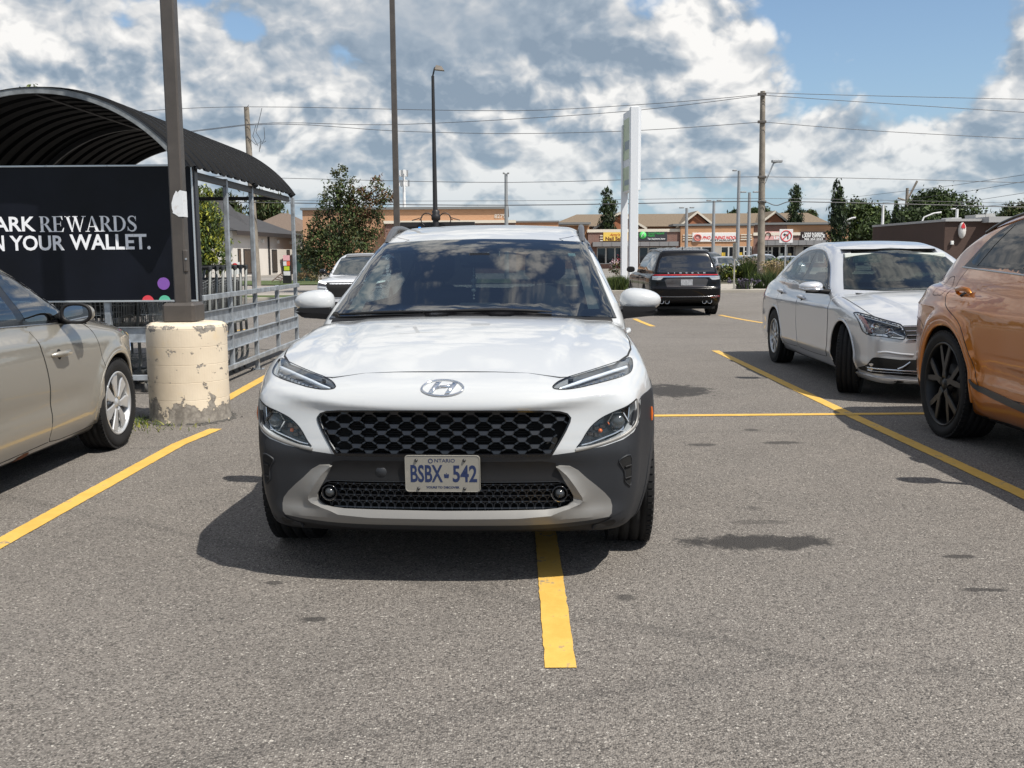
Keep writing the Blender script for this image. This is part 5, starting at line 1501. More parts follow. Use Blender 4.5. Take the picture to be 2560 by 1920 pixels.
def build_q8():
    car = Q8; paint = paint_mat('copper_paint', (.43, .135, .008), .62, .28)
    frame = catmull([(4.16, 1.252), (4.07, 1.335), (3.95, 1.455), (3.80, 1.535), (3.60, 1.580), (3.2, 1.605), (2.7, 1.60), (2.3, 1.53), (1.9, 1.35), (1.55, 1.17), (1.55, 1.17), (2.2, 1.175), (3.2, 1.205), (3.9, 1.236), (4.10, 1.236), (4.16, 1.240)], 4)
    p1 = [(1.80, 1.20), (2.05, 1.38), (2.35, 1.51), (2.62, 1.565), (2.58, 1.22)]
    p2 = [(2.68, 1.225), (2.72, 1.57), (3.2, 1.575), (3.56, 1.55), (3.73, 1.525), (3.90, 1.435), (4.05, 1.285), (3.98, 1.262), (3.3, 1.24)]
    root = car_common(car, Q8_POSE, 'copper_suv', 'metallic copper SUV cut off by the right edge, black wheels', paint, .018, [(offset_poly(p2, -.01), 'side'), (offset_poly(p1, -.01), 'side')])
    g1 = [(1.40, 1.10), (1.36, .90), (1.34, .6), (1.38, .42), (2.60, .42), (2.66, .7), (2.70, 1.17)]
    g2 = [(2.72, 1.17), (2.68, .7), (2.63, .42), (3.30, .42), (3.42, .62), (3.60, .84), (3.82, .94), (3.98, 1.0), (4.06, 1.10), (4.04, 1.235)]
    side_set(car, root, paint, frame, [p1, p2], [g1, g2], [g1, g2[2:]], [(2.48, 1.055), (3.69, 1.060)], pmat('window_rubber', (.02, .02, .022), .4), PRIVACY)
    arch_lips(car, root, paint, .05, .012)
    # window divider on the rear door, fuel flap, black sill strip
    for s_ in (1, -1):
        mb = MB().mat(GLOSSB); car_ribbon(car, mb, [(3.90, 1.255), (3.80, 1.40), (3.68, 1.54)], 'side', .010, .006, mirror=s_ < 0, smoothpts=False); mb.build('window_divider', root)
        car_patch(car, 'sill_trim', catmull([(3.42, .490), (3.35, .455), (2.8, .405), (1.6, .372), (1.6, .330), (2.8, .358), (3.34, .415)], 3), 'side', pmat('sill_grey', (.035, .036, .038), .4), root, off=.012, depth=.015, step=.06, mirror=s_ < 0)
        mb = MB().mat(SATIN); car_ribbon(car, mb, [(4.17, 1.243), (3.6, 1.222), (2.8, 1.193), (1.6, 1.165)], 'side', .014, .008, mirror=s_ < 0, rounded=True); mb.build('belt_trim', root)
    mb = MB().mat(GAP)
    fl_ = catmull([(4.20, 1.165), (4.12, 1.05), (4.20, 1.035), (4.32, 1.035), (4.345, 1.09), (4.31, 1.16)], 4)
    car_ribbon(car, mb, fl_, 'side', .005, .001, mirror=True, closed=True, smoothpts=False)
    car_ribbon(car, mb, [(4.36, .78), (4.45, .82), (4.60, .84), (4.8, .85)], 'side', .006, .001, mirror=True)
    mb.build('fuel_flap_gap', root)
    spm = pmat('wheel_black', (.006, .0062, .007), .35, spec=.35)
    sp = [([(.045, -.030), (.10, -.024), (.18, -.060), (.285, -.098), (.294, -.060), (.215, -.024), (.150, .0), (.215, .024), (.294, .060), (.285, .098), (.18, .060), (.10, .024), (.045, .030)], 5, .003, .03, spm, .12)]
    for (wx, wy) in ((.86, .905), (-.86, .905), (.86, 3.90), (-.86, 3.90)):
        make_wheel(root, wx, wy, .394, .285, .306, 1 if wx > 0 else -1, sp, (RUBBER, spm, BLACKP, pmat('dark_disc', (.05, .05, .05), .5, metal=.6)), 0, grooves=4)
    interior(car, root, 2.0, 2.7, 3.6, 1.15, 1.65, w=.7)
    # tail lamp wraps onto the flank, roof rail, roof spoiler edge
    for s_ in (1, -1):
        car_patch(car, 'tail_lamp', [(4.86, .97), (4.74, .98), (4.68, .955), (4.73, .905), (4.86, .89)], 'side', REDP, root, off=.004, depth=.006, step=.03, mirror=s_ < 0)
        mb = MB().mat(GLOSSB); P, N = car_map(car, [(s_ * .60, y, 0) for y in np.linspace(2.1, 4.15, 20)], 'top')
        mb.tube([tuple(Vector(p) + Vector((0, 0, .008 + .028 * min(1, 4 * min(i / 19, 1 - i / 19))))) for i, p in enumerate(P)], .012, 8); mb.build('roof_rail', root)
        m = MB().mat(paint); mirror_shell(m, (s_ * 1.08, 1.95, 1.20), .12, .10, .07, 2.5, 20, 12, .4, s_, .2); mo = m.build('door_mirror', root)
        m = MB().mat(BLACKP); m.tube([(s_ * .86, 1.85, 1.13), (s_ * 1.0, 1.9, 1.15)], .03, 8); m.build('mirror_base', mo)
        car_patch(car, 'headlight', [(.60, .86), (.92, .90), (.94, .80), (.62, .80)], 'front', LAMPREF, root, off=.004, depth=.01, step=.05, mirror=s_ < 0)
    car_patch(car, 'light_bar', sym([(0, .945), (.80, .950), (.80, .925), (0, .92)]), 'rear', REDP, root, off=.004, depth=.006, step=.05)
    car_patch(car, 'grille', sym([(0, .88), (.45, .86), (.52, .60), (.40, .42), (0, .40)]), 'front', VOID, root, off=.004, depth=.01, step=.06)
    return root

# ================================================================== ground, roads, paint
G0 = -0.22
def gz(y):
    t = min(1, max(0, (y - 13) / 13)); return G0 * t * t * (3 - 2 * t)

def at(px, py, Y):
    """the point seen at photo pixel (px, py) at distance Y ahead of the camera"""
    d = _f + _r2 * ((px - 1280) / FPX) - _u2 * ((py - 960) / FPX)
    t = Y / d.y
    return Vector((d.x * t, Y, CAM_H + d.z * t))

def asphalt_mat():
    m = bpy.data.materials.new('old_asphalt'); m.use_nodes = True; t = m.node_tree; g = NG(t); b = t.nodes['Principled BSDF']
    p = g.n('ShaderNodeNewGeometry').outputs['Position']
    x, y, z = g.sep(p)
    big = g.noise(p, .35, 4, .6); mid = g.noise(p, 2.2, 5, .6); fine = g.noise(p, 70, 3, .7)
    ag = g.voro(p, 150, out='Color'); agv = g.m('MULTIPLY', g.sep(ag)[0], 1.0)
    agd = g.voro(p, 150)
    ag2 = g.sep(g.voro(p, 88, out='Color'))[1]; ag2d = g.voro(g.vm('ADD', p, g.vm('SCALE', g.comb(fine, fine, fine), .006)), 88)
    col = g.mix(g.ss(big, .3, .7), (.150, .136, .122), (.184, .168, .152))
    col = g.mix(g.m('MULTIPLY', g.ss(mid, .35, .7), .5), col, (.200, .180, .160))
    # stones: light and dark aggregate showing through the binder
    lt = g.m('MULTIPLY', g.ss(agv, .55, .95), g.m('SUBTRACT', 1.0, g.ss(agd, .35, .6)))
    col = g.mix(g.m('MULTIPLY', lt, .60), col, (.37, .345, .31))
    dk = g.m('MULTIPLY', g.ss(agv, .45, .1), .7)
    col = g.mix(dk, col, (.050, .045, .041))
    l2 = g.m('MULTIPLY', g.ss(ag2, .86, .97), g.m('SUBTRACT', 1.0, g.ss(ag2d, .25, .45)))
    col = g.mix(g.m('MULTIPLY', l2, .75), col, (.52, .49, .44))
    d2 = g.m('MULTIPLY', g.ss(ag2, .13, .05), g.m('SUBTRACT', 1.0, g.ss(ag2d, .3, .5)))
    col = g.mix(g.m('MULTIPLY', d2, .85), col, (.035, .034, .033))
    # small scattered spots and gum, stretched tyre scuffs
    sp = g.ss(g.noise(g.comb(g.m('MULTIPLY', x, .8), g.m('MULTIPLY', y, 1.2), 0.0), 3.1, 6, .75, 0.6), .665, .70)
    col = g.mix(g.m('MULTIPLY', sp, .62), col, (.052, .050, .049))
    sc = g.m('MULTIPLY', g.ss(g.noise(g.comb(g.m('MULTIPLY', x, 1.0), g.m('MULTIPLY', y, .12), 3.0), 1.6, 4, .6), .55, .75), .22)
    col = g.mix(sc, col, (.14, .13, .12))
    # scattered drips
    pv = g.vm('ADD', p, g.vm('SCALE', g.comb(mid, fine, mid), .10))
    vd = g.voro(pv, 1.5); vc = g.sep(g.voro(pv, 1.5, out='Color'))
    drip = g.m('MULTIPLY', g.ss(vd, g.m('MULTIPLY', vc[0], .13), g.m('MULTIPLY', vc[0], .075)), g.ss(vc[1], .45, .50))
    col = g.mix(g.m('MULTIPLY', drip, .72), col, (.040, .037, .035))
    # oil stains where cars have stood
    edge = g.m('MULTIPLY', g.m('SUBTRACT', g.noise(g.comb(x, g.m('MULTIPLY', y, .8), 0.0), 8, 9, .75), .5), 2.6)
    for cx, cy, rx, ry, amt in [(1.16, 4.60, .40, .13, .92), (1.62, 9.95, .42, .52, .9), (1.25, 4.95, .16, .05, .45), (1.35, 7.05, .12, .06, .7), (1.95, 7.10, .16, .06, .7),
                               (-.75, 3.62, .055, .03, .8), (-1.0, 4.05, .05, .03, .7), (1.9, 3.9, .09, .03, .8), (2.0, 3.4, .05, .03, .8), (2.0, 4.35, .07, .03, .8), (-3.35, 8.55, .30, .25, .35), (-1.3, 8.6, .5, .12, .3)]:
        u = g.m('DIVIDE', g.m('SUBTRACT', x, cx), rx); v = g.m('DIVIDE', g.m('SUBTRACT', y, cy), ry)
        r = g.m('SQRT', g.m('ADD', g.m('MULTIPLY', u, u), g.m('MULTIPLY', v, v)))
        k = g.m('MULTIPLY', g.ss(g.m('ADD', r, edge), 1.08, .66), amt)
        col = g.mix(k, col, (.030, .028, .027))
    # sealed cracks
    wv = g.vm('ADD', p, g.vm('SCALE', g.comb(mid, fine, mid), .5))
    cr = g.ss(g.voro(g.comb(g.m('MULTIPLY', g.sep(wv)[0], .10), g.m('MULTIPLY', g.sep(wv)[1], .22), 0.0), 1.0, 'DISTANCE_TO_EDGE'), .0035, .0015)
    col = g.mix(g.m('MULTIPLY', cr, .5), col, (.045, .043, .041))
    g.put(b.inputs['Base Color'], col); b.inputs['Roughness'].default_value = .88
    b.inputs['Specular IOR Level'].default_value = .35
    bn = g.n('ShaderNodeBump'); bn.inputs['Strength'].default_value = 1.0; bn.inputs['Distance'].default_value = .006
    h = g.m('ADD', g.m('MULTIPLY', g.m('SUBTRACT', 1.0, agd), .8), g.m('MULTIPLY', fine, .6)); h = g.m('ADD', h, g.m('MULTIPLY', g.m('SUBTRACT', 1.0, ag2d), .5))
    g.put(bn.inputs['Height'], h); g.put(b.inputs['Normal'], bn.outputs[0])
    return m

def yellow_mat():
    m = bpy.data.materials.new('worn_yellow_line'); m.use_nodes = True; t = m.node_tree; g = NG(t); b = t.nodes['Principled BSDF']
    p = g.n('ShaderNodeNewGeometry').outputs['Position']
    n1 = g.noise(p, 5, 8, .7); n2 = g.noise(p, 60, 4, .7); n0 = g.noise(p, .8, 2, .5)
    col = g.mix(g.ss(n1, .35, .65), (.54, .325, .062), (.62, .39, .085))
    col = g.mix(g.m('MULTIPLY', g.ss(n2, .55, .75), .35), col, (.42, .25, .05))
    wear = g.ss(g.m('ADD', g.m('ADD', n1, g.m('MULTIPLY', n2, .35)), g.m('MULTIPLY', n0, .25)), .885, .96)
    col = g.mix(g.m('MULTIPLY', wear, .8), col, (.17, .16, .15))
    g.put(b.inputs['Base Color'], col); b.inputs['Roughness'].default_value = .8
    bn = g.n('ShaderNodeBump'); bn.inputs['Strength'].default_value = .5; bn.inputs['Distance'].default_value = .003
    g.put(bn.inputs['Height'], n2); g.put(b.inputs['Normal'], bn.outputs[0])
    return m
YELLOW = yellow_mat()
ASPHALT = asphalt_mat()

def sheet(name, x0, x1, y0, y1, z, m, nx=2, ny=2):
    mb = MB().mat(m)
    xs = np.linspace(x0, x1, nx); ys = np.linspace(y0, y1, ny)
    vs = [(x, y, z if z is not None else gz(y)) for y in ys for x in xs]
    mb.add(vs, [(j * nx + i, j * nx + i + 1, (j + 1) * nx + i + 1, (j + 1) * nx + i) for j in range(ny - 1) for i in range(nx - 1)])
    return tag(mb.build(name, fix=False), kind='structure')

GRASS = pmat('mown_grass', (.060, .085, .022), .9, var=(1.5, .35), bump=(30, .6, .03), dirt=(.6, (.12, .11, .05), .5))
CONC = pmat('pale_concrete', (.30, .275, .235), .85, var=(.8, .12), bump=(40, .2, .01), dirt=(2, (.2, .18, .155), .4))
FAR_ASPH = pmat('far_asphalt', (.20, .185, .165), .9, var=(.15, .15))
ROADM = pmat('road_asphalt', (.13, .125, .12), .9, var=(.3, .15))
def build_ground():
    sheet('ground', -700, 900, -60, 1500, G0 - .45, pmat('field_grass', (.07, .09, .03), .95, var=(.05, .3)))
    sheet('asphalt_lot', -70, 70, -30, 42.0, None, ASPHALT, 2, 145)
    # verge, concrete apron and grass on the left
    sheet('grass_verge', -75, -6.8, 37.6, 41.0, G0 + .05, GRASS, 2, 2)
    sheet('road', -160, 160, 42.0, 57.5, G0 - .01, pmat('pale_road', (.235, .215, .195), .9, var=(.4, .12)), 2, 2)
    sheet('grass_verge', -160, 0, 57.5, 68.0, G0 + .04, GRASS, 2, 2)
    sheet('far_lot', -160, 220, 68.0, 240, G0, FAR_ASPH, 2, 2)
    sheet('sidewalk', 2.5, 120, 42.1, 51.0, G0 + .10, CONC, 2, 2)
    sheet('planting_bed', 2.5, 120, 51.0, 67.0, G0 + .08, pmat('bed_soil', (.07, .065, .035), .95, var=(1, .4)), 2, 2)
    mb = MB().mat(CONC); mb.box(2.4, 120, 41.85, 42.1, G0 - .05, G0 + .12, .02); tag(mb.build('kerb'), kind='structure')
    mb = MB().mat(CONC); mb.box(-75, -6.7, 37.4, 37.6, G0 - .05, G0 + .10, .02); tag(mb.build('kerb'), kind='structure')
    sheet('sidewalk', -75, -6.8, 41.0, 42.1, G0 + .055, CONC, 2, 2)
    # painted lines, following the ground
    def line(pts, w):
        rnd = random.Random(int(pts[0][0] * 100)); mb = MB().mat(YELLOW); vs = []
        P = resample(pts, .04, False) if abs(pts[0][1]) < 12 else resample(pts, .4, False)
        for i, p in enumerate(P):
            q = P[min(i + 1, len(P) - 1)]; o = P[max(i - 1, 0)]; d = Vector((q[0] - o[0], q[1] - o[1])).normalized(); n = Vector((-d.y, d.x))
            j0, j1 = (rnd.gauss(0, .0012), rnd.gauss(0, .0012))
            for s_, j in ((-1, j0), (1, j1)):
                x, y = p[0] + n.x * (w / 2 * s_ + j), p[1] + n.y * (w / 2 * s_ + j); vs.append((x, y, gz(y) + .004))
        mb.add(vs, [(2 * i, 2 * i + 1, 2 * i + 3, 2 * i + 2) for i in range(len(P) - 1)])
        return tag(mb.build('painted_line', fix=False), kind='structure')
    line([(-2.46, .8), (-2.46, 4.6), (-2.44, 7.2), (-2.36, 7.85)], .105)
    line([(-2.74, 9.1), (-2.80, 11), (-2.88, 14.2)], .11)
    line([(.154, 3.15), (.160, 4.7), (.16, 8.29)], .105)
    line([(2.87, .8), (2.865, 5.5), (2.85, 8.3)], .105); line([(2.85, 8.42), (2.87, 11), (2.89, 14.15)], .105)
    line([(-1.92, 8.33), (3.0, 8.37), (9.0, 8.40)], .10)
    line([(3.05, 24.8), (3.0, 21.2)], .12); line([(5.46, 26.2), (5.60, 23.4), (5.75, 20.6)], .12)
    line([(-5.75, 20.2), (-5.35, 22.6)], .12); line([(9.5, 19.5), (9.3, 24.5)], .12)

# ================================================================== plants
def leafmat(name, col, var=.35):
    m = pmat(name, col, .6, spec=.3, var=(3.0, var)); return m
def leaf_cloud(blobs, n, size, mats, seed=1, droop=.2, flat=.0, bias=.6):
    """leaf-sized faces through the volume of several ellipsoids: (x,y,z,rx,ry,rz) -> MB"""
    r = np.random.RandomState(seed); mb = MB()
    vol = np.array([b[3] * b[4] * b[5] for b in blobs]) ** .7; vol /= vol.sum()
    mi = []
    for m in mats: mb.mat(m)
    tot = []; mm = []
    for bi, b in enumerate(blobs):
        k = int(n * vol[bi]); nc = max(4, k // 28)
        d = r.normal(size=(nc, 3)); d /= np.linalg.norm(d, axis=1)[:, None]
        rad = r.uniform(0, 1, nc) ** (1 / 3.) ; rad = rad * (1 - bias) + bias * np.clip(rad + .25, 0, 1.02)
        c = d * rad[:, None]
        cc = np.array(b[:3]) + c * np.array(b[3:])
        which = r.randint(0, nc, k)
        cr = (min(b[3:]) * .22 + size * .8) * r.uniform(.6, 1.3, nc)
        p = cc[which] + r.normal(size=(k, 3)) * cr[which][:, None] * .5
        shade = r.randint(0, len(mats), nc)
        s_ = shade[which]; jig = r.uniform(size=k) < .25; s_[jig] = r.randint(0, len(mats), jig.sum())
        tot.append(p); mm.append(s_)
    P = np.concatenate(tot); M = np.concatenate(mm); k = len(P)
    a = r.normal(size=(k, 3)); a /= np.linalg.norm(a, axis=1)[:, None]
    up = r.normal(size=(k, 3)); up[:, 2] += flat * 3; b = np.cross(a, up); b /= np.linalg.norm(b, axis=1)[:, None] + 1e-9
    s_ = size * r.uniform(.6, 1.35, k)[:, None]
    a[:, 2] -= droop
    V = np.stack([P - a * s_ * .5, P + b * s_ * .28, P + a * s_ * .5 + np.cross(a, b) * s_ * .12, P - b * s_ * .28], 1).reshape(-1, 3)
    F = np.arange(4 * k).reshape(-1, 4)
    me = bpy.data.meshes.new('crown'); me.from_pydata(V.tolist(), [], F.tolist())
    for m in mats: me.materials.append(m)
    me.polygons.foreach_set('material_index', M.tolist()); me.update()
    return me

BARK = pmat('bark', (.085, .070, .055), .9, bump=(14, .6, .02), var=(5, .3))
def tree(name, x, y, trunk_h, trunk_r, blobs, n, size, mats, label, group=None, seed=1, limbs=6, cat='tree', z0=None, droop=.2, lean=0.):
    z0 = G0 if z0 is None else z0; r = random.Random(seed)
    t = empty(name, (x, y, z0), 0, label, cat, group)
    mb = MB().mat(BARK); top = max(b[2] for b in blobs)
    pts = [(0, 0, -.1), (lean * .3 + r.uniform(-.05, .05), 0, trunk_h * .5), (lean * .6, r.uniform(-.1, .1), trunk_h), (lean, 0, (trunk_h + top) / 2)]
    mb.tube(pts, [trunk_r * 1.2, trunk_r * .9, trunk_r * .7, trunk_r * .25], 9)
    for i in range(limbs):
        b = blobs[i % len(blobs)]; s0 = Vector(pts[1]).lerp(Vector(pts[2]), r.uniform(.3, 1.0)) if i % 2 else Vector(pts[2]).lerp(Vector(pts[3]), r.uniform(0, .6))
        e = Vector((b[0] + r.uniform(-.6, .6) * b[3], b[1] + r.uniform(-.6, .6) * b[4], b[2] + r.uniform(-.1, .5) * b[5])); m_ = s0.lerp(e, .5) + Vector((0, 0, -.08 * (e - s0).length))
        mb.tube([s0, m_, e], [trunk_r * .38, trunk_r * .22, trunk_r * .06], 6)
    mb.build('trunk', t)
    link('crown', leaf_cloud(blobs, n, size, mats, seed, droop), t)
    return t

GD = leafmat('leaf_dark_green', (.028, .045, .014)); GM = leafmat('leaf_mid_green', (.050, .078, .020)); GL = leafmat('leaf_light_green', (.095, .125, .030))
GO = leafmat('leaf_olive', (.060, .062, .020)); GR = leafmat('leaf_rust', (.10, .045, .022)); GY = leafmat('leaf_yellow_green', (.23, .24, .03)); GE = leafmat('leaf_evergreen', (.018, .030, .014)); GT = leafmat('dry_grass', (.26, .20, .10)); GB = leafmat('leaf_brown', (.13, .075, .038)); GLV = leafmat('lavender_flower', (.12, .10, .15)); GPL = leafmat('grass_plume', (.27, .23, .20))

def blades(name, x0, x1, y0, y1, n, h, w, mats, seed, z=None, spread=.3, mound=None):
    r = np.random.RandomState(seed); X = r.uniform(x0, x1, n); Y = r.uniform(y0, y1, n)
    if mound: # clumps
        c = np.stack([r.uniform(x0, x1, mound), r.uniform(y0, y1, mound)], 1)[r.randint(0, mound, n)]; X = c[:, 0] + r.normal(0, spread * .3, n); Y = c[:, 1] + r.normal(0, spread * .3, n)
    H = h * r.uniform(.5, 1.15, n); A = r.uniform(0, 2 * PI, n); T = r.normal(0, spread, (n, 2)) * H[:, None]
    Z = np.full(n, z) if z is not None else np.array([gz(q) for q in Y])
    dx, dy = np.cos(A) * w, np.sin(A) * w
    V = np.stack([np.stack([X - dx, Y - dy, Z], 1), np.stack([X + dx, Y + dy, Z], 1), np.stack([X + T[:, 0] * .45 + dx * .7, Y + T[:, 1] * .45 + dy * .7, Z + H * .6], 1), np.stack([X + T[:, 0], Y + T[:, 1], Z + H], 1), np.stack([X + T[:, 0] * .45 - dx * .7, Y + T[:, 1] * .45 - dy * .7, Z + H * .6], 1)], 1).reshape(-1, 3)
    F = np.arange(5 * n).reshape(-1, 5); me = bpy.data.meshes.new(name); me.from_pydata(V.tolist(), [], F.tolist())
    for m in mats: me.materials.append(m)
    me.polygons.foreach_set('material_index', r.randint(0, len(mats), n).tolist()); me.update()
    return me

# ================================================================== lamp post on the concrete drum, cart corral, carts
DARKPOLE = pmat('bronze_pole_paint', (.060, .052, .046), .5, bump=(60, .15, .003), var=(4, .15), dirt=(7, (.10, .09, .08), .3))
GALV = pmat('galvanised_steel', (.34, .37, .40), .45, metal=.55, var=(9, .28), bump=(80, .12, .002), dirt=(5, (.20, .21, .22), .5))
ADBLACK = pmat('ad_panel_black', (.0035, .0045, .0085), .45, spec=.22, var=(1.2, .35))
ADWHITE = pmat('ad_white', (.80, .81, .84), .5)

def drum_mat():
    m = bpy.data.materials.new('peeling_cream_paint'); m.use_nodes = True; t = m.node_tree; g = NG(t); b = t.nodes['Principled BSDF']
    p = g.n('ShaderNodeTexCoord').outputs['Object']; x, y, z = g.sep(p)
    n1 = g.noise(p, 7.0, 9, .62); n2 = g.noise(p, 26, 6, .65); n3 = g.noise(p, 2.2, 4, .5)
    base = g.mix(g.ss(n3, .3, .7), (.56, .475, .36), (.66, .575, .45))
    base = g.mix(g.m('MULTIPLY', g.ss(g.noise(p, 3.2, 5, .6), .55, .8), .5), base, (.66, .46, .17))
    conc = g.mix(g.ss(n2, .35, .7), (.155, .140, .122), (.30, .275, .24))
    low = g.ss(z, .26, .04); topb = g.m('MULTIPLY', g.ss(z, .70, .79), g.ss(z, .815, .80))
    k = g.m('ADD', g.m('ADD', n1, g.m('MULTIPLY', low, .24)), g.m('MULTIPLY', topb, .12))
    k = g.m('ADD', k, g.m('MULTIPLY', g.m('SUBTRACT', n2, .5), .22))
    peel = g.ss(k, .628, .641)
    spots = g.ss(g.m('ADD', g.noise(g.vm('ADD', p, (5, 3, 1)), 13, 5, .55), g.m('MULTIPLY', g.m('SUBTRACT', n2, .5), .2)), .665, .675)
    peel = g.m('MAXIMUM', peel, spots)
    col = g.mix(peel, base, conc)
    g.put(b.inputs['Base Color'], col); b.inputs['Roughness'].default_value = .82
    bn = g.n('ShaderNodeBump'); bn.inputs['Strength'].default_value = .8; bn.inputs['Distance'].default_value = .006
    g.put(bn.inputs['Height'], g.m('ADD', g.m('MULTIPLY', peel, -.8), g.m('MULTIPLY', n2, .35))); g.put(b.inputs['Normal'], bn.outputs[0])
    return m

def build_near_pole():
    cx, cy = -2.73, 8.39
    PX = -.018
    t = empty('lamp_post', (cx, cy, 0), 0, 'thick square brown lamp post bolted to a round peeling cream concrete base', 'lamp post')
    mb = MB().mat(drum_mat()); R0 = .325
    prof = [(0.0, -.05), (R0 + .012, -.05), (R0 + .010, .0), (R0 + .004, .05)]
    for k in range(1, 6):
        z = .05 + k * .145
        prof += [(R0 + .001, z - .003), (R0 - .0008, z), (R0 + .0012, z + .003)]
    prof = [p for p in prof if p[1] < .79] + [(R0, .785), (R0 - .008, .803), (R0 - .035, .818), (R0 - .10, .825), (0, .83)]
    r = random.Random(4); n = 96
    mb.lathe(prof, n, 'z', smooth=False)
    mb.v = [(x * (1 + .004 * math.sin(9 * z + 3 * math.atan2(y, x))), y * (1 + .004 * math.sin(7 * z + 2 * math.atan2(y, x))), z) for x, y, z in mb.v]
    mb.build('concrete_base', t)
    mb = MB().mat(DARKPOLE); mb.box(-.150, .118, -.15, .15, .815, .985, .022); mb.build('base_cover', t)
    mb = MB().mat(DARKPOLE); s_ = .056
    mb.box(PX - s_, PX + s_, -s_, s_, .97, 7.5, .012); mb.build('pole', t)
    mb = MB().mat(DARKPOLE); mb.box(PX + s_ - .02, PX + s_ + .012, -.066, -.01, 1.24, 1.42, .006); mb.mat(GALV).cyl((.045, -.071, 1.345), (.045, -.060, 1.345), .008, n=8); mb.build('hand_hole_cover', t)
    # torn white sheet wrapped round the corner of the pole
    mb = MB().mat(pmat('torn_paper', (.62, .64, .66), .7, dirt=(20, (.35, .28, .22), .5)))
    e = [(-.020, 1.885), (-.035, 1.90), (-.062, 1.86), (-.085, 1.80), (-.084, 1.755), (-.075, 1.735), (-.078, 1.72), (-.045, 1.705), (-.020, 1.69), (.026, 1.69), (.026, 1.90), (.005, 1.905)]
    mb.prism([(a * .82 + PX + .034, b) for a, b in e], 'y', -.0595, -.0570); mb.box(PX + .0545, PX + .0575, -.059, .05, 1.69, 1.90); mb.build('torn_sticker', t)
    mb = MB().mat(DARKPOLE); mb.box(PX - .04, PX + .04, -.9, -.05, 7.3, 7.4, .01); mb.mat(pmat('lamp_head_grey', (.08, .08, .08), .5)).box(-.25, .16, -1.4, -.8, 7.28, 7.42, .03); mb.build('lamp_head', t)
    # weeds in the crack at the foot
    me = blades('weed', cx - .62, cx - .15, cy - .40, cy - .22, 420, .05, .004, [GL, GY, GM], 3, .002, .7, 14)
    w = link('weed_tuft', me); tag(w, 'low yellow green weeds in the crack at the foot of the cream concrete base', 'weeds', kind='stuff')
    # crumbling edge around the drum
    mb = MB().mat(pmat('crumbled_asphalt', (.10, .095, .088), .95, bump=(60, .6, .01))); r = random.Random(8)
    for i in range(240):
        a = r.uniform(0, 2 * PI); q = .325 + abs(r.gauss(0, .035)); s2 = r.uniform(.004, .014)
        mb.obox((cx + q * math.cos(a), cy + q * math.sin(a), s2 * .4), Vector((1, r.uniform(-.5, .5), 0)) * s2, Vector((r.uniform(-.5, .5), 1, 0)) * s2 * .8, Vector((0, .2, 1)) * s2 * .6)
    o = mb.build('crumbled_edge'); tag(o, kind='stuff', label='crumbled dark asphalt grit around the cream concrete base', cat='grit')

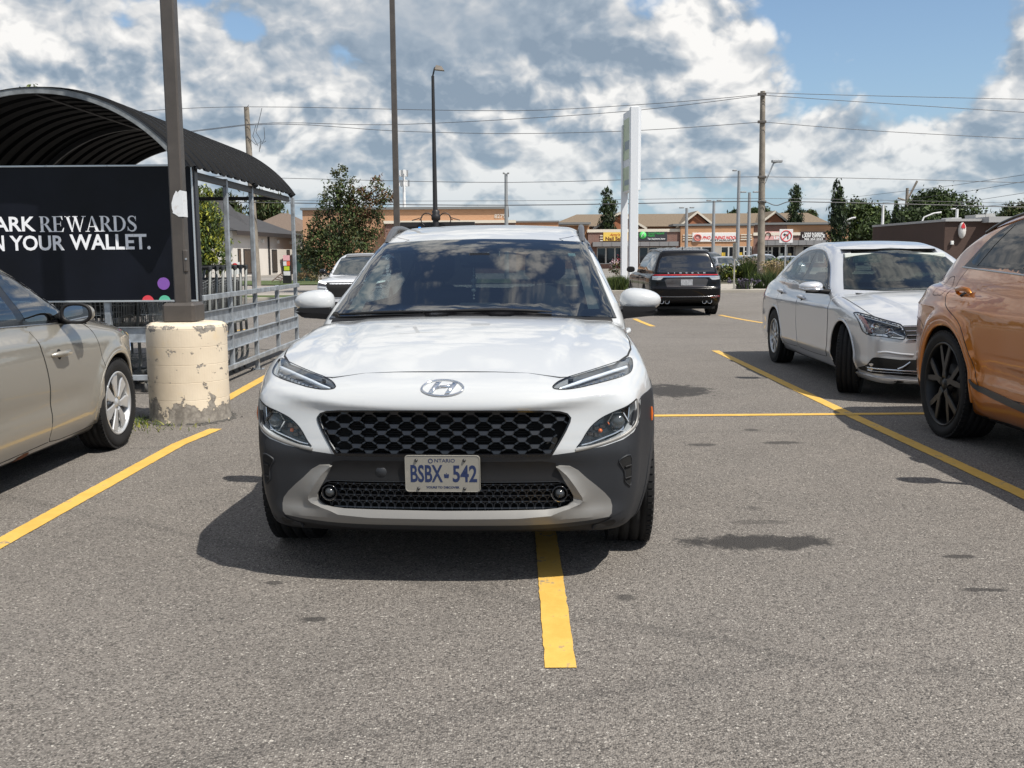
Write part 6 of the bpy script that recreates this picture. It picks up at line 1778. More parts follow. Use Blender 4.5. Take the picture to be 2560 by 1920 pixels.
def serif_text(mb, txt, org, h, k=.72):
    """narrow high-contrast roman capitals in the xz plane facing -y; org = left baseline"""
    def ring(cx, cz, rx, rz, t_side, t_top, a0, a1, n=14):
        o = []; i_ = []
        for a in np.linspace(a0, a1, n):
            o.append((cx + rx * math.cos(a), cz + rz * math.sin(a))); i_.append((cx + (rx - t_side) * math.cos(a), cz + (rz - t_top) * math.sin(a)))
        return [[o[j], o[j + 1], i_[j + 1], i_[j]] for j in range(n - 1)]
    S, t = .17, .045
    def stem(x): return [[(x, 0), (x + S, 0), (x + S, 1), (x, 1)], [(x - .07, 0), (x + S + .07, 0), (x + S + .07, t), (x - .07, t)], [(x - .07, 1 - t), (x + S + .07, 1 - t), (x + S + .07, 1), (x - .07, 1)]]
    def glyph(c):
        if c == 'R': return stem(.07) + ring(.30, .735, .33, .265, S, t, -PI / 2, PI / 2) + [[(.1, .47), (.34, .47), (.34, .51), (.1, .51)], [(.1, 1 - t), (.34, 1 - t), (.34, 1), (.1, 1)], [(.30, .48), (.48, .48), (.80, 0), (.60, 0)], [(.56, 0), (.84, 0), (.84, t), (.56, t)]], .82
        if c == 'E': return stem(.07) + [[(.1, 0), (.66, 0), (.66, t), (.1, t)], [(.1, 1 - t), (.64, 1 - t), (.64, 1), (.1, 1)], [(.1, .48), (.52, .48), (.52, .48 + t), (.1, .48 + t)], [(.66, 0), (.72, .26), (.68, .26), (.56, t), (.56, 0)], [(.64, 1), (.66, .76), (.62, .76), (.54, 1 - t), (.54, 1)], [(.50, .36), (.53, .36), (.53, .66), (.50, .66)]], .78
        if c == 'W': return [[(.08, 1), (.26, 1), (.50, 0), (.40, 0)], [(.40, 0), (.46, 0), (.70, .98), (.65, .98)], [(.56, 1), (.74, 1), (.98, 0), (.88, 0)], [(.88, 0), (.94, 0), (1.24, 1), (1.18, 1)], [(0, 1 - t), (.36, 1 - t), (.36, 1), (0, 1)], [(.50, 1 - t), (.84, 1 - t), (.84, 1), (.50, 1)], [(1.08, 1 - t), (1.34, 1 - t), (1.34, 1), (1.08, 1)]], 1.28
        if c == 'A': return [[(.10, 0), (.16, 0), (.46, 1), (.40, .98)], [(.40, 1), (.50, 1), (.86, 0), (.66, 0)], [(.22, .30), (.66, .30), (.66, .345), (.22, .345)], [(0, 0), (.28, 0), (.28, t), (0, t)], [(.56, 0), (.94, 0), (.94, t), (.56, t)]], .92
        if c == 'D': return stem(.07) + ring(.32, .5, .50, .5, S, t, -PI / 2, PI / 2, 20) + [[(.1, 0), (.34, 0), (.34, t), (.1, t)], [(.1, 1 - t), (.34, 1 - t), (.34, 1), (.1, 1)]], .90
        if c == 'S':
            P = catmull([(.54, .78), (.50, .90), (.36, .975), (.18, .93), (.11, .77), (.22, .60), (.42, .45), (.53, .28), (.46, .09), (.28, .025), (.12, .10), (.06, .24)], 4, False)
            out = []; n = len(P)
            for i in range(n - 1):
                a, b = np.array(P[i]), np.array(P[i + 1]); d = b - a; d = d / (np.hypot(*d) + 1e-9); nn = np.array((-d[1], d[0]))
                u = i / n; w = .028 + .060 * math.exp(-((u - .5) / .22) ** 2)
                out.append([tuple(a + nn * w), tuple(b + nn * w), tuple(b - nn * w), tuple(a - nn * w)])
            return out + [[(.54, .68), (.57, .68), (.57, .98), (.54, .98)], [(.03, .02), (.06, .02), (.06, .32), (.03, .32)]], .64
        return [], .4
    x = org[0]; hz = 0
    for c in txt:
        ps, w = glyph(c)
        for i, p in enumerate(ps):
            y = org[1] - .0006 * (i % 4)
            vs = [(x + a * h * k, y, org[2] + b * h) for a, b in p]
            mb.add(vs, [tuple(range(len(vs)))])
        x += w * h * k
    return x - org[0]

CX0, CX1, CY0, CY1 = -5.62, -3.10, 9.95, 14.45
def build_corral():
    t = empty('cart_corral', (CX1, CY0, 0), 0, 'galvanised shopping cart corral with a black corrugated arched roof and rewards advert', 'cart corral')
    off = Vector((-CX1, -CY0, 0))
    def P(m, name):
        m.v = [(x - CX1, y - CY0, z) for x, y, z in m.v]; return m.build(name, t)
    def post(x, y, z0, z1, w=.05):
        m = MB().mat(GALV); m.box(x - w / 2, x + w / 2, y - w / 2, y + w / 2, z0, z1, .006); return P(m, 'post')
    def rail(p0, p1, hgt, d=.05, lip=True):
        """channel rail between two points; flat web with turned lips"""
        p0, p1 = Vector(p0), Vector(p1); m = MB().mat(GALV); a = (p1 - p0) / 2; c = (p0 + p1) / 2
        n = a.cross(Vector((0, 0, 1))).normalized()
        m.obox(c, a, n * .004, Vector((0, 0, hgt / 2)))
        if lip:
            for s_ in (-1, 1): m.obox(c + n * .02 + Vector((0, 0, s_ * (hgt / 2 - .004))), a, n * .02, Vector((0, 0, .0045)))
        return P(m, 'rail')
    for x in (CX1, CX0):
        for i, y in enumerate((9.99, 11.05, 12.13, 13.27, 14.42)):
            tall = i in (0, 1, 2, 4)
            post(x, y, .0 if i in (0, 2, 4) else .14, 2.2 if tall else .99)
            if i in (0, 2, 4):
                m = MB().mat(GALV); m.box(x - .07, x + .07, y - .06, y + .06, 0, .012, .003); m.mat(BLACKP)
                for sx in (-.05, .05): m.cyl((x + sx, y - .04, .012), (x + sx, y - .04, .03), .008, n=6)
                P(m, 'foot_plate')
        s_ = 1 if x == CX1 else -1
        m = MB().mat(GALV); m.box(x + s_ * .026, x + s_ * .056, CY0, 14.44, .93, .985, .004); P(m, 'top_rail')
        m = MB().mat(GALV); m.box(x + s_ * .026, x + s_ * .056, CY0, 14.44, .14, .195, .004); P(m, 'bottom_rail')
        for i in range(4):
            ys = (9.99, 11.05, 12.13, 13.27, 14.42)
            for z in (.735, .435):
                m = MB().mat(GALV); y0, y1 = ys[i] + .026, ys[i + 1] - .026
                m.box(x - .004, x, y0, y1, z - .075, z + .075); m.box(x - .035 * s_ if s_ > 0 else x, x if s_ > 0 else x + .035, y0, y1, z + .071, z + .076)
                m.box(min(x, x + s_ * .035), max(x, x + s_ * .035), y0, y1, z - .078, z - .073); m.box(min(x, x + s_ * .03), max(x, x + s_ * .03), y0, y1, z + .072, z + .077); P(m, 'rail')
    # front end frame under the advert
    m = MB().mat(GALV); m.box(CX0, CX1, CY0 - .02, CY0 + .02, .14, .195, .004); P(m, 'bottom_rail')
    for z in (.60,):
        m = MB().mat(GALV); m.box(CX0, CX1, CY0, CY0 + .004, z - .075, z + .075); m.box(CX0, CX1, CY0 - .03, CY0, z + .072, z + .077); m.box(CX0, CX1, CY0 - .03, CY0, z - .077, z - .072); P(m, 'rail')
    for x in (-4.0, -4.9): 
        m = MB().mat(GALV); m.box(x - .03, x + .03, CY0 - .04, CY0 + .01, .16, .98, .004); P(m, 'post')
    # stone-weighted castor under the frame
    # ---- advert
    z0, z1, x0, x1, yy = .945, 2.235, -5.75, -3.10, CY0 - .075
    m = MB().mat(ADBLACK); m.box(x0, x1, yy, yy + .012, z0, z1); ad = P(m, 'advert_panel')
    m = MB().mat(pmat('ad_frame', (.55, .58, .60), .35, metal=.7))
    fr = .018
    for (a, b, c, d) in ((x0 - fr, x1 + fr, z1, z1 + fr), (x0 - fr, x1 + fr, z0 - fr, z0), (x0 - fr, x0, z0, z1), (x1, x1 + fr, z0, z1)): m.box(a, b, yy - .012, yy + .03, c, d, .003)
    for xx in (-3.16, -3.9, -4.5): m.lathe([(0, -.02), (.006, -.018), (.008, -.012)], 8, 'y', (xx, yy, z1 + .004))
    P(m, 'advert_frame')
    m = MB().mat(pmat('ad_panel_side', (.012, .013, .018), .35)); m.box(x1 + .02, x1 + .036, yy + .0, yy + .10, z0 - .01, z1 + .01, .003); P(m, 'advert_side')
    m = MB().mat(ADWHITE); hh = .152
    def pt(px, py): return at(px, py, yy - .002)
    # letters are laid out by their height on the panel
    a = pt(100, 580); b = pt(344, 580); hgt = pt(100, 541).z - pt(100, 580).z
    w = serif_text(MB(), 'REWARDS', (0, 0, 0), hgt); kk = .72 * (b.x - a.x) / w
    serif_text(m, 'REWARDS', (a.x, yy - .002, a.z), hgt, kk)
    for txt, xa, xb, yb, yt in (('ARK', -16, 90, 579, 542), ('N', -18, 12, 628, 589), ('YOUR', 26, 162, 627, 589), ('WALLET.', 176, 377, 625, 586)):
        A = pt(xa, yb); B = pt(xb, yb); hg = pt(xa, yt).z - A.z
        vs, fs = text_mesh(txt, 1., .022, 1., 0, 'LEFT', .002); xs = [v[0] for v in vs]; ysv = [v[1] for v in vs]; X0_, X1_, Y0_, Y1_ = min(xs), max(xs), min(ysv), max(ysv)
        m.add([(A.x + (v[0] - X0_) / (X1_ - X0_) * (B.x - A.x), yy - .002 - v[2] * .2, A.z + (v[1] - Y0_) / (Y1_ - Y0_) * hg) for v in vs], fs)
    P(m, 'advert_lettering')
    def disc(px, py, r, col, name):
        c = pt(px, py); m = MB().mat(pmat(name, col, .5)); pts = [(c.x + r * math.cos(a), max(z0 + .001, c.z + r * math.sin(a))) for a in np.linspace(0, 2 * PI, 36, endpoint=False)]
        m.prism(pts, 'y', yy - .003, yy - .001); P(m, 'advert_dot')
    disc(409, 709, .060, (.20, .08, .36), 'dot_purple'); disc(370, 753, .058, (.62, .05, .07), 'dot_red'); disc(412, 753, .058, (.10, .45, .30), 'dot_green'); disc(453, 753, .058, (.35, .60, .75), 'dot_blue')
    # ---- roof: barrel vault of corrugated sheet
    xc, hw, ze, rise = (CX0 + CX1) / 2, (CX1 - CX0) / 2 + .10, 2.20, .72
    Rr = (hw * hw + rise * rise) / (2 * rise); a_m = math.asin(hw / Rr)
    ROOF = pmat('black_roof_sheet', (.0035, .004, .005), .6, spec=.10, var=(3, .2), dirt=(6, (.02, .018, .017), .3))
    y0, y1 = CY0 - .52, CY1 - .35; pitch = (y1 - y0) / 17
    m = MB().mat(ROOF); na = 40; prof = []
    nr = 17
    for k in range(nr):
        b = y0 + k * pitch
        prof += [(b, 0), (b + pitch * .55, 0), (b + pitch * .65, .028), (b + pitch * .90, .028)]
    prof.append((y1, 0))
    vs = []
    for (y, d) in prof:
        for i in range(na + 1):
            a = -a_m + 2 * a_m * i / na; rr = Rr + d; vs.append((xc + rr * math.sin(a), y, ze - (Rr - rise) + rr * math.cos(a)))
    n1 = na + 1; fs = [(j * n1 + i, j * n1 + i + 1, (j + 1) * n1 + i + 1, (j + 1) * n1 + i) for j in range(len(prof) - 1) for i in range(na)]
    m.add(vs, fs, False); o = P(m, 'roof_sheet')
    md = o.modifiers.new('s', 'SOLIDIFY'); md.thickness = .004
    def arch(y, w, r_off, mat, name):
        m = MB().mat(mat); vs = []
        for i in range(na + 1):
            a = -a_m + 2 * a_m * i / na
            for (dr, dy) in ((r_off, -w), (r_off, w), (r_off - .055, w), (r_off - .055, -w)):
                rr = Rr + dr; vs.append((xc + rr * math.sin(a), y + dy, ze - (Rr - rise) + rr * math.cos(a)))
        m.add(vs, [(i * 4 + k, i * 4 + (k + 1) % 4, i * 4 + 4 + (k + 1) % 4, i * 4 + 4 + k) for i in range(na) for k in range(4)]); return P(m, name)
    arch(y0 + .02, .012, -.002, pmat('dull_galvanised', (.20, .215, .225), .6, metal=.3, var=(9, .3)), 'roof_arch'); arch(12.1, .02, -.002, pmat('dark_steel', (.05, .052, .056), .5), 'roof_arch'); arch(y1 - .03, .02, -.002, MATS['dark_steel'], 'roof_arch')
    for x in (CX0 + .0, CX1 - .0):
        m = MB().mat(MATS['dark_steel']); m.box(x - .02, x + .02, CY0, CY1 - .3, 2.12, 2.19, .004); P(m, 'eave_beam')
    m = MB().mat(MATS['dark_steel']); m.box(CX0, CX1, y1 - .06, y1 - .02, 2.14, 2.19, .004); P(m, 'tie_beam')
    m = MB().mat(MATS['dark_steel']); m.cyl((xc, y0 + .05, ze + rise - .06), (xc, 12.1, ze + rise - .06), .012, n=8); P(m, 'ridge_rod')
    # small round stop sign style marker beyond the carts
    return t

def build_carts():
    WIRE = pmat('cart_wire', (.36, .37, .37), .35, metal=.7, var=(4, .2)); CP = pmat('cart_black_plastic', (.018, .02, .022), .5); WH = pmat('castor_rubber', (.10, .10, .10), .7); CG = pmat('cart_grey_green', (.20, .21, .205), .5, metal=.2)
    def zs(m): m.v = [(x, y, .11 + (z - .11) * 1.235) for x, y, z in m.v]
    root = empty('shopping_cart', (0, 0, 0), 0, 'x', 'shopping cart', 'shopping carts nested in the corral')
    m = MB().mat(CG)
    for s_ in (-1, 1):
        m.tube(catmull([(s_ * .25, .55, .11), (s_ * .27, .10, .13), (s_ * .27, .0, .20), (s_ * .27, .02, .55), (s_ * .27, -.02, .80), (s_ * .26, -.10, .97), (s_ * .25, -.15, 1.03)], 4, False), .017, 7)
        m.tube([(s_ * .27, .05, .50), (s_ * .20, .80, .52)], .011, 6)
    m.tube([(-.25, .55, .11), (-.16, .85, .12), (.16, .85, .12), (.25, .55, .11)], .012, 6)
    zs(m); m.build('frame', root)
    m = MB().mat(WIRE)
    def bx(u, v, z): # basket shape: u -1..1 across, v 0..1 front-back
        w = (.27 - .07 * v) * (.86 + .14 * z); return (u * w, .02 + .82 * v - .05 * (1 - z) * v, .50 + z * (.42 - .10 * v))
    def wire(a, b, r=.0028): m.tube([a, b], r, 3, False, False)
    for s_ in (-1, 1):
        for k in range(15): wire(bx(s_, k / 14, 0), bx(s_, k / 14, 1))
        for z in (0, .33, .66, 1): wire(bx(s_, 0, z), bx(s_, 1, z), .004 if z == 1 else .003)
    for k in range(9):
        u = -1 + k / 4; wire(bx(u, 1, 0), bx(u, 1, 1)); wire(bx(u, 0, 0), bx(u, 0, 1)); wire(bx(u, 0, 0), bx(u, 1, 0))
    for z in (0, .5, 1): wire(bx(-1, 1, z), bx(1, 1, z)); wire(bx(-1, 0, z), bx(1, 0, z))
    for k in range(8): wire(bx(-1, k / 7, 0), bx(1, k / 7, 0))
    # lower tray
    for k in range(6): wire((-.2 + .08 * k, .1, .20), (-.14 + .056 * k, .80, .19))
    wire((-.24, .1, .20), (.24, .1, .20)); wire((-.16, .8, .19), (.16, .8, .19))
    zs(m); m.build('basket', root)
    m = MB().mat(CP); m.cyl((-.27, -.15, 1.03), (.27, -.15, 1.03), .018, n=10)
    for s_ in (-1, 1): m.box(s_ * .255 - .016, s_ * .255 + .016, -.17, -.08, 1.00, 1.045, .008)
    zs(m); m.build('handle', root)
    m = MB().mat(CP); m.add([(-.23, .03, .60), (.23, .03, .60), (.23, -.01, .90), (-.23, -.01, .90)], [(0, 1, 2, 3)]); m.box(-.22, .22, -.0, .012, .62, .88); zs(m); m.build('child_seat', root)
    for (x, y) in ((-.25, .08), (.25, .08), (-.16, .80), (.16, .80)):
        m = MB().mat(WH); m.lathe([(0, -.012), (.055, -.012), (.062, -.006), (.062, .006), (.055, .012), (0, .012)], 18, 'x', (x, y, .062)); m.mat(WIRE); m.lathe([(.0, -.014), (.035, -.014), (.035, .014), (0, .014)], 12, 'x', (x, y, .062))
        m.box(x - .018, x + .018, y - .012, y + .012, .10, .135, .003); m.box(x - .018, x - .014, y - .012, y + .012, .05, .12); m.box(x + .014, x + .018, y - .012, y + .012, .05, .12); m.build('castor', root)
    rows = []
    words = ['first', 'second', 'third', 'fourth', 'fifth', 'sixth', 'seventh', 'eighth', 'ninth']
    for i in range(7): rows.append((-3.56, 12.42 - .250 * i, PI, 'shopping cart in the right-hand nested row, %s from its far open end' % words[i]))
    for i in range(5): rows.append((-4.32 + .03 * (i % 2), 10.85 + .30 * i, PI, 'shopping cart in the middle nested row, %s behind the advert panel' % words[i]))
    for i in range(3): rows.append((-5.05, 10.9 + .32 * i, PI, 'shopping cart in the left nested row, %s behind the advert panel' % words[i]))
    for i, (x, y, rz, lab) in enumerate(rows):
        o = root if i == 0 else copy_tree(root)
        o.location = (x, y, 0); o.rotation_euler = (0, 0, rz + (.02 if i % 3 == 1 else 0)); o['label'] = lab

# ================================================================== poles, wires, signs
GREYPOLE = pmat('grey_pole_paint', (.30, .31, .32), .5, metal=.3); WOOD = pmat('weathered_pole_wood', (.20, .175, .145), .9, bump=(20, .5, .01), var=(2, .25)); BLACKPOLE = pmat('black_pole_paint', (.014, .013, .014), .45)
WIREM = pmat('cable', (.06, .06, .065), .6)

def build_poles():
    # tall plain dark post behind the crossover
    p = at(993, 600, 33.0); t = empty('lamp_post', (p.x, 33, G0), 0, 'tall thin dark lamp post rising straight behind the white crossover roof', 'lamp post')
    m = MB().mat(DARKPOLE); m.box(-.10, .10, -.10, .10, 0, 12.5, .01); m.v = [(x * (1 - .022 * z), y * (1 - .022 * z), z) for x, y, z in m.v]; m.build('pole', t)
    m = MB().mat(CONC); m.cyl((0, 0, -.1), (0, 0, .8), .3, n=24); m.build('concrete_base', t)
    m = MB().mat(DARKPOLE); m.box(-.9, .9, -.1, .1, 12.4, 12.55, .02); m.build('lamp_head', t)
    # decorative post with goose-neck head and scroll bracket
    Y = 38.0; p = at(1090, 560, Y); top = at(1087, 190, Y).z - G0
    t = empty('street_lamp', (p.x, Y, G0), 0, 'black ornamental street lamp with hooded head and scroll collar above the sign', 'street lamp')
    m = MB().mat(BLACKPOLE); m.tube([(0, 0, 0), (0, 0, 2.6), (-.02, 0, 3.2), (-.03, 0, top)], [.17, .13, .09, .055], 12); m.build('pole', t)
    m = MB().mat(BLACKPOLE)
    m.tube([(-.03, 0, top - .3), (-.03, 0, top), (.04, 0, top + .28), (.14, 0, top + .36)], .03, 8); m.build('arm', t)
    m = MB().mat(pmat('lamp_hood_bronze', (.12, .10, .08), .45)); m.add([(.05, -.14, top + .22), (.40, -.12, top + .18), (.40, .12, top + .18), (.05, .14, top + .22), (.10, -.09, top + .38), (.30, -.06, top + .34), (.30, .06, top + .34), (.10, .09, top + .38)], [(0, 1, 5, 4), (1, 2, 6, 5), (2, 3, 7, 6), (3, 0, 4, 7), (4, 5, 6, 7), (0, 3, 2, 1)]); m.build('lamp_head', t)
    m = MB().mat(BLACKPOLE)
    for s_ in (-1, 1):
        m.tube([(s_ * (.12 + .22 * (1 - math.cos(a))), 0, 2.95 + .24 * math.sin(a)) for a in np.linspace(0, PI * 1.35, 14)], .022, 6)
        m.tube([(s_ * .62, 0, 2.93), (s_ * .50, 0, 3.05), (s_ * .68, 0, 2.98), (s_ * .9, 0, 2.92)], .02, 6)
    m.lathe([(.12, 2.9), (.17, 2.95), (.17, 3.1), (.13, 3.16), (.15, 3.25), (.1, 3.3)], 12, 'z'); m.build('scroll_bracket', t)
    # message board
    a, b = at(1001, 556, 38.3), at(1187, 556, 38.3)
    t = empty('message_board', ((a.x + b.x) / 2, 38.3, G0), 0, 'low black framed electronic board with blue letters, seen over the crossover roof', 'sign')
    w = (b.x - a.x) / 2; zt = a.z - G0
    m = MB().mat(BLACKPOLE); m.box(-w, w, -.12, .12, zt - .18, zt, .01); m.box(-w, -w + .12, -.12, .12, 0, zt - .18); m.box(w - .12, w, -.12, .12, 0, zt - .18); m.box(-w + .12, w - .12, -.12, .12, .5, zt - 1.4); m.build('frame', t)
    m = MB().mat(pmat('display_face', (.010, .012, .016), .3)); m.box(-w + .12, w - .12, -.05, .05, zt - 1.4, zt - .18); m.build('display', t)
    m = MB().mat(pmat('display_blue', (.02, .12, .5), .5, emit=((.05, .35, 1.0), 1.2))); put_text(m, 'in', (-.55, -.055, zt - .36), (1, 0, 0), (0, 0, 1), .52, .02); m.box(.35, 1.3, -.06, -.052, zt - .24, zt - .20); m.build('display_letters', t)
    # utility poles and their cables
    poles = []
    for (bx_, by_, tx, ty, Y, lab) in ((643, 714, 616, 268, 57.3, 'old wooden utility pole leaning slightly, behind the cart corral'), (1902, 712, 1907, 228, 52.2, 'thick wooden utility pole with a street light arm, right of the black SUV')):
        p = at(bx_, by_, Y); q = at(tx, ty, Y)
        t = empty('utility_pole', (p.x, Y, G0), 0, lab, 'utility pole'); H_ = q.z - G0; dx = q.x - p.x
        m = MB().mat(WOOD); m.tube([(0, 0, -.2), (dx * .5, 0, H_ * .5), (dx, 0, H_)], [.20, .165, .125] if bx_ > 1000 else [.24, .19, .14], 14); m.build('pole', t)
        poles.append((t, p, dx, H_))
    t, p, dx, H_ = poles[1]
    m = MB().mat(GALV); A = at(1913, 458, 52.1) - p; B_ = at(1935, 408, 52.1) - p; C_ = at(1952, 403, 52.1) - p
    m.tube([(A.x - .1, 0, A.z), (A.x, 0, A.z), (B_.x, 0, B_.z), (C_.x - .1, 0, C_.z)], .04, 8); m.build('light_arm', t)
    m = MB().mat(GREYPOLE); m.box(B_.x - .1, C_.x + .1, -.12, .12, C_.z - .06, C_.z + .08, .03); m.build('lamp_head', t)
    m = MB().mat(pmat('insulator', (.08, .07, .06), .4))
    for py in (236, 305, 443, 505): q = at(1907, py, 52.1) - p; m.box(q.x - .28, q.x + .16, -.22, -.12, q.z - .07, q.z + .07, .02)
    m.build('bracket', t)
    t, p, dx, H_ = poles[0]
    m = MB().mat(WIREM)
    for ln in ([(616, 270), (622, 262)], [(618, 312), (655, 312)], [(655, 270), (648, 300), (640, 330), (652, 350), (648, 380)], [(660, 318), (662, 345), (655, 360), (665, 352)], [(622, 345), (640, 362), (655, 352), (650, 372)], [(640, 312), (632, 340), (645, 365)]):
        q = [at(a, b, 57.1) - p for a, b in ln]; m.tube([(v.x, -.2, v.z) for v in q], .016, 5)
    m.build('cable_loops', t)
    spans = [('top cable from the left utility pole to the right one', [(-60, 335), (300, 283), (617, 267), (1280, 277), (1650, 258), (1906, 236)]),
             ('upper cable sagging above the black SUV between the poles', [(-60, 410), (617, 311), (960, 312), (1280, 298), (1600, 275), (1906, 238)]),
             ('third cable down between the two utility poles', [(-60, 420), (617, 313), (1000, 328), (1280, 334), (1600, 326), (1906, 305)]),
             ('cable at lamp-arm height crossing behind the tall posts', [(-60, 425), (735, 446), (1280, 456), (1900, 442), (2640, 459)]),
             ('thin upper cable of the low pair above the shop roofs', [(-60, 480), (640, 500), (1280, 502), (1907, 496), (2640, 510)]),
             ('thick lowest cable above the shop roofs', [(-60, 490), (640, 506), (1280, 513), (1907, 503), (1932, 512), (1945, 513), (1975, 504), (2640, 520)]),
             ('top cable running right from the right utility pole', [(1907, 232), (2200, 240), (2640, 250)]),
             ('second cable running right from the right utility pole', [(1907, 238), (2200, 258), (2640, 286)]),
             ('third cable running right from the right utility pole', [(1907, 305), (2200, 328), (2640, 351)])]
    for i, (lab, pts) in enumerate(spans):
        m = MB().mat(WIREM); q = catmull([tuple(p_) for p_ in pts], 5, False)
        m.tube([at(a, b, 57.0 - 5.0 * max(0, min(1, (a - 617) / 1290)) - .1) for a, b in q], .024 if i in (5,) else (.015 if i != 4 else .011), 5, smooth=False)
        tag(m.build('overhead_cable'), lab, 'cable', 'overhead cables along the road')
    # fan of distant wires on the right
    FAN = ['uppermost', 'second highest', 'third highest', 'lowest']
    for j, (a, b, c, d) in enumerate([(2140, 492, 2640, 425), (2190, 510, 2640, 440), (2200, 530, 2640, 470), (2150, 535, 2640, 500)]):
        m = MB().mat(WIREM); m.tube([at(a, b, 150), at((a + c) / 2, (b + d) / 2 + 4, 120), at(c, d, 90)], .022, 4, smooth=False)
        tag(m.build('overhead_cable'), FAN[j] + ' of the four faint cables rising to the right edge above the trees', 'cable', 'fan of distant cables at the right')
    # distant small pole
    p = at(2268, 480, 170); t = empty('utility_pole', (p.x, 170, G0), 0, 'distant bare utility pole sticking out of the trees on the right', 'utility pole')
    m = MB().mat(WOOD); m.cyl((0, 0, 0), (0, 0, at(2290, 470, 170).z - G0), .35, .25, n=8); z = at(2290, 480, 170).z - G0
    m.build('pole', t); m = MB().mat(WOOD); m.tube([(-1.5, 0, z - 1.0), (0, 0, z - 1.4), (1.6, 0, z + 1.8)], .18, 6); m.build('crossarm', t)

def light_standard(px, py_top, Y, arms, lab, arm_px=14, mat=None, kind='light_standard'):
    q = at(px, py_top, Y); t = empty(kind, (q.x, Y, G0), 0, lab, 'parking light', None)
    m = MB().mat(mat or GREYPOLE); H_ = q.z - G0; m.tube([(0, 0, 0), (0, 0, H_)], [.17, .11], 10); m.build('pole', t)
    w = arm_px / 2500 * Y
    m = MB().mat(mat or GREYPOLE)
    for s_ in arms: m.add([(0, -.05, H_ - .05), (s_ * w * .5, -.05, H_ + .02), (s_ * w * .5, .05, H_ + .02), (0, .05, H_ - .05)], [(0, 1, 2, 3)]); m.box(min(s_ * w * .4, s_ * w), max(s_ * w * .4, s_ * w), -.18, .18, H_ - .02, H_ + .08, .02)
    m.build('lamp_head', t); return t

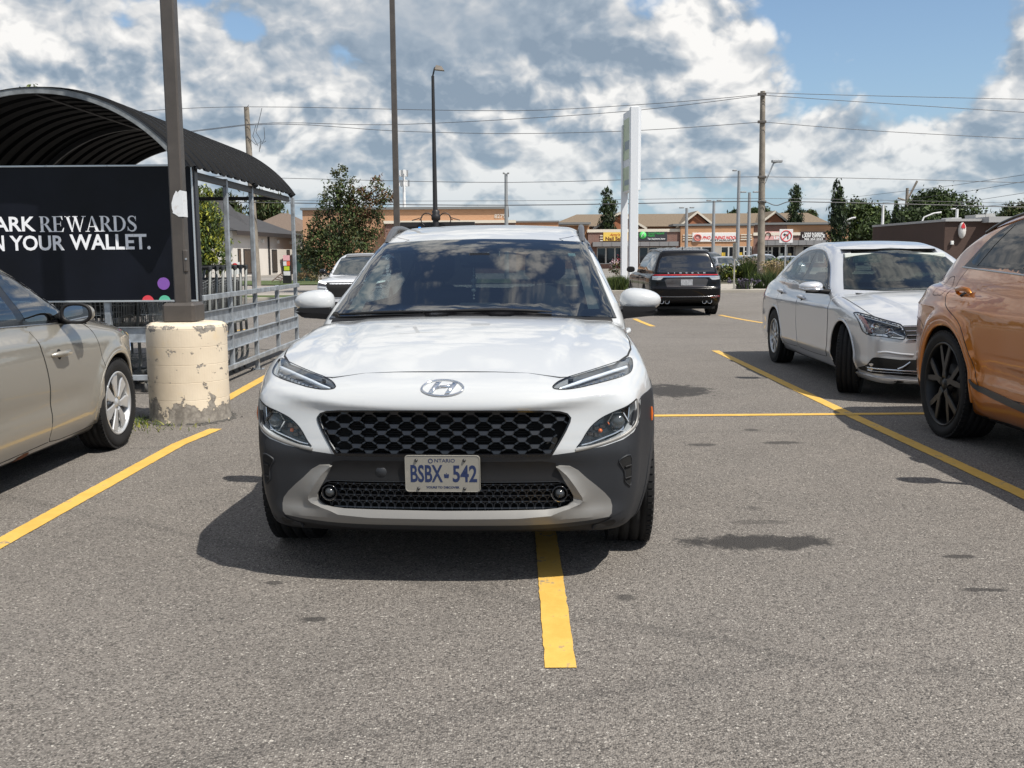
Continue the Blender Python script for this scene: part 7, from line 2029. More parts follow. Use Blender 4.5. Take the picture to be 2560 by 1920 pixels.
def build_lights_signs():
    light_standard(1265, 434, 70, (-1, 1), 'slim grey double parking light in front of the wall numbered 8279', 8)
    light_standard(1848, 427, 78, (-1,), 'tallest slim grey parking light, just left of the thick wooden utility pole', 16)
    light_standard(1717, 520, 85, (-1, 1), 'short grey double parking light rising over the black SUV roof', 18)
    light_standard(1785, 502, 85, (-1, 1), 'grey double parking light over the red and white restaurant sign', 18)
    light_standard(1874, 481, 80, (-1, 1), 'grey double parking light partly behind the thick wooden utility pole', 22)
    light_standard(2208, 512, 95, (), 'plain white light pole without a visible head above the silver sedan roof', 10, pmat('white_pole', (.6, .6, .6), .5))
    light_standard(2393, 523, 84, (-1,), 'short white light pole behind the flat brown restaurant roof', 14, MATS['white_pole'])
    for (x0, y0, x1, y1, x2, y2, lab) in ((2310, 543, 2335, 533, 2353, 531, 'curved white street light arm over the trees right of centre'), (2112, 552, 2130, 545, 2139, 544, 'curved white street light arm behind the columnar tree')):
        m = MB().mat(MATS['white_pole']); a, b, c = at(x0, y0, 110), at(x1, y1, 110), at(x2, y2, 110)
        m.tube([(a.x - .6, 110, G0), (a.x - .6, 110, a.z - 1.5), (a.x, 110, a.z), tuple(b), tuple(c)], [.12, .12, .09, .09, .12], 6); tag(m.build('street_light'), lab, 'street light')
    # pylon sign, seen nearly edge-on
    Yn, Yf = 44.4, 46.6; A = at(1573, 727, Yn); A2 = at(1594, 727, Yn); top = at(1583, 266, Yn).z
    t = empty('pylon_sign', ((A.x + A2.x) / 2, Yn, G0), 0, 'tall white pylon sign seen edge-on with faded greenish panels', 'sign')
    wp = pmat('pylon_white', (.62, .64, .67), .4); w = (A2.x - A.x) / 2; H_ = top - G0
    m = MB().mat(wp); m.box(-w, w, 0, .45, 0, H_, .02); m.build('column', t)
    B_ = at(1553, 727, Yf).x - (A.x + A2.x) / 2; C_ = at(1568, 727, Yf).x - (A.x + A2.x) / 2
    m = MB().mat(wp); m.box(B_, C_, Yf - Yn, Yf - Yn + .4, 0, H_ - .5, .02); m.build('column', t)
    # panels between the columns follow the line joining them
    d = Vector((C_ - w, Yf - Yn + .2 - .2, 0)); nrm = Vector((-d.y, d.x, 0)).normalized()
    pm = pmat('faded_sign_face', (.36, .43, .27), .35, var=(1.2, .2)); pg = pmat('sign_grey_print', (.22, .27, .30), .5)
    def zz(py): return at(1565, py, 45.5).z - G0
    m = MB().mat(wp); c = Vector(((w + C_) / 2 - .05, (Yf - Yn) / 2 + .2, 0)); hz = (H_ - zz(478)) / 2
    m.obox(c + Vector((0, 0, zz(478) + hz)), d * .5, nrm * .17, Vector((0, 0, hz))); m.build('cabinet', t)
    for (pa, pb) in ((290, 400), (412, 478)):
        z1, z0 = zz(pa), zz(pb); m = MB().mat(pm); cc = c + nrm * .175 + Vector((0, 0, (z0 + z1) / 2)); m.obox(cc, d * .42, nrm * .01, Vector((0, 0, (z1 - z0) / 2 - .06)))
        m.mat(pg); m.obox(cc + nrm * .012 - Vector((0, 0, (z1 - z0) * .15)), d * .30, nrm * .004, Vector((0, 0, (z1 - z0) * .10))); m.build('sign_panel', t)
    # no-left-turn sign
    c = at(1965, 590, 45); s_ = .30; t = empty('traffic_sign', (c.x, 45, G0), 0, 'square white no left turn sign on a thin post', 'traffic sign')
    z = c.z - G0; m = MB().mat(GREYPOLE); m.box(-.03, .03, 0, .05, 0, z + .25); m.build('post', t)
    m = MB().mat(pmat('sign_white', (.66, .66, .66), .5)); m.box(-s_, s_, -.03, -.015, z - s_, z + s_, .004); m.build('sign_plate', t)
    m = MB().mat(pmat('sign_red', (.55, .03, .04), .5)); m.tube([(.235 * math.cos(a), -.035, z + .235 * math.sin(a)) for a in np.linspace(0, 2 * PI, 40, endpoint=False)], .022, 6, closed=True); m.obox((0, -.046, z), Vector((.165, 0, .165)), Vector((0, .003, 0)), Vector((-.014, 0, .014))); m.build('red_ring', t)
    m = MB().mat(pmat('sign_black', (.01, .01, .01), .5)); m.box(.05, .10, -.036, -.031, z - .14, z + .06); m.box(-.06, .10, -.036, -.0315, z + .03, z + .08); m.prism([(-.05, z - .02), (-.05, z + .13), (-.15, z + .055)], 'y', -.036, -.032); m.build('arrow', t)
    # second thin post, its sign seen edge-on
    a = at(1835, 727, 42.6); tp = at(1837, 607, 42.6).z
    m = MB().mat(pmat('galv_post', (.28, .27, .24), .6)); m.box(a.x - .03, a.x + .03, 42.6, 42.66, G0, tp); m.box(a.x - .012, a.x + .012, 42.3, 42.95, tp - .65, tp); tag(m.build('sign_post'), 'thin sign post seen edge-on at the kerb beside the lavender tuft', 'sign post')
    # small stop-coloured round sign behind the carts
    c = at(587, 665, 62); t = empty('round_sign', (c.x, 62, G0), 0, 'red disc on a white board showing above the nested carts', 'sign')
    m = MB().mat(MATS['sign_white']); m.box(-.30, .30, 0, .03, c.z - G0 - .5, c.z - G0 + .24); m.build('board', t)
    m = MB().mat(MATS['sign_red']); m.lathe([(0, -.01), (.20, -.01), (.20, 0)], 28, 'y', (0, 0, c.z - G0 - .02), smooth=False); m.build('red_disc', t); m = MB().mat(GREYPOLE); m.box(-.04, .04, .03, .1, 0, c.z - G0); m.build('post', t)

def wall_box(root, name, x0, x1, y0, y1, z0, z1, mat):
    m = MB().mat(mat); m.box(x0, x1, y0, y1, z0, z1); return m.build(name, root)

BRICKR = None
def brick_mat(name, c1, c2, mortar, sc=1.0):
    if name in MATS: return MATS[name]
    m = bpy.data.materials.new(name); m.use_nodes = True; t = m.node_tree; g = NG(t); b = t.nodes['Principled BSDF']
    x, y, z = g.sep(g.n('ShaderNodeTexCoord').outputs['Object'])
    br = g.n('ShaderNodeTexBrick'); g.put(br.inputs['Vector'], g.comb(g.m('ADD', x, y), z, 0.0)); g.put(br.inputs['Color1'], (*c1, 1)); g.put(br.inputs['Color2'], (*c2, 1)); g.put(br.inputs['Mortar'], (*mortar, 1))
    br.inputs['Scale'].default_value = 1.0; br.inputs['Brick Width'].default_value = .4 * sc; br.inputs['Row Height'].default_value = .12 * sc; br.inputs['Mortar Size'].default_value = .01 * sc
    n = g.noise(g.comb(x, y, z), .7, 4, .6); col = g.mix(g.m('MULTIPLY', g.ss(n, .35, .7), .25), br.outputs[0], mortar)
    g.put(b.inputs['Base Color'], col); b.inputs['Roughness'].default_value = .9
    MATS[name] = m; return m
def shingle_mat(name, c):
    if name in MATS: return MATS[name]
    m = bpy.data.materials.new(name); m.use_nodes = True; t = m.node_tree; g = NG(t); b = t.nodes['Principled BSDF']
    p = g.n('ShaderNodeTexCoord').outputs['Object']; x, y, z = g.sep(p)
    n = g.noise(g.comb(g.m('MULTIPLY', x, 3), g.m('MULTIPLY', z, 14), 0.0), 1.5, 4, .7); n2 = g.noise(p, .4, 3, .6)
    col = g.mix(g.ss(n, .3, .7), tuple(q * .75 for q in c), tuple(q * 1.25 for q in c)); col = g.mix(g.m('MULTIPLY', n2, .3), col, tuple(q * .7 for q in c))
    g.put(b.inputs['Base Color'], col); b.inputs['Roughness'].default_value = .95; MATS[name] = m; return m

SHOPGLASS = pmat('shop_glass', (.012, .014, .016), .06, coat=.5, var=(.6, .5)); MULL = pmat('window_mullion', (.45, .45, .43), .5)
STUC = pmat('orange_stucco', (.42, .235, .13), .9, var=(.5, .07)); STUCW = pmat('cream_trim', (.62, .57, .48), .8); FLASH = pmat('grey_flashing', (.16, .165, .165), .6); GREYP = pmat('grey_fascia_panel', (.20, .20, .205), .6)

def windows(root, x0, x1, y, z0, z1, n, doors=(), sill=None):
    w = (x1 - x0) / n
    for i in range(n):
        a, b = x0 + i * w, x0 + (i + 1) * w
        m = MB().mat(MULL); f = .09
        m.box(a, b, y - .06, y + .02, z1 - f, z1); m.box(a, b, y - .06, y + .02, z0, z0 + f); m.box(a, a + f, y - .06, y + .02, z0 + f, z1 - f); m.box(b - f, b, y - .06, y + .02, z0 + f, z1 - f)
        if i in doors: m.box((a + b) / 2 - .05, (a + b) / 2 + .05, y - .06, y + .02, z0 + f, z1 - f); m.box(a + f, b - f, y - .06, y + .02, z0 + (z1 - z0) * .66, z0 + (z1 - z0) * .72)
        fr = m.build('window_frame', root)
        m = MB().mat(SHOPGLASS); m.box(a + f, b - f, y - .02, y, z0 + f, z1 - f); m.build('window_pane', fr)

def sign_board(root, xa, ya, xb, yb, Y, yl, mat, texts, off=.12, name='shop_sign'):
    """box sign between photo pixels (xa,ya)-(xb,yb) on a wall at distance Y; root at origin"""
    A = at(xa, ya, Y - off); B = at(xb, yb, Y - off)
    m = MB().mat(mat); m.box(A.x, B.x, Y - off, Y - .01, B.z, A.z, .03); s_ = m.build(name, root)
    for (txt, cx, cy, h, wd, tm, bold, sh) in texts:
        c = at(cx, cy, Y - off); m = MB().mat(tm); put_text(m, txt, (c.x, Y - off - .01, c.z), (1, 0, 0), (0, 0, 1), h / 2500 * Y * 1.35, bold * .28, 1, sh, width=wd / 2500 * Y, extrude=.01); m.build('sign_lettering', s_)
    return s_

def build_mall():
    Y = 120.0; t = empty('strip_mall', (0, 0, 0), 0, 'long low strip mall of orange stucco and brick with brown shingle roof and signs', 'building')
    def X(px): return at(px, 600, Y).x
    def Z(py, px=1700): return at(px, py, Y).z
    RB = brick_mat('red_brick', (.16, .075, .055), (.20, .095, .07), (.22, .19, .17)); RF = shingle_mat('brown_shingle', (.165, .125, .085)); STONE = pmat('stone_facing', (.30, .28, .25), .9, var=(.6, .25))
    # walls by block
    m = MB().mat(STUC); m.box(X(1300), X(1475), Y + 1.5, Y + 3, G0, Z(563, 1400)); m.build('wall', t)
    wall_box(t, 'wall', X(1470), X(1700), Y, Y + 3, G0, Z(574), RB)
    wall_box(t, 'wall', X(1700) + .01, X(1882), Y - .3, Y + 3, G0, Z(566, 1780), STUC)
    wall_box(t, 'wall', X(1882) + .01, X(1966), Y, Y + 3, G0, Z(563, 1920), RB)
    wall_box(t, 'wall', X(1966) + .02, X(2120), Y - .02, Y + 3, G0, Z(563, 2000), STUC)
    wall_box(t, 'brick_panel', X(1882), X(2066), Y - .25, Y - .03, G0, Z(585, 1950), RB)
    for (a, b, py, dy) in ((1468, 1701, 572, .12), (1881, 1998, 583, .4)):
        m = MB().mat(STUCW); m.box(X(a), X(b), Y - dy, Y + .2, Z(py) - .35, Z(py)); m.build('parapet_cap', t)
    for (a, b, py) in ((1681, 1884, 564), (1884, 2122, 561), (1300, 1476, 561)):
        m = MB().mat(FLASH); m.box(X(a), X(b), Y - .45, Y + 3.1, Z(py, (a + b) / 2) - .02, Z(py, (a + b) / 2) + .22); m.build('parapet_flashing', t)
    # shingle roof with gables
    Yb = 127.0
    def X(px): return at(px, 600, Yb).x
    def Z(py, px=1700): return at(px, py, Yb).z
    wall_box(t, 'rear_wall', X(1392), X(2060), Yb, Yb + 13, G0, Z(566), STUC)
    zr, ze = Z(534), Z(566); yr = Yb + 8
    m = MB().mat(RF)
    xl, xr = X(1382), X(2064); k = (yr) / Y
    m.add([(xl - 1, Yb - .6, ze), (xr + 1.0, Yb - .6, ze), (xr, yr, zr + (zr - 1.35) * .06), (xl + 3.5, yr, zr + (zr - 1.35) * .06), (xl - 1, Yb + 15, ze), (xr + 2, Yb + 15, ze)], [(0, 1, 2, 3), (3, 2, 5, 4), (0, 3, 4), (1, 5, 2)]); m.build('roof', t)
    OR = pmat('gable_orange', (.34, .14, .07), .9, var=(.8, .1))
    for (a, c, b, pa) in ((1486, 1547, 1608, 530), (1692, 1738, 1784, 529), (1884, 1930, 1976, 530)):
        xa, xc, xb = X(a), X(c), X(b); z0, z1 = Z(568), Z(pa); yg = Yb - .9
        g_ = MB().mat(OR); g_.prism([(xa + .5, z0 - .3), (xb - .5, z0 - .3), (xb - .5, z0), (xc, z1 - .25), (xa + .5, z0)], 'y', yg, yg + 1.5); gb = g_.build('gable', t)
        m = MB().mat(RF); m.add([(xa - .3, yg - .3, z0 - .05), (xc, yg - .3, z1 + .05), (xc, yr, z1 + .05), (xa - .3, yr, z0 - .05), (xb + .3, yg - .3, z0 - .05), (xb + .3, yr, z0 - .05)], [(0, 1, 2, 3), (1, 4, 5, 2)]); m.build('gable_roof', gb)
        m = MB().mat(STUCW)
        for (p, q) in (((xa - .3, z0 - .05), (xc, z1 + .05)), ((xc, z1 + .05), (xb + .3, z0 - .05))):
            a_ = Vector((p[0], yg - .36, p[1] - .16)); b_ = Vector((q[0], yg - .36, q[1] - .16)); dd = (b_ - a_) / 2; m.obox((a_ + b_) / 2, dd, Vector((0, .05, 0)), Vector((0, 0, .15)))
        m.build('gable_trim', gb)
    def X(px): return at(px, 600, Y).x
    def Z(py, px=1700): return at(px, py, Y).z
    # canopies
    for (a, b, p0, p1) in ((1480, 1692, 604, 615), (1893, 2066, 603, 615)):
        m = MB().mat(GREYP); m.box(X(a), X(b), Y - 1.3, Y - .02 if a < 1800 else Y - .26, Z(p1), Z(p0)); c = m.build('canopy', t)
        n = 9
        for i in range(1, n): m2 = MB().mat(FLASH); xx = X(a) + (X(b) - X(a)) * i / n; m2.box(xx - .03, xx + .03, Y - 1.33, Y - 1.301, Z(p1), Z(p0)); m2.build('canopy_joint', c)
    # shop fronts
    zb = G0 + .55
    windows(t, X(1492), X(1560), Y - .03, zb, Z(617), 3); windows(t, X(1598), X(1690), Y - .03, zb, Z(617), 4)
    wall_box(t, 'stone_pier', X(1779), X(1800), Y - .75, Y - .31, G0, Z(615), STONE); windows(t, X(1700), X(1778), Y - .33, zb, Z(617), 3); windows(t, X(1801), X(1878), Y - .33, zb, Z(617), 4, doors=(3,))
    wall_box(t, 'brick_pier', X(1880), X(1908), Y - .6, Y - .26, G0, Z(617), RB)
    windows(t, X(1910), X(1985), Y - .29, zb, Z(617), 4, doors=(0,)); wall_box(t, 'stone_pier', X(1986), X(2004), Y - .6, Y - .27, G0, Z(617), STONE); windows(t, X(2005), X(2060), Y - .29, zb, Z(617), 3)
    # posters in windows
    for (a, b, p0, p1, c, yy_) in ((1803, 1812, 632, 645, (.55, .38, .04), .42), (1847, 1854, 632, 646, (.55, .38, .04), .42), (1946, 1956, 635, 654, (.45, .5, .45), .38), (1969, 1977, 635, 654, (.5, .42, .25), .38), (1893, 1897, 630, 637, (.6, .6, .55), .68)):
        m = MB().mat(pmat('poster_%d' % a if False else 'poster_c%d' % int(sum(c) * 100), c, .6, var=(3, .4))); m.box(X(a), X(b), Y - yy_ - .02, Y - yy_, Z(p1), Z(p0)); m.build('poster', t)
    # signs
    YE = pmat('sign_yellow', (.72, .50, .10), .5, emit=None); BK = pmat('sign_charcoal', (.035, .037, .042), .4); WHT = pmat('sign_face_white', (.70, .69, .67), .45); RD = pmat('letter_red', (.60, .03, .03), .5); BRN = pmat('letter_brown', (.12, .03, .015), .5); GRN = pmat('letter_green', (.04, .30, .07), .5); WL = pmat('letter_white', (.75, .75, .74), .5); PNK = pmat('sign_pink', (.62, .35, .33), .5); BLK = pmat('letter_black', (.015, .015, .015), .5)
    sign_board(t, 1508, 580, 1570, 602, Y, 0, YE, [("Amy's", 1537, 587, 7, 26, pmat('letter_orange', (.45, .12, .02), .5), .03, .3), ('Nail Salon', 1540, 597, 9, 52, BRN, .05, 0)])
    s_ = sign_board(t, 1595, 579, 1668, 602, Y, 0, BK, [('Good Natural', 1640, 583, 6, 40, GRN, .03, 0), ('Health', 1628, 589, 6, 17, GRN, .03, 0), ('Teas | Supplements | Books', 1641, 597, 4, 43, WL, .02, 0)])
    c = at(1607, 588, Y - .14); m = MB().mat(pmat('logo_green', (.10, .62, .14), .5)); m.lathe([(0, 0), (.42, 0), (.42, .02)], 24, 'y', (c.x, c.y - .02, c.z)); m.mat(WL); m.tube([(c.x - .15, c.y - .05, c.z - .2), (c.x - .05, c.y - .05, c.z + .15), (c.x + .12, c.y - .05, c.z - .1), (c.x + .08, c.y - .05, c.z + .22)], .035, 5); m.build('sign_logo', s_)
    s_ = sign_board(t, 1731, 582, 1849, 604, Y - .3, 0, WHT, [('PHO DINING NOOD', 1800, 594.5, 8, 88, RD, .05, .35), ('RESTAURANT', 1806, 600.5, 3, 60, BLK, .02, 0)])
    c = at(1744, 594, Y - .45); m = MB().mat(pmat('logo_pink', (.55, .18, .15), .5)); m.tube([(c.x + .40 * math.cos(a), c.y - .05, c.z + .36 * math.sin(a)) for a in np.linspace(0, 2 * PI, 24, endpoint=False)], .09, 6, closed=True); m.mat(PNK).lathe([(0, -.02), (.3, -.02), (.3, 0)], 20, 'y', tuple(c)); m.build('sign_logo', s_)
    s_ = sign_board(t, 1912, 579, 1952, 600, Y - .25, 0, PNK, [('QUA', 1940, 585, 8, 22, WL, .05, 0), ('LIN', 1943, 595, 7, 16, WL, .05, 0)])
    c = at(1920, 588, Y - .4); m = MB().mat(BRN); m.tube([(c.x + .3 * math.cos(a), c.y - .04, c.z + .3 * math.sin(a)) for a in np.linspace(-1, 3.6, 16)], .06, 5); m.build('sign_logo', s_)
    sign_board(t, 2001, 579, 2064, 603, Y - .25, 0, pmat('sign_maroon_black', (.022, .012, .012), .4), [('SAINI & KAMAL', 2035, 584, 5, 48, WL, .04, 0), ('LAW OFFICE', 2034, 590.5, 7, 56, WL, .06, 0), ('905 354 2523', 2034, 598, 5, 46, WL, .03, 0)])
    # cream stripes beside signs
    for (a, b, y_) in ((1706, 1730, .3), (1850, 1878, .3), (1500, 1507, 0)):
        for py in (588, 594, 600): m = MB().mat(STUCW); m.box(X(a), X(b), Y - y_ - .1, Y - y_ - .01, Z(py) - .06, Z(py) + .06); m.build('trim_band', t)
    return t

def build_other_buildings():
    # flat-roofed orange building numbered 8279
    Y = 95.0; t = empty('office_building', (0, 0, 0), 0, 'flat roofed orange brick building numbered 8279 behind the maple', 'building')
    X = lambda px, Y=Y: at(px, 600, Y).x
    Z = lambda py, px=1000, Y=Y: at(px, py, Y).z
    OB = brick_mat('orange_brick', (.42, .225, .125), (.46, .26, .15), (.40, .26, .17), .8)
    wall_box(t, 'wall', X(758), X(1269), Y, Y + 20, G0, Z(524), OB)
    m = MB().mat(FLASH); m.box(X(754), X(1272), Y - .25, Y + 20.2, Z(524), Z(518)); m.build('parapet_flashing', t)
    m = MB().mat(STUCW); m.box(X(964), X(1290), Y - 1.2, Y - .01, Z(560), Z(553)); m.build('canopy', t)
    RB = brick_mat('red_brick', (.16, .075, .055), (.20, .095, .07), (.22, .19, .17)); wall_box(t, 'brick_base', X(966), X(1290), Y - 1.0, Y - .02, G0, Z(560), RB)
    windows(t, X(990), X(1250), Y - 1.04, G0 + .6, Z(585), 9)
    m = MB().mat(pmat('number_grey', (.52, .47, .42), .5)); c = at(1250, 541, Y); put_text(m, '8279', (c.x, Y - .02, c.z), (1, 0, 0), (0, 0, 1), .52, .01, width=1.05, extrude=.02); m.build('number', t)
    # low orange link wall right of it, towards the mall
    Y2 = 112.0; t = empty('low_annex', (0, 0, 0), 0, 'low orange stucco annex between the 8279 building and the strip mall', 'building')
    wall_box(t, 'wall', at(1275, 600, Y2).x, at(1396, 600, Y2).x, Y2, Y2 + 6, G0, at(1330, 556, Y2).z, STUC)
    m = MB().mat(FLASH); m.box(at(1273, 600, Y2).x, at(1398, 600, Y2).x, Y2 - .15, Y2 + 6.1, at(1330, 556, Y2).z, at(1330, 552, Y2).z); m.build('parapet_flashing', t)
    # white low building with dark roof, turned to face right
    t = empty('white_building', (0, 0, 0), 0, 'long white walled building with a dark low pitched roof behind the cart corral', 'building')
    WW = pmat('white_render', (.60, .57, .53), .85, var=(.4, .05)); DR = shingle_mat('dark_roof', (.045, .045, .048)); DK = pmat('dark_trim', (.03, .03, .032), .5)
    P0, P1 = at(585, 684, 84.0), at(738, 682, 102.0); P0.z = P1.z = G0; PL = Vector((-46, 79, G0))
    h0 = at(585, 577, 84.0).z; h1 = at(735, 588, 102.0).z; hh = (h0 + h1) / 2
    d = (P1 - P0); dn = d.normalized(); nin = Vector((-dn.y, dn.x, 0))
    m = MB().mat(WW); a, b = P0, P1; c = P1 + nin * 14; e = P0 + nin * 14
    m.add([a, b, c, e] + [Vector((q.x, q.y, hh)) for q in (a, b, c, e)], [(0, 1, 5, 4), (1, 2, 6, 5), (2, 3, 7, 6), (3, 0, 4, 7), (4, 5, 6, 7)]); m.build('wall', t)
    o = .6; rid = 3.2
    A, B, C, E = a - nin * o - dn * o, b - nin * o + dn * o, c + nin * o + dn * o, e + nin * o - dn * o
    def up(v, z): return Vector((v.x, v.y, z))
    r1 = up((A + E) / 2, hh + rid) + dn * 2; r2 = up((B + C) / 2, hh + rid) - dn * 5
    m = MB().mat(DR); m.add([up(A, hh + .02), up(B, hh + .02), up(C, hh + .02), up(E, hh + .02), r1, r2], [(0, 1, 5, 4), (1, 2, 5), (2, 3, 4, 5), (3, 0, 4)]); m.build('roof', t)
    m = MB().mat(DK); m.add([up(A, hh - .35), up(B, hh - .35), up(B, hh + .02), up(A, hh + .02)], [(0, 1, 2, 3)]); m.build('eave_board', t)
    L = d.length
    def onwall(s0, s1, z0, z1, mat, name, pr=.05, par=None):
        p = a + dn * s0; q = a + dn * s1; m = MB().mat(mat); cc = (p + q) / 2 - nin * pr / 2; m.obox(up(cc, (z0 + z1) / 2), (q - p) / 2, nin * pr / 2, Vector((0, 0, (z1 - z0) / 2))); return m.build(name, par or t)
    for k, (s0, s1) in enumerate(((.06, .10), (.14, .25), (.58, .665), (.845, .90))):
        f = onwall(L * s0, L * s1, G0 + .2, G0 + 2.35, DK, 'door_frame', .06); onwall(L * s0 + .08, L * s1 - .08, G0 + .3, G0 + 2.2, pmat('door_glass', (.06, .055, .05), .2), 'door_glass', .09, f)
    onwall(L * .52, L * .535, G0, hh, DK, 'downpipe', .12)
    for s0 in (.42, .68, .91): onwall(L * s0, L * s0 + .25, hh - .9, hh - .6, pmat('wall_lamp', (.7, .7, .68), .5), 'wall_lamp', .2)
    # left wing seen behind the tree
    m = MB().mat(WW); q0 = P0 - dn * 1.0; m.box(-40, P0.x - .5, 90, 104, G0, 3.6); m.build('wing', t)
    m = MB().mat(DR); m.add([(-41, 89, 3.55), (P0.x + .5, 89, 3.55), (P0.x - 4, 97, 6.8), (-41, 97, 6.8)], [(0, 1, 2, 3)]); m.build('wing_roof', t)
    # brown hip-roof house behind
    Y = 128.0; t = empty('house', (0, 0, 0), 0, 'house with a brown hip roof behind the white building', 'house')
    xa, xb, xc = at(610, 580, Y).x, at(768, 580, Y).x, at(684, 580, Y).x; zt = at(684, 528, Y).z; ze = at(684, 573, Y).z
    HB = pmat('beige_siding', (.42, .38, .31), .85); m = MB().mat(HB); m.box(xa + 1, xb - 1, Y + 1, Y + 12, G0, ze + .1); m.build('wall', t)
    m = MB().mat(shingle_mat('house_shingle', (.14, .105, .082))); m.add([(xa, Y, ze), (xb, Y, ze - .3), (xb, Y + 13, ze), (xa, Y + 13, ze), (xc - .4, Y + 6, zt), (xc + .6, Y + 6, zt)], [(0, 1, 5, 4), (1, 2, 5), (2, 3, 4, 5), (3, 0, 4)]); m.build('roof', t)
    m = MB().mat(pmat('garage_grey', (.25, .23, .20), .7)); m.box(xb - 2.8, xb - 1.2, Y + .8, Y + .98, G0, 2.3); m.build('garage_door', t)
    # second brown roof right of it
    # brown restaurant on the right
    Y = 80.0; t = empty('restaurant_building', (0, 0, 0), 0, 'dark brown flat roofed restaurant with an oval wall sign behind the copper SUV', 'building')
    X = lambda px: at(px, 600, Y).x
    Z = lambda py, px=2450: at(px, py, Y).z
    BR = brick_mat('brown_cladding', (.065, .038, .030), (.075, .045, .036), (.045, .028, .022), .5)
    wall_box(t, 'wall', X(2361), X(2700), Y, Y + 16, G0, Z(553), BR)
    m = MB().mat(pmat('pale_flashing', (.34, .34, .34), .6)); m.box(X(2359), X(2452), Y - .2, Y + 16, Z(553), Z(547)); m.box(X(2452), X(2710), Y - 1.2, Y + 16, Z(557), Z(543)); m.build('parapet_flashing', t)
    m = MB().mat(pmat('roof_unit', (.38, .38, .37), .6)); m.prism([(X(2400), Z(547)), (X(2432), Z(547)), (X(2428), Z(541)), (X(2406), Z(541))], 'y', Y + 2, Y + 4); m.build('roof_vent', t)
    m = MB().mat(MATS['roof_unit']); m.box(X(2480), X(2505), Y + 3, Y + 5, Z(545), Z(533)); m.box(X(2506), X(2530), Y + 3, Y + 5, Z(545), Z(530)); m.build('roof_unit', t)
    c = at(2406, 576, Y - .2)
    m = MB().mat(pmat('oval_sign_face', (.60, .58, .56), .4)); m.lathe([(0, -.12), (.50, -.10), (.56, 0), (.56, .15)], 28, 'y'); m.v = [(x * .5 + c.x, y + c.y, z * 1.12 + c.z) for x, y, z in m.v]; sg = m.build('oval_sign', t)
    m = MB().mat(MATS['sign_red']); m.prism([(c.x + a, c.z + b) for a, b in catmull([(-.17, .15), (-.10, .45), (0, .60), (.10, .45), (.17, .15), (.08, .22), (0, .10), (-.08, .22)], 3)], 'y', c.y - .15, c.y - .125); m.build('sign_mark', sg)
    c = at(2380, 607, Y - .1); m = MB().mat(pmat('wall_lamp', (.7, .7, .68), .5)); m.box(c.x - .12, c.x + .12, Y - .2, Y - .01, c.z - .15, c.z + .15, .03); m.build('wall_lamp', t)
    # dumpster enclosure, poster board, cell tower
    Y = 66.0; a, b = at(743, 702, Y), at(784, 638, Y); t = empty('transformer_box', ((a.x + b.x) / 2, Y, G0), 0, 'dark green metal cabinet beside the brown bush', 'cabinet'); w = (b.x - a.x) / 2; h = b.z - G0
    GC = pmat('dark_green_metal', (.010, .035, .025), .5, var=(2, .2)); m = MB().mat(GC); m.box(-w, w, 0, 1.2, 0, h - .08); m.build('body', t); m = MB().mat(GC); m.box(-w - .1, w + .12, -.1, 1.3, h - .08, h, .01); m.build('lid', t)
    for z in (.35, .75, 1.15): m = MB().mat(pmat('green_recess', (.004, .014, .010), .6)); m.box(-.1, w * .75, -.03, -.005, z, z + .26); m.build('louvre', t)
    Y = 60.0; a, b = at(709, 690, Y), at(724, 638, Y); t = empty('poster_board', ((a.x + b.x) / 2, Y, G0), 0, 'small dark board with coloured stickers left of the green cabinet', 'sign'); w = (b.x - a.x) / 2; h = b.z - G0
    m = MB().mat(BLACKPOLE); m.box(-w - .06, w + .06, .02, .08, 0, h - .2); m.build('board', t)
    for (z0, z1, x0, x1, c, nm) in ((h - .32, h, -w, w, (.65, .35, .38), 'pink'), (h - .62, h - .36, -w, 0, (.6, .6, .62), 'white'), (h - .62, h - .36, 0.005, w, (.65, .12, .06), 'orange'), (h - .9, h - .66, -w * .8, w * .8, (.42, .5, .03), 'lime'), (h - 1.2, h - .95, -w, w, (.62, .62, .62), 'white')):
        m = MB().mat(pmat('sticker_' + nm, c, .5)); m.box(x0, x1, 0, .018, z0, z1); m.build('sticker', t)
    p = at(1011, 520, 210); q = at(1009, 424, 210); t = empty('cell_tower', (p.x, 210, G0), 0, 'white cellular antenna mast beyond the orange building', 'antenna mast'); H_ = q.z - G0; dx = q.x - p.x
    TW = pmat('tower_white', (.7, .7, .7), .5); m = MB().mat(TW); m.tube([(0, 0, 0), (dx, 0, H_)], [.45, .25], 8); m.build('mast', t)
    for z, r_ in ((H_ - .6, .75), (H_ - 2.6, 1.0), (H_ - 9.5, .6)):
        for k in range(6): an = k * PI / 3; m = MB().mat(TW if k % 2 else GREYPOLE); m.box(r_ * math.cos(an) - .16 + dx, r_ * math.cos(an) + .16 + dx, r_ * math.sin(an) - .1, r_ * math.sin(an) + .1, z - .8, z + .5, .02); m.build('antenna', t)
    # white rail / steps near the verge
    m = MB().mat(pmat('rail_rust', (.08, .05, .035), .7)); a, b = at(680, 703, 61), at(705, 682, 66)
    m.tube([tuple(a), tuple(b)], .035, 5)
    a2, b2 = at(700, 704, 61), at(712, 690, 66); m.tube([tuple(a2), tuple(b2)], .035, 5)
    for k in (.25, .5, .8): m.tube([tuple(a.lerp(b, k)), tuple(a2.lerp(b2, k))], .03, 5)
    tag(m.build('leaning_ladder_rack'), 'thin brown rack lying on the grass left of the sticker board', 'rack')

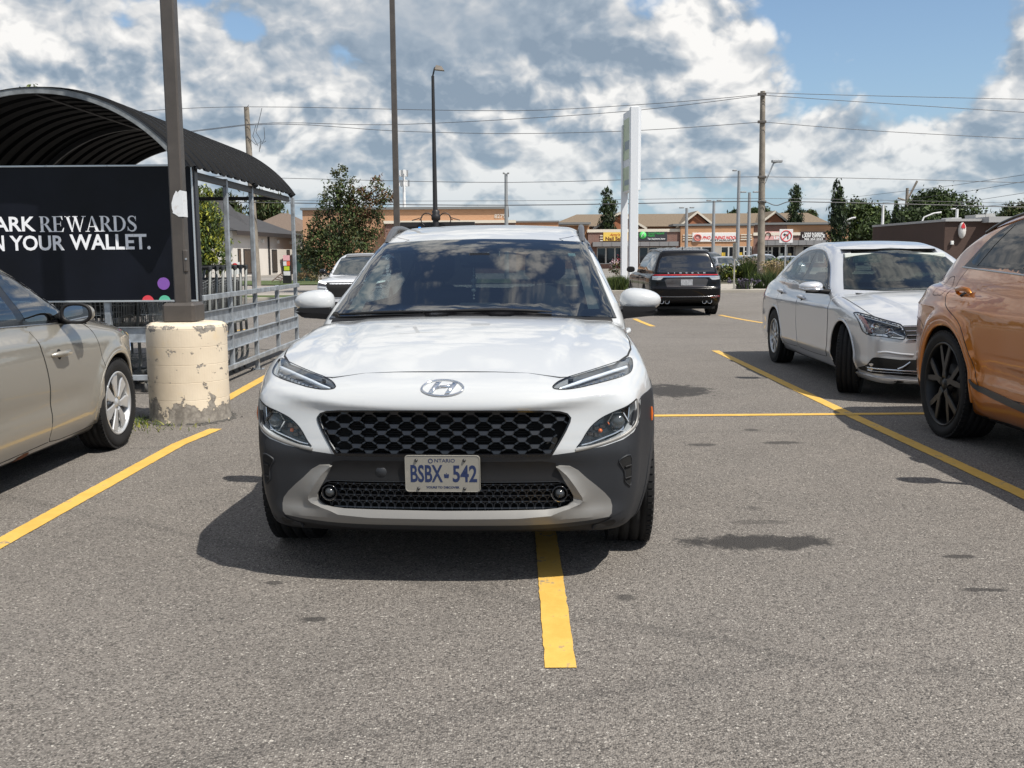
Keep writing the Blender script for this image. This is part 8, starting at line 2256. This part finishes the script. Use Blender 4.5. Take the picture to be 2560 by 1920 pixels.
def build_plants():
    T = lambda px, py, Y: at(px, py, Y)
    # red-tinged maple
    Y = 46.0; c = T(850, 680, Y)
    def B(px, py, rx, ry, dy=0, ry3=None): p = at(px, py, Y); return (p.x - c.x, dy, p.z - G0, rx / 2500 * Y, (ry3 or rx) / 2500 * Y, ry / 2500 * Y)
    bl = [B(850, 615, 75, 58), B(815, 640, 70, 45, .3), B(880, 600, 60, 60, -.3), B(845, 540, 62, 55), B(862, 480, 38, 42), B(850, 440, 18, 26), B(800, 600, 42, 45), B(775, 615, 35, 22, .2), B(900, 540, 48, 50, .4), B(780, 645, 38, 25), B(830, 500, 30, 30)]
    t = tree('maple_tree', c.x, Y, 1.6, .13, bl, 13000, .13, [GD, GO, GM, GD, GO], 'dark olive maple with rust coloured upper twigs in front of the orange building', seed=3, limbs=12)
    blr = [B(920, 520, 38, 32), B(950, 490, 32, 26), B(938, 450, 15, 24), B(965, 500, 24, 14), B(915, 570, 35, 35), B(890, 500, 25, 40)]
    link('red_foliage', leaf_cloud(blr, 3000, .12, [GR, GO, GM, GB], 9), t)
    # yellow-green honey locust behind the corral
    Y = 40.0; c = T(560, 720, Y)
    bl = [B(520, 520, 55, 45), B(545, 560, 50, 40), B(505, 590, 60, 60), B(560, 600, 38, 55), B(520, 650, 55, 40), B(590, 630, 28, 50), B(470, 560, 60, 70), B(535, 485, 30, 20), B(480, 640, 60, 40)]
    tree('locust_tree', c.x - .6, Y, 2.0, .12, bl, 15000, .125, [GY, GL, GM, GY, GM], 'bright yellow green tree between the corral posts', seed=5, limbs=10, droop=.6)
    # the tip above the roof belongs to a tall tree on the left
    Y = 34.0; c = T(85, 700, Y); bl = [B(85, 225, 14, 16), B(85, 330, 60, 90), B(40, 420, 120, 90)]
    tree('tall_tree', c.x, Y, 3.0, .14, bl, 1500, .13, [GL, GM], 'tall tree of which only the tip shows over the corral roof', seed=6)
    # background trees left
    for (px, top, w, Y, lab, sd) in ((555, 492, 42, 140, 'feathery grey green tree behind the white building, left of the wooden pole', 11), (505, 500, 30, 140, 'far green tree behind the bright yellow green tree', 12), (668, 492, 38, 145, 'feathery grey green tree behind the brown hip roof house', 13)):
        c = T(px, 700, Y); bl = [B(px, top + 40, w, 42), B(px - w * .4, top + 50, w * .6, 35), B(px + w * .4, top + 48, w * .6, 36), B(px, top + 18, w * .5, 22)]
        tree('background_tree', c.x, Y, 3, .35, bl, 3200, .60, [GM, GO, GD], lab, 'far trees on the left', sd, droop=-.8)
    # columnar trees
    for (px, top, bot, w, Y, lab, sd) in ((1520, 481, 590, 25, 124.6, 'narrow columnar tree in front of the mall roof, left of the pylon sign', 21), (1988, 468, 590, 22, 124.6, 'narrow columnar tree right of the wooden utility pole', 22), (2096, 466, 640, 26, 92, 'tallest ragged columnar tree right of the law office sign', 23), (2242, 512, 640, 17, 105, 'slender dark columnar tree above the silver sedan roof', 24)):
        c = T(px, 700, Y); n = 6; bl = [B(px + (2 if k % 2 else -2), top + (bot - top) * (k + .5) / n, w * .72 * (.42 + .58 * min(1, (k + .7) / 2.2)), (bot - top) / n * .85) for k in range(n)]
        bl += [B(px, bot + 35, w * .8, 45)]
        tree('columnar_tree', c.x, Y, 2, .2, bl, 6000, .25, [GE, GD, GM, GE], lab, 'columnar trees by the mall', sd, limbs=4, droop=-.9)
    # broad trees right
    for (px, top, w, h, Y, n, mats, lab, sd) in ((2372, 472, 98, 85, 150, 5600, [GM, GD, GM, GD], 'broad dark green tree behind the brown restaurant', 31), (2150, 498, 66, 74, 140, 4200, [GM, GL, GD], 'bushy green tree right of the tallest columnar tree', 32), (2205, 528, 75, 66, 135, 4200, [GM, GD, GM], 'dark green tree above the silver sedan roof, left part of the clump', 33), (2292, 515, 60, 78, 128, 3800, [GD, GM, GD], 'dark conifer with ragged top around the bare pole', 34), (2545, 505, 50, 40, 160, 2200, [GM, GO, GD], 'olive tree cut by the right edge of the photo', 35), (2500, 530, 40, 30, 170, 1200, [GD, GM], 'low tree just behind the roof units of the brown restaurant', 36), (1900, 520, 32, 20, 170, 1000, [GM, GD], 'round tree top behind the mall roof at the wooden utility pole', 37), (1835, 527, 10, 8, 170, 200, [GM, GD], 'tiny tree tip on the ridge of the mall roof', 38), (2028, 527, 18, 14, 170, 500, [GM, GO], 'small tree top behind the mall roof right of the columnar tree', 39), (1965, 530, 14, 10, 175, 260, [GM, GO], 'small round tree top left of the right columnar tree', 40)):
        c = T(px, 700, Y); cy = top + h; r = random.Random(sd)
        bl = [B(px, cy, w * .75, h * .8)] + [B(px + r.uniform(-.6, .6) * w, cy + r.uniform(-.55, .5) * h, w * r.uniform(.3, .5), h * r.uniform(.28, .45)) for _ in range(7)]
        tree('broad_tree', c.x, Y, 3, .4, bl, int(n * 2.6), .50, mats, lab, 'far trees on the right', sd, limbs=5)
    # wooded horizon
    r = random.Random(77); bl = []
    for k in range(60):
        px = -400 + k * 60; Y = 260; p = at(px, 640, Y); bl.append((p.x, Y + r.uniform(-10, 10), 2.2, 6.5, 4, r.uniform(3.0, 5.2)))
    o = link('far_treeline', leaf_cloud(bl, 26000, 1.1, [GD, GM, GO], 78)); tag(o, 'low far wood closing the horizon behind the buildings', 'wood', kind='stuff')
    # hedges and ornamental grasses on the right
    for (x0, x1, py0, py1, Y, mats, lab, sd, nm) in ((1806, 1875, 675, 706, 56, [GO, GY, GM, GD], 'low mottled yellow green hedge behind the thin sign post', 41, 'hedge'), (1860, 1905, 655, 706, 57, [GD, GM, GM], 'dark green tall grass clump left of the wooden utility pole', 42, 'shrub'), (1910, 1990, 660, 690, 60, [GM, GL, GD], 'green shrub row right of the wooden utility pole', 43, 'shrub')):
        A = at(x0, py1, Y); Bq = at(x1, py0, Y); n = 5; h = Bq.z - G0
        bl = [(A.x + (Bq.x - A.x) * (k + .5) / n, Y, h * .5, (Bq.x - A.x) / n * .8, .8, h * .5) for k in range(n)]
        tag(link(nm, leaf_cloud(bl, 2600, .16, mats, sd)), lab, nm)
    def grass_clump(px0, px1, pyb, Y, h, mats, lab, sd, plume=None, name='ornamental_grass', n=1300):
        A = at(px0, pyb, Y); Bq = at(px1, pyb, Y); t = empty(name, ((A.x + Bq.x) / 2, Y, G0 + .05), 0, lab, 'grass clump')
        me = blades('blades', A.x - (A.x + Bq.x) / 2, Bq.x - (A.x + Bq.x) / 2, -.4, .4, n, h, .010, mats, sd, 0, .22, 6); link('blades', me, t)
        if plume: me = leaf_cloud([(A.x - (A.x + Bq.x) / 2 + (Bq.x - A.x) * k / 5, 0, h * .95, .35, .3, h * .18) for k in range(6)], 700, .09, plume, sd); tag(link('plumes', me, t), kind='stuff')
    grass_clump(1862, 1900, 706, 55.5, 1.25, [GM, GD, GL], 'tall ornamental grass with pale plumes left of the wooden utility pole', 51, [GPL, GPL, GT])
    grass_clump(1915, 1985, 690, 58, 1.0, [GM, GL], 'row of ornamental grass with pinkish plumes beyond the traffic sign', 52, [GPL, GT])
    grass_clump(1908, 1945, 725, 47, 1.0, [GT, GT, GM], 'straw coloured feather grass at the right foot of the wooden utility pole', 53, [GT, GPL])
    grass_clump(1838, 1874, 728, 43.2, .40, [GM, GLV, GD], 'round lavender tuft on the sidewalk beside the thin sign post', 54, [GLV, GLV, GM], 'lavender_tuft')
    grass_clump(1893, 1940, 728, 43.6, .75, [GD, GM], 'dark green grass tuft at the kerb left of the silver sedan', 55)
    grass_clump(1522, 1560, 745, 42.9, .62, [GD, GM, GL], 'long green grass at the foot of the pylon sign', 56, n=2200)
    grass_clump(1566, 1600, 745, 43.4, .55, [GD, GM], 'dark grass between pylon sign and black SUV', 57, n=1600)
    # brown bush left
    Y = 63.0; p0 = at(772, 709, Y); bl = [(0, 0, .55, .55, .4, .45), (.45, 0, .45, .45, .4, .4), (-.4, .1, .5, .4, .4, .4)]
    t = empty('brown_bush', (p0.x, Y, G0), 0, 'brown dying bush in front of the green cabinet', 'bush'); link('foliage', leaf_cloud(bl, 1100, .09, [GB, GB, GO, GT], 61), t)
    # red flowers near the pylon
    p0 = at(1541, 690, 70); t = empty('flower_bush', (p0.x, 70, G0), 0, 'small bush with dark red flowers between mall front and pylon sign', 'bush'); link('foliage', leaf_cloud([(0, 0, .75, .45, .4, .5)], 500, .12, [GB, GT, GD], 62), t); link('flowers', leaf_cloud([(0, 0, 1.1, .4, .3, .28)], 200, .14, [leafmat('red_petal', (.20, .015, .025)), leafmat('pale_petal', (.5, .4, .42))], 63), t)

# ================================================================== the other cars
AVIATOR = Car(L=5.06, H=1.77,
    hood=[(-.2, .8), (0, .92), (.15, 1.0), (.5, 1.06), (1.3, 1.13), (1.6, 1.12), (3.0, 1.10), (4.5, 1.10), (4.9, 1.10), (5.1, 1.08)],
    front=[(.2, .12), (.35, .0), (.9, .0), (1.0, .08), (1.1, .3)],
    rear=[(.25, 4.78), (.38, 4.95), (.50, 5.04), (.70, 5.06), (.78, 5.00), (1.0, 4.99), (1.12, 4.97), (1.3, 4.9)],
    plan=[(-.1, .80), (.1, .87), (.4, .93), (1.0, .965), (3.0, .965), (4.2, .965), (4.7, .935), (5.06, .88)],
    sec=[(.15, .12), (.3, .03), (.5, .005), (.8, .0), (.95, .005), (1.05, .035), (1.15, .08), (1.3, .16)],
    bottom=[(-.1, .25), (.4, .22), (4.3, .24), (4.7, .32), (5.06, .42)],
    gh=[(.9, .4), (1.2, .95), (1.5, 1.12), (1.9, 1.37), (2.2, 1.55), (2.5, 1.67), (2.9, 1.735), (3.4, 1.76), (4.0, 1.745), (4.6, 1.69), (5.0, 1.62)],
    ghrear=[(.9, 5.0), (1.1, 4.97), (1.4, 4.82), (1.6, 4.72), (1.75, 4.60)],
    ghw=[(1.3, .84), (1.9, .88), (3.5, .88), (4.5, .85), (5.0, .80)], tum=[(1.05, .0), (1.15, .01), (1.3, .06), (1.5, .14), (1.65, .22), (1.75, .30)],
    fk=(.15, 2.6), rk=(.14, 2.6), wk=.14, crown=.05, ghcrown=.05, r=(.06, .08, .05, .05), rgh=(.08, .03), arches=[(1.0, .385, .42), (4.02, .385, .42)])
CRV = Car(L=4.69, H=1.70,
    hood=[(-.2, .72), (0, .86), (.06, .93), (.15, .975), (.4, 1.02), (1.0, 1.075), (1.35, 1.09), (1.6, 1.08), (3.0, 1.06), (4.3, 1.05), (4.7, 1.02)],
    front=[(.2, .10), (.3, .0), (.8, .0), (.88, .02), (.96, .15)], rear=[(.3, 4.6), (.6, 4.69), (1.0, 4.65), (1.2, 4.6)],
    plan=[(-.1, .78), (.1, .85), (.4, .90), (.9, .93), (3.8, .93), (4.3, .90), (4.69, .83)], sec=[(.15, .12), (.3, .03), (.5, .005), (.8, .0), (.95, .02), (1.05, .07), (1.2, .15)],
    bottom=[(-.1, .25), (.4, .22), (4.3, .24), (4.69, .4)],
    gh=[(.8, .4), (1.15, .98), (1.4, 1.10), (1.8, 1.36), (2.1, 1.53), (2.35, 1.62), (2.8, 1.68), (3.3, 1.69), (3.9, 1.64), (4.5, 1.55)], ghrear=[(.9, 4.62), (1.1, 4.58), (1.4, 4.4), (1.65, 4.15)],
    ghw=[(1.2, .82), (1.8, .86), (3.5, .85), (4.5, .80)], tum=[(1.0, .0), (1.1, .02), (1.3, .09), (1.5, .17), (1.65, .27)],
    fk=(.16, 2.6), rk=(.14, 2.6), wk=.14, crown=.05, ghcrown=.05, r=(.06, .08, .05, .05), rgh=(.07, .03), arches=[(.92, .36, .40), (3.62, .36, .40)])

def build_aviator():
    car = AVIATOR; paint = pmat('black_paint', (.002, .002, .003), .25, spec=.15, coat=.40)
    pose = (4.50, 30.80, 180.0, G0)
    root = car_common(car, pose, 'black_suv', 'large glossy black SUV seen from behind with quad exhausts', paint, .03)
    # rear window, light bar, lettering (rear view, x mirrored by the turn)
    rw = sym([(0, 1.555), (.45, 1.545), (.60, 1.51), (.66, 1.42), (.745, 1.135), (.70, 1.12), (0, 1.12)])
    car_patch(car, 'rear_window', rw, 'rear', pmat('dark_rear_glass', (.012, .016, .024), .05, coat=.6), root, off=.004, depth=.008, step=.06)
    car_patch(car, 'light_strip', sym([(0, 1.075), (.85, 1.070), (.85, 1.045), (0, 1.045)]), 'rear', REDP, root, off=.010, depth=.015, step=.06)
    car_patch(car, 'chrome_bar', sym([(0, 1.030), (.60, 1.028), (.85, 1.020), (.85, .995), (.62, 1.0), (0, 1.002)]), 'rear', CHROME, root, off=.012, depth=.015, step=.05)
    for p in patch2(car, 'tail_lamp', [(.58, 1.030), (.86, 1.025), (.87, .945), (.74, .930), (.66, .935), (.60, .985)], 'rear', pmat('clear_lamp', (.42, .42, .43), .15, coat=.8, metal=.3), root, off=.006, depth=.01, step=.04): pass
    m = MB().mat(CHROME)
    for i, ch in enumerate('LINCOLN'):
        P, N = car_map(car, [(.46 - i * .153, 1.105, .012)], 'rear'); put_text(m, ch, P[0], (-1, 0, 0), (0, -.2, 1), .042, .004, 1.5)
    m.build('lettering', root)
    m = MB().mat(pmat('muddy_plate', (.30, .31, .33), .5, var=(30, .3))); P, N = car_map(car, [(0, .865, .01)], 'rear'); y = P[0][1]
    m.box(-.152, .152, y, y + .012, .79, .94, .004); m.build('licence_plate', root)
    car_patch(car, 'plate_recess', sym([(0, .975), (.50, .965), (.56, .93), (.50, .75), (0, .75)]), 'rear', pmat('grey_gloss', (.035, .030, .030), .15, coat=.8), root, off=.003, depth=.004, step=.06)
    for p in patch2(car, 'reflector', [(.62, .508), (.86, .530), (.86, .495), (.64, .475)], 'rear', REDP, root, off=.006, depth=.008, step=.04): pass
    for z in (.70, .50, .455):
        m = MB().mat(pmat('bumper_bright', (.16, .16, .17), .2, metal=.8) if z == .50 else paint); car_ribbon(car, m, [(-.84, z + .01), (-.4, z), (.4, z), (.84, z + .01)], 'rear', .025, .010, rounded=True); m.build('bumper_crease', root)
    car_patch(car, 'rear_diffuser', sym([(0, .45), (.74, .45), (.78, .36), (.5, .30), (0, .28)]), 'rear', BLACKP, root, off=.006, depth=.02, step=.06)
    for x in (.48, .62, -.48, -.62):
        m = MB().mat(CHROME); P, N = car_map(car, [(x, .375, 0)], 'rear'); y = P[0][1]; m.lathe([(.050, -.03), (.060, .04), (.052, .045), (.045, -.02)], 20, 'y', (x, y, .375)); m.mat(VOID).lathe([(0, -.01), (.047, -.01)], 16, 'y', (x, y + .01, .375)); m.build('exhaust_tip', root)
    frame = catmull([(1.75, 1.16), (2.05, 1.34), (2.4, 1.50), (2.8, 1.60), (3.5, 1.63), (4.2, 1.60), (4.55, 1.50), (4.70, 1.36), (4.62, 1.16), (4.62, 1.16), (3.2, 1.13), (2.0, 1.12)], 4)
    g1 = [(1.5, 1.05), (1.45, .6), (1.5, .4), (2.75, .4), (2.8, .7), (2.8, 1.1)]; g2 = [(2.82, 1.1), (2.82, .6), (2.78, .4), (3.5, .4), (3.65, .7), (3.9, .9), (3.95, 1.1)]
    side_set(car, root, paint, frame, [offset_poly(frame, -.03)], [], [g1, g2], [(2.5, .95), (3.6, .97)], GLOSSB, pmat('grey_window', (.02, .022, .024), .05, coat=.6), step=.1)
    for s_ in (1, -1):
        m = MB().mat(BLACKP); mirror_shell(m, (s_ * 1.06, 1.85, 1.17), .12, .09, .085, 2.6, 16, 10, .4, s_); m.build('door_mirror', root)
        m = MB().mat(SATIN); P, N = car_map(car, [(s_ * .62, y, .03) for y in np.linspace(2.3, 4.5, 12)], 'top'); m.tube([tuple(p) for p in P], .015, 6); m.build('roof_rail', root)
    for i in range(6):
        m = MB().mat(pmat('roof_glint', (.05, .05, .05), .2, coat=1)); P, N = car_map(car, [(-.45 + i * .18, y, .004) for y in (3.2, 3.6, 4.0, 4.35)], 'top'); m.tube([tuple(p) for p in P], .008, 4); m.build('roof_glint_strip', root)  # thin strips in lighter grey, roof glints put into the colour
    m = MB().mat(BLACKP); m.add([(-.02, 4.3, 1.72), (.02, 4.3, 1.72), (0, 4.15, 1.72), (0, 4.28, 1.80)], [(0, 1, 3), (1, 2, 3), (2, 0, 3)]); m.build('antenna_fin', root)
    sp = [([(.05, -.03), (.2, -.06), (.235, -.03), (.235, .03), (.2, .06), (.05, .03)], 6, .004, .03, SATIN, .15)]
    for (wx, wy) in ((.83, 1.0), (-.83, 1.0), (.83, 4.02), (-.83, 4.02)): make_wheel(root, wx, wy, .385, .265, .26, 1 if wx > 0 else -1, sp, (RUBBER, SATIN, BLACKP, DISC), 0)
    return root

def build_crv():
    car = CRV; paint = pmat('far_white_paint', (.55, .565, .59), .35, coat=1.0)
    root = car_common(car, (-4.12, 25.6, -1.0, G0), 'white_suv', 'second white SUV with a black grille, standing farther back behind the crossover', paint, .03)
    clear = sym([(0, 1.545), (.45, 1.53), (.55, 1.50), (.68, 1.14), (0, 1.12)])
    car_patch(car, 'windscreen', sym([(0, 1.585), (.45, 1.575), (.60, 1.545), (.73, 1.10), (0, 1.085)]), 'front', pmat('dark_windscreen', (.035, .042, .045), .05, coat=.6), root, off=.004, depth=.008, step=.06, t0=.6)
    car_patch(car, 'grille', sym([(0, .935), (.60, .930), (.62, .86), (.60, .80), (.42, .56), (0, .55)]), 'front', VOID, root, off=.006, depth=.01, step=.05)
    m = MB().mat(CHROME)
    car_ribbon(car, m, [(-.88, .80), (-.63, .775), (-.42, .545), (.42, .545), (.63, .775), (.88, .80)], 'front', .02, .012, rounded=True, smoothpts=False); m.build('grille_trim', root)
    for p in patch2(car, 'headlight', [(.60, .925), (.86, .965), (.90, .93), (.89, .86), (.62, .83)], 'front', pmat('dark_lamp', (.03, .03, .035), .15, coat=.8), root, off=.008, depth=.01, step=.04): pass
    for p in patch2(car, 'running_light', catmull([(.61, .905), (.70, .940), (.84, .962), (.86, .935), (.72, .905), (.63, .885)], 3), 'front', pmat('lit_running_light', (.8, .8, .78), .3, emit=((1, .97, .9), 1.6)), root, off=.012, depth=.01, step=.04): pass
    car_patch(car, 'lower_intake', sym([(0, .44), (.75, .44), (.80, .30), (0, .28)]), 'front', BLACKP, root, off=.006, depth=.01, step=.06)
    frame = catmull([(1.60, 1.12), (2.0, 1.33), (2.4, 1.49), (2.9, 1.56), (3.6, 1.56), (4.1, 1.48), (4.25, 1.30), (4.15, 1.14), (4.15, 1.14), (2.8, 1.09)], 4)
    side_set(car, root, paint, frame, [offset_poly(frame, -.03)], [], [[(1.4, 1.0), (1.35, .5), (2.5, .4), (2.6, 1.05)]], [(2.3, .93)], GLOSSB, PRIVACY, step=.1)
    for s_ in (1, -1): m = MB().mat(GLOSSB); mirror_shell(m, (s_ * 1.02, 1.72, 1.19), .10, .08, .07, 2.6, 16, 10, .4, s_); m.tube([(s_ * .8, 1.7, 1.1), (s_ * .95, 1.7, 1.15)], .03, 6); m.build('door_mirror', root)
    m = MB().mat(GLOSSB); car_ribbon(car, m, [(-.5, 2.35), (.5, 2.35)], 'top', .3, .004, smoothpts=False); m.build('sunroof', root)
    for (wx, wy) in ((.80, .92), (-.80, .92), (.80, 3.62), (-.80, 3.62)): make_wheel(root, wx, wy, .36, .235, .24, 1 if wx > 0 else -1, [([(.05, -.03), (.22, -.05), (.22, .05), (.05, .03)], 5, .004, .03, SATIN, .15)], (RUBBER, SATIN, BLACKP, DISC), 0)
    return root

def build_far_cars():
    base = CRV
    specs = [(1806, 674, 72, 'white', (.03, .028, .03), 'dark_suv', 'dark SUV nose out in front of the mall window, left of the grey light', 1.05, 10),
             (1836, 678, 70, 'w', (.35, .36, .38), 'silver_car', 'small silver car half hidden behind the low hedge', .86, 4),
             (1868, 678, 73, 'd', (.03, .035, .05), 'dark_car', 'dark blue car parked right of the small silver car', .86, 0),
             (1899, 674, 76, 'w', (.50, .50, .50), 'pale_car', 'pale car left of the wooden utility pole in front of the mall', .9, 5),
             (1931, 676, 72, 'w', (.50, .52, .55), 'pale_suv', 'pale SUV with dark windscreen right of the wooden utility pole', .95, 0),
             (1985, 678, 74, 'w', (.45, .46, .48), 'grey_car', 'light grey car behind the pinkish grass plumes', .86, -6)]
    proto = {}
    for i, (px, py, Y, _, col, nm, lab, sc, rz) in enumerate(specs):
        p = at(px, py, Y); paint = paint_mat('far_paint_%s' % nm, col, .3, .3)
        if not proto:
            root = empty(nm, (p.x, Y, G0), R_(rz), lab, 'car', 'cars parked in front of the mall')
            car_body(base, 'body', .07, paint, BLACKP, root)
            car_patch(base, 'windscreen', sym([(0, 1.585), (.45, 1.575), (.60, 1.545), (.73, 1.10), (0, 1.085)]), 'front', MATS['dark_windscreen'], root, off=.01, depth=.01, step=.15, t0=.6)
            car_patch(base, 'grille', sym([(0, .90), (.50, .88), (.42, .56), (0, .55)]), 'front', VOID, root, off=.01, depth=.01, step=.15)
            for s_ in (False, True): car_patch(base, 'headlight', [(.60, .90), (.86, .93), (.88, .84), (.62, .82)], 'front', LAMPREF, root, off=.01, depth=.01, step=.1, mirror=s_)
            frame = catmull([(1.60, 1.12), (2.0, 1.33), (2.4, 1.49), (2.9, 1.56), (3.6, 1.56), (4.1, 1.48), (4.25, 1.30), (4.15, 1.14)], 3)
            for s_ in (False, True): car_patch(base, 'side_window', frame, 'side', MATS['dark_windscreen'], root, off=.01, depth=.01, step=.2, mirror=s_)
            for (wx, wy) in ((.80, .92), (-.80, .92), (.80, 3.62), (-.80, 3.62)):
                m = MB().mat(RUBBER); s_ = 1 if wx > 0 else -1; m.lathe([(0, s_ * .08), (.24, s_ * .10), (.36, s_ * .09), (.36, -s_ * .1), (0, -s_ * .1)], 20, 'x', (wx, wy, .36)); m.mat(SATIN).lathe([(0, s_ * .11), (.22, s_ * .105)], 16, 'x', (wx, wy, .36)); m.build('wheel', root)
            proto['r'] = root
        else:
            root = copy_tree(proto['r']); root.name = nm; root.location = (p.x, Y, G0); root.rotation_euler = (0, 0, R_(rz)); root['label'] = lab
            for ch in root.children:
                if ch.name.startswith('body'): ch.data = ch.data.copy(); ch.data.materials[0] = paint
        root.scale = (1, 1, sc)

build_ground()
build_near_pole(); build_corral(); build_carts()
build_kona(); build_passat(); build_cruze(); build_q8(); build_aviator(); build_crv(); build_far_cars()
build_poles(); build_lights_signs(); build_mall(); build_other_buildings(); build_plants()
